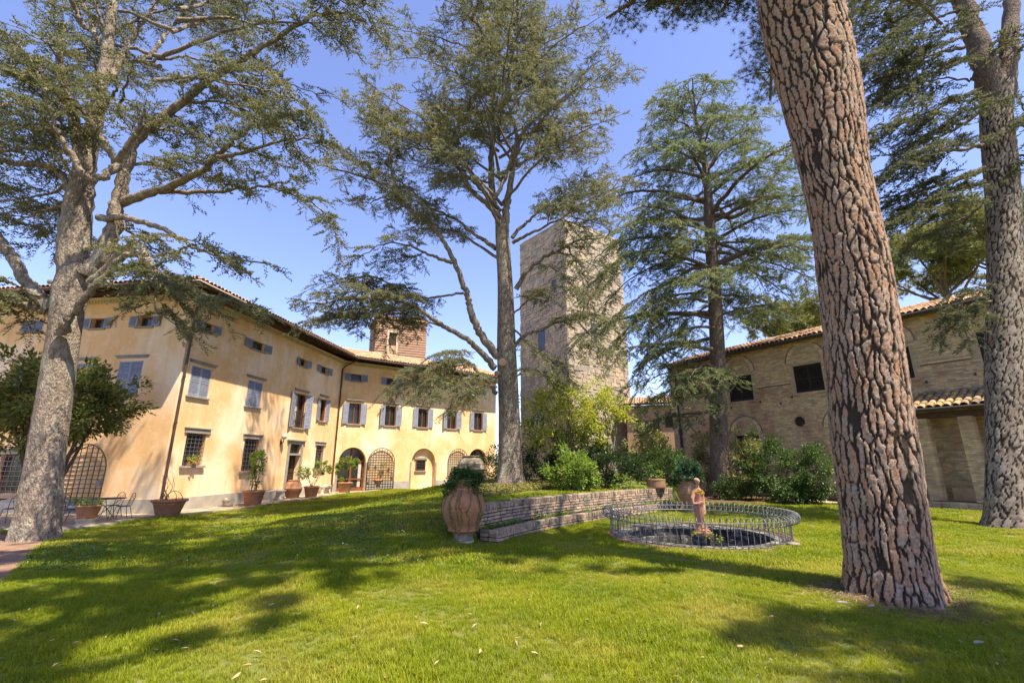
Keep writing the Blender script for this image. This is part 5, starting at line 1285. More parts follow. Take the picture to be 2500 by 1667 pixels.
stem(T1, c0([(630, 900), (570, 780), (510, 680), (440, 600), (380, 550), (200, 450), (60, 380), (-60, 330)]), Y1 - .4, -1.6, .10, .03, start=.3, **kw)
stem(T1, c0([(650, 880), (700, 800), (760, 700), (790, 590)]), Y1 - .5, -.8, .10, .03, start=.5, **kw)
stem(T1, c0([(520, 620), (600, 540), (650, 470)]), Y1 - .2, -.5, .09, .03, start=.4, **kw)
stem(T1, c0([(620, 420), (680, 270), (760, 150), (820, 70), (880, -20)]), Y1 + .4, .7, .12, .05, start=.6, **kw)
stem(T1, c0([(780, 340), (870, 250), (900, 190), (960, 120), (1060, 0), (1120, -90)]), Y1 + .3, 1.0, .08, .03, start=.5, **kw)
stem(T1, c0([(560, 250), (520, 180), (470, 60), (430, -60)]), Y1 + .2, .6, .10, .05, start=.6, **kw)
stem(T1, c0([(590, 230), (560, 130), (510, 0)]), Y1 + .2, -.6, .08, .04, start=.5, **kw)
stem(T1, c0([(470, 160), (420, 60), (370, -30)]), Y1 - .2, -.7, .09, .05, start=.4, **kw)
stem(T1, c0([(780, 345), (900, 325), (990, 310), (1110, 330), (1230, 360), (1500, 440), (1700, 500), (1840, 540)]), Y1 + .4, 1.2, .06, .012, start=.45, spacing=.4, sub=1.2, droop=.5)
stem(T1, c0([(700, 130), (850, 70), (1020, 60), (1200, 130), (1330, 210)]), Y1 + .5, 1.5, .05, .012, start=.4, spacing=.4, sub=1.0, droop=.5, dens=.7)
stem(T1, c0([(1650, 120), (1760, 40), (1880, 10), (2050, 90), (2150, 190)]), Y1 + .5, .6, .04, .01, start=.1, spacing=.28, sub=1.6, droop=.5)
stem(T1, c0([(970, 460), (1080, 430), (1200, 450), (1400, 480), (1600, 540), (1720, 640)]), Y1 + .3, -1.4, .06, .012, start=.3, **kw)
stem(T1, c0([(1390, 660), (1480, 700), (1620, 730), (1800, 800)]), Y1 - 1.4, -.6, .04, .01, start=.1, **kw)
for (u_, v_, y_) in ((60, 140, 10.3), (200, 100, 10.6), (330, 150, 10.6), (130, 250, 10.8), (30, 300, 10.9), (20, 60, 10.0), (90, 190, 9.9)):
    e = at(u_ / 1.0, v_ / 1.0, y_); b = at(170 + u_ * .35, v_ + 130, Y1); T1.limb([tuple(b), tuple(b.lerp(e, .5) + Vector((0, 0, .35))), tuple(e)], .05, .012, start=.4, spacing=.5, sub=1.3, droop=.35, dens=.7)
for pts, dy in (([(400, 1100), (250, 1150), (100, 1200), (0, 1190)], 2), ([(380, 1000), (260, 1060), (100, 1090), (-60, 1100)], 2.5), ([(350, 700), (200, 680), (40, 720), (-60, 740)], 1.5), ([(420, 1180), (330, 1270), (250, 1360)], 1.5), ([(330, 600), (180, 600), (60, 560), (-40, 600)], -1.2), ([(700, 900), (850, 900), (1000, 960), (1120, 1040)], 2.2), ([(640, 1220), (800, 1330), (950, 1420)], 1.8), ([(780, 700), (950, 720), (1120, 780), (1250, 900)], 2.0), ([(1000, 560), (1200, 560), (1400, 600), (1560, 700)], 1.6)):
    stem(T1, c0(pts), Y1 + .3, dy, .06, .012, start=.2, spacing=.36, sub=1.5, droop=.55, dens=.85)
for i in range(15):
    h = rng.uniform(12.5, 20); a = rng.uniform(-.5, 3.3); Ln = rng.uniform(3.5, 7.5); c_ = np.interp(h, [6, 12, 20], [-12.6, -12.2, -11.5])
    p0_ = np.array([c_, Y1 + .4, h]); p2_ = p0_ + np.array([math.cos(a) * Ln, math.sin(a) * Ln * (.4 if math.cos(a) > -.2 else .8), rng.uniform(.1, .5) * Ln])
    T1.limb([p0_, (p0_ + p2_) / 2 + np.array([0, 0, .1 * Ln]), p2_], .08, .015, start=.45, spacing=.46, sub=1.7, droop=.45, dens=.85)
nT1 = T1.crown()

# --- the tall cedar in the middle
T2 = Tree('cedar_tree', -.08, 19, 'tall grey trunked cedar standing in the middle on the mound above the brick wall', M['barkgrey'], M['cedarB']); Y2 = 19
T2.trunk([(-.08, Y2, .75, .52), (-.08, Y2, 1.6, .47), (-.12, Y2, 3.8, .43), (-.21, Y2, 6.1, .41), (-.31, Y2, 9.25, .34), (-.42, Y2, 11.2, .32), (-.46, Y2, 12.2, .30)], 32, flare=.55, rough=.05)
k2 = dict(spacing=.42, sub=2.0, droop=.34)
stem(T2, c7([(950, 1290), (935, 1200), (900, 1090), (893, 900), (905, 700), (885, 500), (840, 300), (800, 100), (780, -80)]), Y2, .4, .22, .05, start=.35, **k2)
stem(T2, c7([(970, 1270), (975, 1150), (990, 1060), (1015, 900), (1050, 760), (1120, 660), (1200, 600), (1330, 500), (1400, 400), (1500, 330)]), Y2, -.5, .20, .03, start=.42, **k2)
stem(T2, c7([(1040, 780), (1020, 680), (980, 560), (1000, 450), (1040, 280), (1010, 130), (1000, 0), (1010, -120)]), Y2 - .2, -.6, .10, .03, start=.3, **k2)
stem(T2, c7([(910, 1090), (960, 1000), (1000, 880), (1030, 760)]), Y2 - .3, -.3, .10, .06, start=.9, **k2)
stem(T2, c2_([(1610, 450), (1560, 390), (1480, 270), (1440, 180), (1420, 90), (1390, 0)]) + c7([(700, 1450), (640, 1330), (580, 1250), (450, 1140), (370, 1040), (200, 970), (20, 920), (-60, 900)]), Y2, -1.2, .20, .03, start=.5, **k2)
stem(T2, c7([(375, 1050), (345, 900), (345, 760), (325, 660), (270, 590), (230, 500)]), Y2 - .9, -.5, .08, .015, start=.3, **k2)
stem(T2, c7([(920, 1360), (860, 1320), (800, 1280), (700, 1200), (600, 1150), (500, 1120), (400, 1130)]), Y2, 1.6, .12, .02, start=.4, **k2)
stem(T2, c7([(680, 1440), (600, 1410), (550, 1390), (430, 1340), (300, 1340), (150, 1420)]), Y2 - .6, -1.2, .09, .015, start=.3, **k2)
stem(T2, c7([(965, 1210), (880, 1120), (780, 1040), (720, 930), (690, 880), (600, 830), (500, 815), (370, 805), (250, 760)]), Y2, -1.6, .15, .02, start=.4, **k2)
stem(T2, c7([(690, 885), (670, 780), (640, 680), (620, 600), (560, 500)]), Y2 - .9, -.4, .07, .015, start=.3, **k2)
stem(T2, c7([(900, 1090), (800, 1000), (740, 930), (700, 800), (560, 700)]), Y2, 1.4, .1, .02, start=.5, **k2)
stem(T2, c7([(1010, 1300), (1060, 1240), (1130, 1180), (1260, 1090), (1420, 1000), (1520, 960)]), Y2, 1.2, .10, .02, start=.35, **k2)
stem(T2, c7([(1010, 1330), (1080, 1290), (1150, 1260), (1300, 1180), (1450, 1080), (1600, 1020)]), Y2, -1.6, .09, .02, start=.35, **k2)
stem(T2, c4_([(125, 430), (190, 330), (270, 270), (370, 215), (450, 180), (560, 170)]), Y2, -.8, .12, .03, start=.5, spacing=.35, sub=1.4, droop=.5)
stem(T2, c4_([(390, 200), (430, 300), (470, 400), (500, 470)]), Y2 - .6, -.5, .05, .012, start=.2, spacing=.3, sub=1.2, droop=.6)
stem(T2, c4_([(125, 715), (180, 660), (240, 640), (330, 600), (430, 575), (480, 520), (520, 460)]), Y2, -1.1, .09, .03, start=.45, spacing=.35, sub=1.3, droop=.5)
stem(T2, c4_([(435, 575), (480, 640), (540, 720), (620, 760)]), Y2 - .8, -.4, .06, .012, start=.3, spacing=.3, sub=1.3, droop=.6)
stem(T2, c2_([(1590, 520), (1510, 430), (1430, 350), (1300, 270), (1180, 200), (1050, 110), (900, 80), (700, 70), (520, 100), (380, 110)]), Y2 - .1, -2.2, .15, .02, start=.42, spacing=.36, sub=1.7, droop=.5)
stem(T2, c2_([(1100, 130), (950, 150), (800, 190), (600, 200), (420, 210)]), Y2 - 1.3, 1.2, .05, .012, start=.1, spacing=.34, sub=1.6, droop=.5)
stem(T2, c2_([(1600, 680), (1540, 600), (1480, 560), (1440, 490), (1300, 470), (1150, 500), (1000, 560)]), Y2, -2.4, .10, .02, start=.4, spacing=.32, sub=1.7, droop=.6)
stem(T2, c2_([(1450, 500), (1330, 420), (1200, 440)]), Y2 - 1, -1.0, .05, .015, start=.2, spacing=.32, sub=1.5, droop=.5)
stem(T2, c2_([(1390, 40), (1250, 60), (1130, 70), (1000, 20), (800, 0), (640, 40)]), Y2 - .4, .8, .06, .015, start=.2, spacing=.36, sub=1.6, droop=.5)
for i in range(46):   # the rest of the crown, towards and away from the eye
    h = rng.uniform(9.5, 24); a = rng.uniform(0, 6.28); Ln = rng.uniform(3.0, 7.2) * (1.1 - .4 * (h - 9) / 15)
    dx, dyy = math.cos(a) * .85, math.sin(a) * 1.15; bx_ = -.35 - .04 * (h - 9) + (.9 if rng.random() < .4 and h > 15 else 0)
    up_ = rng.uniform(.2, .6); p0_ = np.array([bx_, Y2, h]); p2_ = p0_ + np.array([dx * Ln, dyy * Ln, up_ * Ln]); p1_ = p0_ + (p2_ - p0_) * .5 + np.array([0, 0, .12 * Ln])
    if p2_[0] > 1.2 and h < 13: continue
    T2.limb([p0_, p1_, p2_], .08, .012, start=.4, spacing=.5, sub=1.9, droop=.34, dens=.8)
for pts, dy in (([(560, 1120), (400, 1000), (200, 900), (60, 800)], 2.0), ([(600, 830), (420, 660), (250, 580), (110, 540)], 1.5), ([(840, 300), (650, 220), (450, 170), (280, 160)], -1.5), ([(885, 500), (700, 400), (480, 320), (280, 340)], 1.8), ([(1330, 500), (1480, 480), (1640, 430)], 1.0), ([(1060, 740), (1250, 700), (1430, 690), (1580, 640)], -1.6), ([(1010, 130), (1150, 90), (1320, 110)], 1.2), ([(900, 1000), (700, 960), (480, 900), (300, 880)], 2.4), ([(370, 1040), (250, 1100), (100, 1120)], 1.5), ([(1300, 1180), (1420, 1200), (1550, 1180)], -1.5), ([(1260, 1090), (1400, 1120), (1560, 1100)], 1.8)):
    stem(T2, c7(pts), Y2, dy, .06, .012, start=.25, spacing=.46, sub=1.8, droop=.38, dens=.85)
for pts, dy in (([(1300, 270), (1100, 200), (900, 160), (700, 140), (480, 200), (330, 260)], -.8), ([(1050, 110), (850, 40), (650, 30), (450, 60)], -1.8), ([(1000, 20), (800, -60), (560, -40), (400, 20)], 1.2), ([(1440, 490), (1250, 520), (1050, 600), (900, 660)], -1.0), ([(1590, 600), (1400, 580), (1250, 620), (1120, 700)], -2.6), ([(1600, 640), (1500, 640), (1400, 690), (1330, 760)], -1.4)):
    stem(T2, c2_(pts), Y2 - .8, dy, .05, .012, start=.15, spacing=.34, sub=1.5, droop=.6, dens=.85)
for pts, dy in (([(110, 560), (200, 480), (300, 430), (400, 420), (520, 440)], -1.2), ([(120, 640), (220, 740), (330, 800), (420, 900)], -1.0), ([(120, 870), (200, 840), (300, 860), (390, 890)], -.8), ([(400, 590), (520, 560), (640, 590)], -1.4), ([(240, 300), (330, 330), (420, 420), (440, 520)], -1.0)):
    stem(T2, c4_(pts), Y2 - .2, dy, .05, .012, start=.2, spacing=.36, sub=1.2, droop=.6, dens=.8)
nT2 = T2.crown()
for (u_, v_, r_) in ((1227, 884, .16), (1213, 911, .10), (1240, 808, .09)):
    p_ = at(u_, v_, Y2 - .40); mb = MB(); n_ = Vector((random.uniform(-.5, .1), -1, -.1)).normalized(); q = Vector(T2.loc(p_)); mb.tube([q - n_ * .2, q + n_ * .05], r_, 12); mb.build('cut_limb', M['tile'] if r_ > .09 else M['barkgrey'], T2.root)

# --- the drooping blue-green cedar on the right of the middle
T3 = Tree('cedar_tree', 11.3, 25.2, 'drooping blue green cedar with a dark straight trunk in front of the brick outbuilding', M['barkdark'], M['cedarC']); Y3 = 25.2
T3.trunk([(10.85, Y3, -.1, .56), (10.95, Y3, .8, .50), (11.2, Y3, 3.7, .45), (11.55, Y3, 7, .40), (11.8, Y3, 11, .37), (12.05, Y3, 16, .30), (12.2, Y3, 20, .19), (11.8, Y3, 25, .07), (11.5, Y3, 26, .04)], 28, flare=.45, rough=.06)
k3 = dict(spacing=.66, sub=2.0, droop=.66, sc=.58, dens=.50)
stem(T3, c8([(265, 1090), (180, 1090), (80, 1080), (0, 1140), (-60, 1180), (-150, 1230)]), Y3, -1.0, .14, .02, start=.25, **k3)
stem(T3, c8([(310, 1180), (450, 1180), (580, 1060), (680, 920), (770, 800), (830, 740)]), Y3, .8, .16, .05, start=.4, **k3)
stem(T3, c8([(285, 920), (350, 830), (440, 740), (520, 650), (640, 640)]), Y3, -.6, .10, .02, start=.4, **k3)
stem(T3, c8([(340, 1330), (450, 1370), (600, 1430), (760, 1480), (890, 1540)]), Y3, -1.4, .12, .02, start=.3, **k3)
for i in range(60):
    h = 4.2 + 21 * (i / 60) ** 1.05 + rng.uniform(-.3, .3); a = i * 2.4 + rng.uniform(-.4, .4)
    Ln = np.interp(h, [4, 7, 12, 18, 23, 26], [5.4, 7.0, 6.9, 5.6, 3.2, 1.2]) * rng.uniform(.66, 1.35)
    tx = np.interp(h, [0, 7, 16, 20, 25], [10.85, 11.55, 12.05, 12.2, 11.8]); dx, dyy = math.cos(a), math.sin(a)
    if dx > -.3 and h < 9.8: continue
    if dx > -.2 and h < 11.5: Ln *= .6
    elif h < 7: Ln *= .8
    lift = np.interp(h, [4, 12, 20, 26], [-.05, .12, .35, .7]); p0_ = np.array([tx, Y3, h])
    pp = [p0_, p0_ + np.array([dx * Ln * .4, dyy * Ln * .4, lift * Ln * .55]), p0_ + np.array([dx * Ln * .75, dyy * Ln * .75, lift * Ln * .6 - .04 * Ln]), p0_ + np.array([dx * Ln, dyy * Ln, lift * Ln * .5 - .2 * Ln])]
    T3.limb(pp, .02 + .018 * Ln, .012, start=.22, **k3)
for pts, dy in (([(1745, 800), (1690, 800), (1620, 830), (1560, 900), (1530, 960)], -1.5), ([(1745, 740), (1660, 730), (1570, 770), (1500, 840), (1470, 900)], -1.0), ([(1742, 660), (1640, 640), (1540, 680), (1460, 760)], .6), ([(1748, 900), (1720, 890), (1690, 920), (1675, 960)], -.8)):
    stem(T3, pts, Y3 - .2, dy, .10, .012, start=.2, spacing=.5, sub=1.7, droop=.8, sc=.55, dens=.6)
for pts, dy in (([(1740, 700), (1640, 690), (1540, 740), (1480, 820)], -2.0), ([(1738, 620), (1620, 600), (1500, 640), (1420, 720)], -1.2), ([(1735, 560), (1600, 540), (1470, 570)], -2.2), ([(1745, 780), (1680, 770), (1600, 800), (1540, 870)], .8), ([(1735, 600), (1830, 590), (1930, 640), (2000, 700)], .8), ([(1735, 520), (1850, 480), (1960, 500)], -1.5), ([(1738, 640), (1800, 650), (1880, 690), (1940, 740)], -1.0), ([(1720, 400), (1620, 360), (1530, 380)], -1.2)):
    stem(T3, pts, Y3 - .2, dy, .10, .012, start=.2, spacing=.5, sub=1.7, droop=.8, sc=.55, dens=.6)
nT3 = T3.crown()
P, D = clump_cloud(T3.loc((11.0, Y3 - .45, 4.2)), (.16, .10, 1.3), 420, 14, .12); leaf_mesh('ivy', P, D, .08, M['ivy'], T3.root)

# --- the leaning cedar at the right edge, its branches sweeping left
T5 = Tree('cedar_tree', 13.5, 13.4, 'grey scaly trunk forking near the top at the right edge with branches sweeping left', M['barkgrey'], M['cedarD'], limb_mat=M['barkdark'])
Y5 = 13.4
fine_rows5 = [(13.6, Y5, -.15, .59), (13.8, Y5, .7, .54), (14.35, Y5, 3.0, .49), (15.0, Y5, 5.6, .46), (15.6, Y5, 7.8, .46), (16.12, Y5, 10.0, .44), (16.7, Y5, 12.9, .43), (17.15, Y5, 14.6, .44)]
# --- foreground pine
T4 = Tree('pine_tree', 5.24, 6.9, 'massive umbrella pine trunk with thick orange and grey bark plates in the right foreground', M['barkdark'], M['pine'])
rows4 = [(5.17, 6.9, -.12, .52), (5.19, 6.9, .25, .505), (5.22, 6.9, .64, .50), (5.31, 6.9, 2.13, .515), (5.50, 6.9, 4.17, .515), (5.55, 6.9, 5.71, .505), (5.54, 6.9, 6.6, .52), (5.58, 6.9, 7.42, .57), (5.59, 6.9, 8.5, .63), (5.54, 6.9, 9.6, .66), (5.5, 6.9, 10.6, .66), (5.5, 6.9, 11.6, .56)]

def bark_material(name, plates, fissure, lichen):
    m = bpy.data.materials.new(name); m.use_nodes = True; n = m.node_tree; L = n.links; p = n.nodes['Principled BSDF']; p.inputs['Roughness'].default_value = .92; p.inputs['Specular IOR Level'].default_value = .15
    at_ = n.nodes.new('ShaderNodeAttribute'); at_.attribute_name = 'bark'; sp = n.nodes.new('ShaderNodeSeparateColor'); L.new(at_.outputs['Color'], sp.inputs[0])
    rp = n.nodes.new('ShaderNodeValToRGB'); cr = rp.color_ramp; cr.interpolation = 'LINEAR'
    for i, (pos, c) in enumerate(plates):
        e = cr.elements[i] if i < 2 else cr.elements.new(pos); e.position = pos; e.color = (*c, 1)
    L.new(sp.outputs[0], rp.inputs[0])
    geo = n.nodes.new('ShaderNodeNewGeometry')
    def noise(sc, d=8):
        t = n.nodes.new('ShaderNodeTexNoise'); t.inputs['Scale'].default_value = sc; t.inputs['Detail'].default_value = d; L.new(geo.outputs['Position'], t.inputs['Vector']); return t.outputs['Fac']
    def mix(f, a, b, ty='MIX'):
        x = n.nodes.new('ShaderNodeMix'); x.data_type = 'RGBA'; x.blend_type = ty; L.new(f, x.inputs[0]); L.new(a, x.inputs[6])
        if isinstance(b, tuple): x.inputs[7].default_value = (*b, 1)
        else: L.new(b, x.inputs[7])
        return x.outputs[2]
    def rng_(f, a, b, lo=0, hi=1):
        r = n.nodes.new('ShaderNodeMapRange'); r.inputs[1].default_value = a; r.inputs[2].default_value = b; r.inputs[3].default_value = lo; r.inputs[4].default_value = hi; L.new(f, r.inputs[0]); return r.outputs[0]
    col = mix(rng_(noise(2.2), .45, .7, 0, .5), rp.outputs[0], lichen)
    col = mix(rng_(noise(38), .35, .7, 0, .45), col, tuple(q * .45 for q in plates[1][1]))
    col = mix(rng_(sp.outputs[1], .0, .38), col, fissure)
    L.new(col, p.inputs['Base Color'])
    b = n.nodes.new('ShaderNodeBump'); b.inputs['Strength'].default_value = .7; b.inputs['Distance'].default_value = .015; L.new(noise(55), b.inputs['Height']); L.new(b.outputs[0], p.inputs['Normal']); return m
def plated_trunk(T, rows, na, dz, cell_w, cell_h, depth, material, flare=.3, seed=5, twist=.25, lobes=6, name='trunk', fis=.34):
    """trunk with separate raised bark plates: jittered cells in (girth, height), fissures cut between them"""
    r = np.random.default_rng(seed); A = smooth_path(rows, 12); zz = A[:, 2]; Zs = np.arange(zz[0], zz[-1], dz); C = np.stack([np.interp(Zs, zz, A[:, i]) for i in range(4)], 1)
    per = 2 * math.pi * float(np.mean(C[:, 3])); nc = max(6, int(round(per / cell_w))); nr = int((Zs[-1] - Zs[0]) / cell_h) + 3
    kd_pts = []; 
    for i in range(nr):
        for j in range(nc):
            kd_pts.append(((j + r.uniform(.08, .92) + (i % 2) * .5) / nc * per, Zs[0] - cell_h + (i + r.uniform(0, 1)) * cell_h))
    kp = np.array(kd_pts); ct = r.random(len(kp)); chh = r.uniform(.55, 1.15, len(kp)); asp = cell_w / cell_h
    kd = kdtree.KDTree(len(kp) * 3); 
    for o_ in (-1, 0, 1):
        for i, (a, b) in enumerate(kp): kd.insert((a + o_ * per, b * asp, 0), i + (o_ + 1) * len(kp))
    kd.balance(); n = len(Zs); V = np.empty((n, na, 3)); K = np.empty((n, na, 4), np.float32); ph = r.uniform(0, 6.28, 8)
    sw = cell_w * .42; nk = int(per / sw) * int((Zs[-1] - Zs[0] + .4) / (sw * 2.2)); fp = np.stack([r.uniform(0, per, nk), r.uniform(Zs[0] - .2, Zs[-1] + .2, nk)], 1); fh = r.random(nk); kf = kdtree.KDTree(nk * 3)
    for o_ in (-1, 0, 1):
        for i, (a, b) in enumerate(fp): kf.insert((a + o_ * per, b * .45, 0), i + (o_ + 1) * nk)
    kf.balance()
    for i in range(n):
        h = Zs[i] - Zs[0]; fl = flare * math.exp(-h / .4)
        for j in range(na):
            a = 2 * math.pi * j / na; p3 = Vector((math.cos(a) * per / 6.28, math.sin(a) * per / 6.28, h)); q1 = noise.noise(p3 * 3.1); q2 = noise.noise(p3 * 13 + Vector((7, 3, 1))); q3 = noise.noise(p3 * 31)
            x = (a / (2 * math.pi) * per + cell_w * (.42 * q1 + .22 * q2 + .10 * q3) + twist * h * .12) % per; y = (Zs[i] + cell_w * (.8 * noise.noise(p3 * 2.3 + Vector((0, 9, 4))) + .3 * q2)) * asp
            q = kd.find_n((x, y, 0), 2); e = q[1][2] - q[0][2]; c = q[0][1] % len(kp); dd = q[1][0] - q[0][0]; vert = abs(dd.x) / (dd.length + 1e-6)
            wgt = .34 + .66 * vert; lw = cell_w * fis * (.45 + 1.5 * abs(noise.noise(p3 * 1.7 + Vector((3, 5, 2))))) * (.4 + .6 * vert)
            gap = 1 - min(1.0, e / lw); gap = min(1.0, gap * 1.7) ** .8 * wgt
            g2 = kf.find_n((x + .02 * q3, Zs[i] * .45 + .01 * q2, 0), 2); f2 = g2[0][1] % nk; gap = max(gap, .2 * (1 - min(1.0, (g2[1][2] - g2[0][2]) / (sw * .16))))
            hgt = (1 - gap) * (.55 * chh[c] + .26 * fh[f2] + .03 * q3 + .2)
            f = 1 + fl * (.3 + .6 * max(0, math.sin(lobes * a + ph[2]))) + .025 * math.sin(2 * a + h * .8 + ph[3]) + .02 * math.sin(3 * a - h * 1.4 + ph[4])
            rr = C[i, 3] * f - depth + depth * hgt
            V[i, j] = (C[i, 0] + rr * math.cos(a), C[i, 1] + rr * math.sin(a), Zs[i]); K[i, j] = (.62 * ct[c] + .38 * fh[f2], gap, fh[f2], 1)
    idx = np.arange(n * na).reshape(n, na); nb = np.roll(idx, -1, 1); F = np.stack([idx[:-1], nb[:-1], nb[1:], idx[1:]], -1).reshape(-1, 4)
    o = mesh_np(name, T.loc(V.reshape(-1, 3)), F, material, T.root, smooth=True)
    ca = o.data.color_attributes.new('bark', 'FLOAT_COLOR', 'POINT'); ca.data.foreach_set('color', K.reshape(-1)); return o
M['pinebark'] = bark_material('plated_pine_bark', [(0, (.34, .25, .185)), (1, (.29, .205, .15)), (.22, (.43, .215, .115)), (.45, (.39, .295, .22)), (.66, (.45, .24, .13)), (.82, (.43, .33, .25))], (.05, .035, .025), (.38, .31, .24))
M['scalebark'] = bark_material('grey_scaly_bark', [(0, (.31, .25, .20)), (1, (.26, .20, .15)), (.4, (.24, .185, .14)), (.7, (.36, .30, .24))], (.05, .038, .028), (.40, .37, .28))
plated_trunk(T4, rows4, 220, .025, .105, .44, .052, M['pinebark'], flare=.34, lobes=7, fis=.27)
plated_trunk(T5, fine_rows5, 120, .045, .13, .32, .04, M['scalebark'], flare=.3, seed=9, fis=.20)
# pine: boughs above the picture's top edge, some hanging into it
k4 = dict(spacing=.55)
def pine_bough(T, pts, r0, r1, reach, n, sc=.15, name='limb', start=.35, dn=7):
    A = smooth_path(np.asarray(pts, float), 6); mb = MB(); mb.tube([Vector(p) for p in T.loc(A)], list(np.linspace(r0, r1, len(A))), 7); mb.build(name, T.limb_mat, T.root)
    m = len(A)
    for i in range(n):
        t = start + (1 - start) * rng.random(); p = A[int(t * (m - 1))]; d = rdir(1, -.5, .7)[0]; l = reach * rng.uniform(.35, 1); e = p + d * l; mid = (p + e) / 2 + np.array([0, 0, .12 * l])
        T.tw.tube([Vector(q) for q in T.loc([p, mid, e])], [.014, .009, .005], 4, caps=False)
        c = max(5, int(l * dn)); q = rng.uniform(.3, 1.05, (c, 1)); T.SP.append(mid + (e - mid) * q + rng.normal(0, .14, (c, 3))); D = np.tile(d, (c, 1)) + rng.normal(0, .5, (c, 3)); D[:, 2] += .1; T.SD.append(D); T.SS.append(sc * rng.uniform(.7, 1.2, c))
top4 = (5.5, 6.9, 11.0)
def bough(e, r0=.2, n=26, reach=1.5, sc=.15, dn=7): 
    b = np.array(top4) + np.array([0, 0, rng.uniform(-.3, 1.5)]); e = np.array(e); pine_bough(T4, [b, b + (e - b) * .5 + np.array([0, 0, .8]), e], r0, .03, reach, n, sc, dn=dn)
for (u_, v_, y_, n_) in ((1640, 30, 8.6, 22), (1760, 30, 8.2, 18), (1530, 20, 9.3, 16), (1480, 45, 9.6, 14), (1700, -20, 8.6, 20), (1590, -30, 9.0, 22), (1880, 245, 9.2, 22), (1935, 230, 9.5, 16), (2230, 10, 8.2, 20), (2300, 60, 8.6, 14)):
    bough(at(u_, v_, y_), .07, n_ * 2, .85, .125, 21)
for e in ((3.5, 9.5, 15.5), (1.8, 7.4, 16.5), (8.2, 8.6, 16), (5, 11.5, 15.8), (6.8, 4.4, 16.2), (3.2, 4.6, 16.8), (2.2, 10.5, 17.2), (5.6, 7.2, 18.5), (7.5, 10.8, 17), (4.2, 2.8, 17.4), (.6, 8.6, 16.4), (.2, 6.0, 17.2)):
    bough(e, .2, 26, 1.9, .20, 5)
T4.crown(templates=FINEPOM)
T4.SP, T4.SD, T4.SS = [], [], []; T4.tw = MB()
for i in range(54):  # unseen high foliage, placed and stretched to cast streaky shade on the lawn
    c_ = np.array([rng.uniform(-4.6, 7.4), rng.uniform(2.2, 9.0), rng.uniform(14.5, 18.5)])
    if (c_[0] > 3.8 and c_[1] < 3.4): continue
    b = np.array([5.5, 6.9, rng.uniform(11.6, 13.5)]); pine_bough(T4, [b, b + (c_ - b) * .5 + np.array([0, 0, .7]), c_], .12, .03, .6, 3, .2)
    for q in range(3):
        m_ = int(rng.uniform(18, 46)); th = rng.uniform(-.5, .5); P, D = clump_cloud((0, 0, 0), (rng.uniform(.6, 1.5), .28, .22), m_, 7, .22); P = np.stack([P[:, 0] * math.cos(th) - P[:, 1] * math.sin(th), P[:, 0] * math.sin(th) + P[:, 1] * math.cos(th), P[:, 2]], 1) + c_ + rng.normal(0, .6, 3); D[:, 2] += .5; T4.SP.append(P); T4.SD.append(D); T4.SS.append(.30 * rng.uniform(.7, 1.3, m_))
T4.crown(templates=POM)
# cedar boughs of the right-hand tree
T5.limb([(17.0, Y5, 14.0), (16.95, Y5, 15.2), (16.9, Y5, 16.6), (16.9, Y5, 18.6), (16.6, Y5, 21)], .42, .25, foliate=False)
T5.limb([(17.2, Y5, 14.2), (17.6, Y5, 15.2), (18.1, Y5, 16.4), (18.7, Y5, 18.5)], .38, .22, foliate=False)
k5 = dict(spacing=.30, sub=1.6, droop=.42, sc=.43)
for pts, y0, dy, r0 in (([(1800, 925), (1650, 980), (1500, 1030), (1370, 1070), (1210, 1090)], Y5, .6, .11), ([(1800, 1000), (1680, 1030), (1560, 1080), (1400, 1160), (1230, 1240)], Y5, -.8, .07), ([(1790, 795), (1680, 820), (1560, 830), (1400, 880), (1200, 980)], Y5, -.6, .08),
    ([(1790, 600), (1650, 700), (1480, 780), (1300, 850), (1180, 800)], Y5, 1.0, .07), ([(1760, 490), (1620, 560), (1450, 640), (1250, 700), (1150, 720)], Y5, -1.2, .06), ([(1690, 260), (1560, 290), (1450, 330), (1280, 420), (1120, 480)], Y5, .3, .07), ([(1700, 200), (1560, 240), (1350, 270), (1180, 340), (1080, 400)], Y5, -1.2, .06),
    ([(1650, 60), (1500, 110), (1300, 120), (1150, 80), (1050, 90)], Y5, .5, .06), ([(1640, 0), (1450, 30), (1280, -10), (1100, 10)], Y5, -.9, .06), ([(1690, 330), (1500, 420), (1300, 520), (1150, 620)], Y5, -.4, .05), ([(1690, -80), (1500, -60), (1250, -90), (1080, -60)], Y5, .6, .06),
    ([(1760, 430), (1700, 440), (1550, 430), (1400, 480), (1250, 560)], Y5, .9, .05), ([(1810, 1090), (1720, 1180), (1560, 1240), (1420, 1330)], Y5, 1.0, .06), ([(1960, 480), (1990, 560), (2060, 640)], Y5, -.6, .06), ([(1960, 700), (2020, 690), (2100, 720)], Y5, -.5, .05), ([(1975, 840), (2030, 860), (2100, 900)], Y5, -.7, .05), ([(1930, 150), (2000, 190), (2100, 230)], Y5, -.9, .06)):
    T5.limb(px(c8(pts), y0, dy), r0, .012, start=.25, **k5)
# the low bough that hangs before the outbuilding wall
T5.limb(px([(2420, 735), (2370, 745), (2330, 765), (2305, 800), (2300, 830)], 13.0, .3), .04, .012, start=.05, spacing=.16, sub=.75, droop=.7, dens=1.2)
T5.limb(px([(2420, 715), (2385, 700), (2350, 720), (2320, 760)], 13.1, .0), .03, .012, start=.05, spacing=.2, sub=.7, droop=.6)
T5.limb(px([(2345, 770), (2355, 800), (2365, 840)], 13.1, .0), .02, .008, start=.0, spacing=.15, sub=.5, droop=.8)
nT5 = T5.crown()

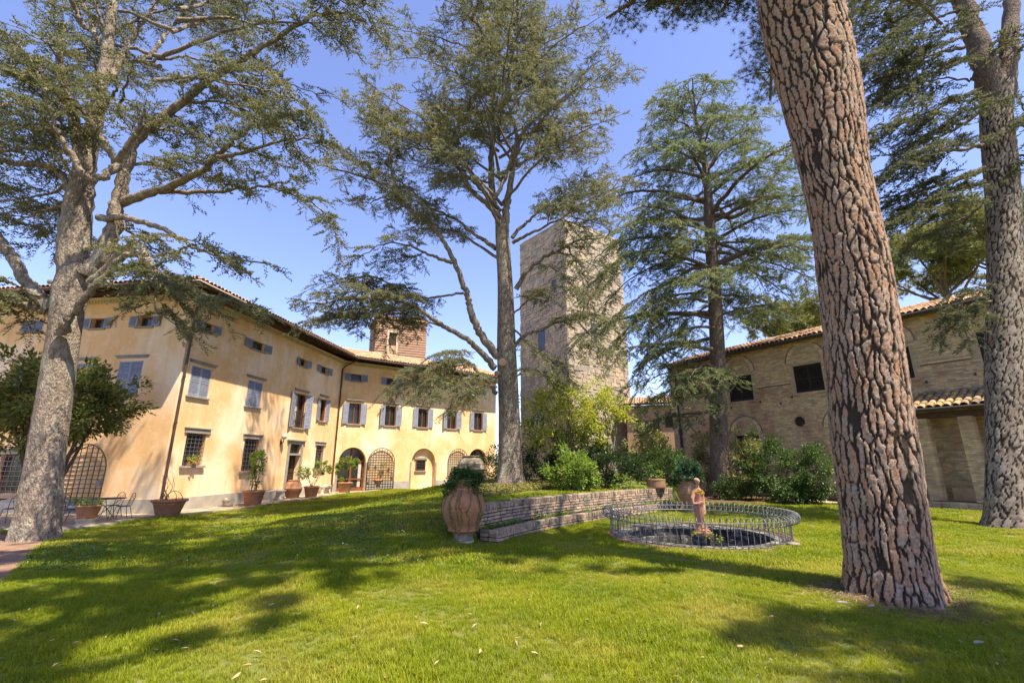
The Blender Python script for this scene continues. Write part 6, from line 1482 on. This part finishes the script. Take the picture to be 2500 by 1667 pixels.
# --- umbrella pines beyond the outbuilding
def far_pine(x, y, h, rx, rz_, label, clumps=90, n=2600, sc=.42, group='umbrella pines beyond the outbuilding'):
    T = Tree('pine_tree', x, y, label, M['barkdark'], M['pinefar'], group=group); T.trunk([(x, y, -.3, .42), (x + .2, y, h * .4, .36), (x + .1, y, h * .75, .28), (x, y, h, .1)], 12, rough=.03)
    for i in range(9):
        a = i * .7 + rng.uniform(-.2, .2); e = np.array([x + rx * .75 * math.cos(a), y + rx * .75 * math.sin(a), h + rng.uniform(-.2, .6) * rz_]); b = np.array([x, y, h - rz_ * rng.uniform(1.0, 1.8)]); T.limb([b, (b + e) / 2 + np.array([0, 0, -.3]), e], .14, .03, foliate=False)
    P, D = clump_cloud((x, y, h), (rx, rx, rz_), n, clumps, .8, .45); D[:, 2] += .6; T.SP.append(P); T.SD.append(D); T.SS.append(sc * rng.uniform(.7, 1.3, n)); T.crown(templates=POM); return T
pA = at(2290, 640, 36); far_pine(pA.x, 36, pA.z + .5, 6.2, 2.7, 'sunlit umbrella pine with a rounded crown above the right part of the outbuilding roof', n=4200, clumps=120)
pC = at(2420, 590, 33); far_pine(pC.x + 1, 33, pC.z + 1, 4.6, 2.6, 'darker umbrella pine rising behind the forked trunk at the right edge', n=2400)
pB = at(1930, 785, 46); far_pine(pB.x, 46, pB.z + .3, 5.2, 1.9, 'distant yellow green umbrella pine above the middle of the outbuilding roof', n=2400)

# ---------------------------------------------------------------- shrubs and hedges
p_ = at(150, 985, 16.2)
hx, hy = p_.x, p_.y
shrub('holm_oak', hx, hy, (2.75, 1.7, 1.55), 17000, .155, M['holm'], 'broad evergreen oak bush standing behind the left cedar trunk against the end wall', 'shrub', clumps=170, cr=.34, zc=p_.z - gz(hx, hy) + .1, stems=7, shell=.45, stem_r=.07)
p_ = at(1222, 1130, 29); shrub('laurel_bush', p_.x, 29, (1.0, .9, 1.35), 3200, .13, M['hedge'], 'dark rounded bush between the last arched doorway and the middle cedar trunk', clumps=50, cr=.3)
p_ = at(1345, 1130, 22.5); shrub('ivy_bank', p_.x, 22.5, (1.75, 1.0, 1.45), 7500, .12, M['hedge'], 'dark dense ivy bank behind the middle cedar trunk under the yellow green shrub', 'hedge', clumps=90, cr=.3)
p_ = at(1370, 1030, 20.0); shrub('pomegranate_bush', p_.x, 20.0, (1.95, 1.2, 1.75), 6800, .12, M['lime'], 'airy yellow green shrub with arching twigs before the foot of the stone tower', clumps=130, cr=.3, zc=2.9, stems=12, shell=.3, stem_r=.03)
p_ = at(1480, 1060, 20.8); shrub('small_tree', p_.x, 20.8, (1.35, 1.0, 1.6), 3600, .12, M['lime'], 'slender green tree with several thin bent trunks behind the brick wall', 'tree', clumps=60, cr=.28, zc=3.1, stems=5, shell=.3, stem_mat=M['barkgrey'], stem_r=.055)
p_ = at(1425, 1100, 21.5); shrub('leafy_bush', p_.x, 21.5, (1.3, .9, 1.3), 3400, .15, M['bright'], 'large leaved bright green bush left of the slender bent tree', clumps=50, cr=.3)
p_ = at(1405, 1180, 17.2); shrub('leafy_bush', p_.x, 17.2, (.95, .7, .75), 4200, .11, M['bright'], 'bright green bush spilling over the middle of the brick wall', clumps=60, cr=.22)
p_ = at(1500, 1190, 18.4); shrub('clipped_hedge', p_.x, 19.2, (1.75, .8, .85), 7500, .09, M['hedge'], 'dark clipped hedge along the right half of the brick wall', 'hedge', clumps=110, cr=.22)
p_ = at(1620, 1110, 26); shrub('flowering_shrub', p_.x, 26.0, (1.8, 1.2, 1.5), 5200, .13, M['varie'], 'pale yellowish leaved shrub between the tiled house and the drooping cedar', clumps=80, cr=.3, zc=1.6)
p_ = at(1640, 1170, 21.5); shrub('leafy_bush', p_.x, 21.5, (1.5, .9, .95), 5200, .11, M['laurel'], 'dark green bush behind the second urn right of the wall end', clumps=70, cr=.25)
p_ = at(1725, 1100, 27.0); shrub('flowering_shrub', p_.x, 27.0, (1.3, .9, 1.9), 3800, .13, M['varie'], 'tall pale leaved shrub just left of the dark cedar trunk', clumps=60, cr=.28)
p_ = at(1815, 1110, 25.2); shrub('flowering_shrub', p_.x, 25.2, (1.15, .9, 1.75), 3600, .13, M['varie'], 'tall pale leaved shrub just right of the dark cedar trunk under the arched doorway', clumps=60, cr=.28)
for (u_, v_, y_, rx, rz_, n_, lb) in ((1790, 1185, 23.6, .85, .8, 3600, 'low dark laurel bush at the right foot of the dark cedar trunk'), (1882, 1140, 22.6, 1.35, 1.75, 7500, 'tall dark laurel bush with upright shoots against the outbuilding wall'), (1985, 1150, 20.8, 1.05, 1.5, 6000, 'dark laurel bush with reddish tips beside the foreground pine trunk'), (1940, 1190, 21.0, .9, .8, 3600, 'low rounded laurel bush between the two taller ones')):
    p_ = at(u_, v_, y_); shrub('laurel_bush', p_.x, y_, (rx, .9, rz_ * (.85 if rz_ > 1 else .62)), n_, .105, M['laurel'], lb, clumps=90, cr=.24, zc=rz_ * (.85 if rz_ > 1 else .62))
    o = bpy.data.objects[[ch.name for ch in bpy.data.objects if ch.name.startswith('laurel_bush')][-1]]
p_ = at(1585, 1095, 43); shrub('wall_creeper', p_.x, 43.2, (2.0, .5, 1.9), 3000, .2, M['varie'], 'pale creeper climbing over the wall of the small tiled house', 'creeper', clumps=60, cr=.4, zc=3.4)
p_ = at(1590, 1160, 34); shrub('leafy_bush', p_.x, 34, (2.2, 1.2, 1.6), 4200, .16, M['bright'], 'green bush in the gap before the small tiled house', clumps=70, cr=.4)
# small rose bush with white blooms over the wall
p_ = at(1525, 1195, 18.3); shrub('rose_bush', p_.x, 18.3, (.5, .4, .35), 500, .08, M['bright'], 'small rose bush with a few white blooms above the brick wall', clumps=24, cr=.14)
# ground cover under the middle cedar, weeds along the wall step
def cover(name, xs, ys, n, size, material, label, accept, h=.10):
    x = rng.uniform(*xs, n); y = rng.uniform(*ys, n); ok = accept(x, y); x, y = x[ok], y[ok]
    P = np.stack([x, y, ground(x, y) + rng.uniform(.01, h, len(x))], 1); D = rdir(len(x), -.1, .9); V, F = scatter(BLEAF_V, LEAF_F, P, frames(D, np.tile([0, 0, 1.], (len(x), 1)) + rng.normal(0, .4, (len(x), 3))), size * rng.uniform(.6, 1.3, len(x)))
    o = mesh_np(name, V, F, material); tag(o, label, 'ground cover', kind='stuff'); return o
cover('ground_cover', (-3, 3.2), (14.0, 21.0), 30000, .07, M['cover'], 'yellowish ground cover round the foot of the middle cedar', lambda x, y: (wall_sd(x, y)[0] > 1.9 + .35 * np.sin(x * 2)) & (x > -1.9 + .3 * np.sin(y * 1.5)) & (np.hypot(x + .08, y - 19) > .6), .13)
def weeds():
    n = 5200; s = rng.uniform(0, WL, n); o = np.where(rng.random(n) < .75, rng.uniform(.02, .2, n), rng.uniform(-.3, -.02, n)); keep = np.sin(s * 2.2) + np.sin(s * 5.1 + 1) + rng.normal(0, .7, n) > .15
    P = []; 
    for a, b in zip(s[keep], o[keep]):
        q, _ = wf(a, b, .25 if b > 0 else .775); P.append((q.x, q.y, q.z + random.uniform(0, .05)))
    P = np.array(P); D = rdir(len(P), .0, 1); V, F = scatter(LEAF_V, LEAF_F, P, frames(D, np.tile([0, 0, 1.], (len(P), 1)) + rng.normal(0, .5, (len(P), 3))), rng.uniform(.03, .085, len(P)))
    tag(mesh_np('weeds', V, F, M['bright']), 'small weeds growing on the brick step and coping', 'weeds', kind='stuff')
weeds()
# ferns on the statue's pedestal
P, D = clump_cloud((0, -.05, .41), (.30, .30, .05), 300, 20, .06, .6); leaf_mesh('fern', P, D, .085, M['lime'], st)

# ---------------------------------------------------------------- trees of the same garden outside the picture, whose shade falls on the lawn
def shade_pine(x, y, h, rx, rz_, n, label, clumps=26, cr=.9, mat_=None):
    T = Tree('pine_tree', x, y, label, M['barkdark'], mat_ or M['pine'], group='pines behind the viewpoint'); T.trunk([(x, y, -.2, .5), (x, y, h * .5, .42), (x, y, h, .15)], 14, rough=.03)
    for i in range(8):
        a = i * .8; e = np.array([x + rx * .8 * math.cos(a), y + rx * .8 * math.sin(a), h + rng.uniform(-.2, .5) * rz_]); b = np.array([x, y, h - rz_ * rng.uniform(.6, 1.6)]); T.limb([b, (b + e) / 2 + np.array([0, 0, -.3]), e], .16, .04, foliate=False)
    P, D = clump_cloud((x, y, h), (rx, rx, rz_), n, clumps, cr, .35); D[:, 2] += .5; T.SP.append(P); T.SD.append(D); T.SS.append(.34 * rng.uniform(.7, 1.3, n)); T.crown(templates=POM); return T
shade_pine(1.2, -1.0, 19, 3.7, 2.0, 1500, 'umbrella pine standing just behind the viewpoint', clumps=80, cr=.36)
shade_pine(11.0, -.6, 17, 3.5, 1.8, 1000, 'umbrella pine standing to the right behind the viewpoint', clumps=34, cr=.5)

# ---------------------------------------------------------------- lawn grass, clover, fallen leaves
def inside(poly, x, y):
    c = np.zeros(x.shape, bool); n = len(poly); j = n - 1
    for i in range(n):
        xi, yi = poly[i]; xj, yj = poly[j]
        c ^= ((yi > y) != (yj > y)) & (x < (xj - xi) * (y - yi) / (yj - yi + 1e-12) + xi); j = i
    return c
TERR = EDGE + [(-1.5, 60), (-60, 60), (-60, 15.2)]
PATHP = [(-30, 13.9), (-13.8, 14.3), (-10.5, 11.1), (-7.7, 7.7), (-3.8, 2.2), (-3, 0), (-7.5, -3), (-40, -3), (-40, 9)]
BEDP = [(7.0, 19.6), (8.6, 21.3), (11.0, 21.5), (13.5, 21.0), (15.0, 20.2), (16.3, 19.3), (17.5, 17.5), (30, 10), (40, 40), (0, 40), (6.5, 31)]
def lawn_ok(x, y):
    sd, uu = wall_sd(x, y)
    ok = ~inside(TERR, x, y) & ~inside(PATHP, x, y) & ~inside(BEDP, x, y) & (np.hypot(x - BASIN[0], y - BASIN[1]) > 2.12 + .05 * np.sin(np.arctan2(y - BASIN[1], x - BASIN[0]) * 7))
    ok &= ~((sd > -.5) & (sd < .42) & (uu > -.08) & (x < 6.6)); ok &= np.hypot(x - 5.22, y - 6.9) > .64 + .1 * rng.random(x.shape); ok &= np.hypot(x - 13.55, y - 13.4) > .8; ok &= np.hypot(x + 11.85, y - 12.3) > .72
    ok &= ~((sd > 1.6) & (x > -1.6) & (x < 7)); ok &= y < 44
    return ok
def tuft(nb, rad, h, wd, seed):
    r = np.random.default_rng(seed); V = []; F = []
    for i in range(nb):
        a = r.uniform(0, 6.28); q = rad * math.sqrt(r.random()); b = np.array([q * math.cos(a), q * math.sin(a), -.01]); l = h * r.uniform(.55, 1.25); t = r.uniform(0, 6.28); lean = r.uniform(.1, .75) * l; d = np.array([math.cos(t), math.sin(t), 0]); s = np.array([-d[1], d[0], 0]) * wd * r.uniform(.7, 1.2)
        m_ = b + d * lean * .35 + np.array([0, 0, l * .6]); e = b + d * lean + np.array([0, 0, l * .9]); n = len(V); V += [b - s, b + s, m_ + s * .8, m_ - s * .8, e]; F += [(n, n + 1, n + 2), (n, n + 2, n + 3), (n + 3, n + 2, n + 4)]
    me = bpy.data.meshes.new('grass_tuft'); me.from_pydata([tuple(v) for v in V], [], F); me.materials.append(M['blade']); return me
def grass_field(name, P, rot, scl, variants, label):
    me = bpy.data.meshes.new(name); me.vertices.add(len(P)); me.vertices.foreach_set('co', np.asarray(P, np.float32).ravel())
    for nm, ty, d in (('rot', 'FLOAT', rot), ('scl', 'FLOAT', scl)):
        a = me.attributes.new(nm, ty, 'POINT'); a.data.foreach_set('value', np.asarray(d, np.float32))
    me.materials.append(M['blade']); o = link(name, me); tag(o, label, 'grass', kind='stuff')
    ng = bpy.data.node_groups.new(name, 'GeometryNodeTree'); ng.interface.new_socket('Geometry', in_out='INPUT', socket_type='NodeSocketGeometry'); ng.interface.new_socket('Geometry', in_out='OUTPUT', socket_type='NodeSocketGeometry')
    N_ = ng.nodes; L = ng.links; gi = N_.new('NodeGroupInput'); go = N_.new('NodeGroupOutput'); ip = N_.new('GeometryNodeInstanceOnPoints')
    g2i = N_.new('GeometryNodeGeometryToInstance')
    for me_ in reversed(variants):
        ob = bpy.data.objects.new('grass_tuft', me_); oi = N_.new('GeometryNodeObjectInfo'); oi.inputs['Object'].default_value = ob; L.new(oi.outputs['Geometry'], g2i.inputs[0])
    L.new(gi.outputs[0], ip.inputs['Points']); L.new(g2i.outputs[0], ip.inputs['Instance']); ip.inputs['Pick Instance'].default_value = True
    def att(nm):
        a = N_.new('GeometryNodeInputNamedAttribute'); a.data_type = 'FLOAT'; a.inputs[0].default_value = nm; return a.outputs[0]
    cx = N_.new('ShaderNodeCombineXYZ'); L.new(att('rot'), cx.inputs[2]); L.new(cx.outputs[0], ip.inputs['Rotation']); L.new(att('scl'), ip.inputs['Scale']); L.new(ip.outputs[0], go.inputs[0])
    md = o.modifiers.new('tufts', 'NODES'); md.node_group = ng; return o
def spots(y0, y1, dens):
    n = int(dens * (y1 - y0) * (2 * (1.22 * y1 + 1))); x = rng.uniform(-1.22 * y1 - 1, 1.22 * y1 + 1, n); y = rng.uniform(y0, y1, n); ok = (np.abs(x) < 1.2 * y + .8) & lawn_ok(x, y); return x[ok], y[ok]
near = [tuft(44, .075, .075, .0026, s) for s in range(5)]; mid_ = [tuft(40, .13, .085, .0048, s + 10) for s in range(5)]; far_ = [tuft(34, .24, .09, .009, s + 20) for s in range(4)]
for nm, (a, b, dn), var, lb in (('lawn_grass', (3.4, 8.5, 290), near, 'short bright green lawn grass in the foreground'), ('lawn_grass', (8.5, 16, 80), mid_, 'short green lawn grass round the basin and urn'), ('lawn_grass', (16, 44, 22), far_, 'yellowish lawn grass sloping towards the villa terrace')):
    x, y = spots(a, b, dn); P = np.stack([x, y, ground(x, y)], 1); pat = .85 + .3 * np.sin(x * 1.7 + np.sin(y * 2.1)) * np.sin(y * 1.3 + x * .6)
    grass_field(nm, P, rng.uniform(0, 6.28, len(x)), np.clip(pat * rng.uniform(.7, 1.25, len(x)), .5, 1.5), var, lb)
# fallen needles and bare earth round the pine's foot
n = 5200; a = rng.uniform(0, 6.28, n); q = .60 + np.abs(rng.normal(0, .28, n)); x = 5.22 + q * np.cos(a); y = 6.9 + q * np.sin(a); D = np.stack([np.cos(a * 7.3), np.sin(a * 7.3), rng.normal(0, .12, n)], 1)
V, F = scatter(LEAF_V * np.array([1, .07, .2]), LEAF_F, np.stack([x, y, ground(x, y) + rng.uniform(.015, .07, n)], 1), frames(D, np.tile([0, 0, 1.], (n, 1))), rng.uniform(.07, .14, n))
tag(mesh_np('fallen_needles', V, F, M['litter']), 'brown fallen pine needles round the foot of the big pine trunk', 'needles', kind='stuff')
n = 2600; x = rng.uniform(1.0, 9, n); y = rng.uniform(4.2, 8.5, n); a = rng.uniform(0, 6.28, n); D = np.stack([np.cos(a), np.sin(a), rng.normal(0, .1, n)], 1)
V, F = scatter(LEAF_V * np.array([1, .05, .2]), LEAF_F, np.stack([x, y, ground(x, y) + rng.uniform(.05, .085, n)], 1), frames(D, np.tile([0, 0, 1.], (n, 1))), rng.uniform(.06, .13, n))
tag(mesh_np('fallen_needles', V, F, M['litter']), 'scattered straw coloured pine needles on the grass near the big trunk', 'needles', kind='stuff')
# clover leaves and white clover heads on the left lawn
cover('clover', (-9.5, -.6), (8.2, 15.5), 24000, .042, M['clover'], 'dark clover patches in the lawn left of the urn', lambda x, y: lawn_ok(x, y) & (np.sin(x * .9 + y * .4) + np.sin(y * 1.1 - x * .5) + .6 * np.sin(x * 3.1 + 2 * np.sin(y * 2.3)) + rng.normal(0, .7, x.shape) > .35), .08)
def flecks(name, n, xs, ys, size, material, label, cat, hgt=.06, tv=BLEAF_V * np.array([1, .8, 1])):
    x = rng.uniform(*xs, n); y = rng.uniform(*ys, n); ok = lawn_ok(x, y) & (np.abs(x) < 1.2 * y); x, y = x[ok], y[ok]; P = np.stack([x, y, ground(x, y) + hgt], 1); D = rdir(len(x), -.25, .25); V, F = scatter(tv, LEAF_F, P, frames(D, np.tile([0, 0, 1.], (len(x), 1)) + rng.normal(0, .3, (len(x), 3))), size * rng.uniform(.5, 1.4, len(x)))
    tag(mesh_np(name, V, F, material), label, cat, kind='stuff')
flecks('clover_heads', 420, (-9, 1), (8, 15), .02, M['white'], 'tiny white clover heads scattered over the left lawn', 'flowers', .09)
flecks('fallen_leaves', 70, (-6, .5), (3.9, 6.6), .09, M['litter'], 'dry narrow leaves lying on the grass at the lower left', 'leaves', .07, LEAF_V * np.array([1, .45, 1]))
flecks('fallen_leaves', 60, (.5, 9), (4.2, 8), .035, M['litter'], 'small dry leaves and needles lying on the grass near the pine', 'leaves', .07, LEAF_V)
for (u_, v_, s_, lb) in ((2057, 1474, .06, 'pale curled bark flake lying on the grass left of the pine foot'), (2128, 1480, .045, 'pale folded bark flake lying on the grass under the pine foot'), (2390, 1572, .06, 'long pale bark flake lying in shade at the lower right'), (1885, 1514, .032, 'small tan dry leaf lying on the grass between pine and basin'), (1808, 1580, .03, 'tiny tan dry leaf lying on the lower middle of the lawn')):
    a, b, c_ = 0, 0, 0; d = at(u_, v_, 1) - Vector((0, 0, EYE)); t_ = -(EYE - .05) / d.z; q = Vector((0, 0, EYE)) + d * t_
    mb = MB(); n = 5
    for i in range(n):
        x0 = (i / n - .5) * s_ * 2; x1 = ((i + 1) / n - .5) * s_ * 2; w0 = s_ * .26 * math.sin(math.pi * (i + .15) / (n + .3)); w1 = s_ * .26 * math.sin(math.pi * (i + 1.15) / (n + .3)); k = lambda xx: .12 * s_ * math.cos(xx / s_ * 1.4) - .06 * s_
        mb.hexa([(x0, -w0, k(x0) - .004), (x1, -w1, k(x1) - .004), (x1, w1, k(x1) + .006), (x0, w0, k(x0) + .006)], [(x0, -w0, k(x0)), (x1, -w1, k(x1)), (x1, w1, k(x1) + .01), (x0, w0, k(x0) + .01)])
    o = mb.build('bark_flake' if s_ > .04 else 'dry_leaf', M['flake'] if s_ > .04 else M['litter'], None, (q.x, q.y, gz(q.x, q.y) + .075), random.uniform(-.6, .6)); tag(o, lb, 'bark flake' if s_ > .04 else 'leaf')
# white bits by the basin rim
mb = MB(); mb.lathe([(.001, .0), (.14, .01), (.12, .05), (.001, .07)], 9, caps=False); o = mb.build('pale_stone', M['flake'], None, (6.0, 10.55, gz(6.0, 10.55) + .02)); tag(o, 'small pale lichened stone on the grass beside the basin fence', 'stone')
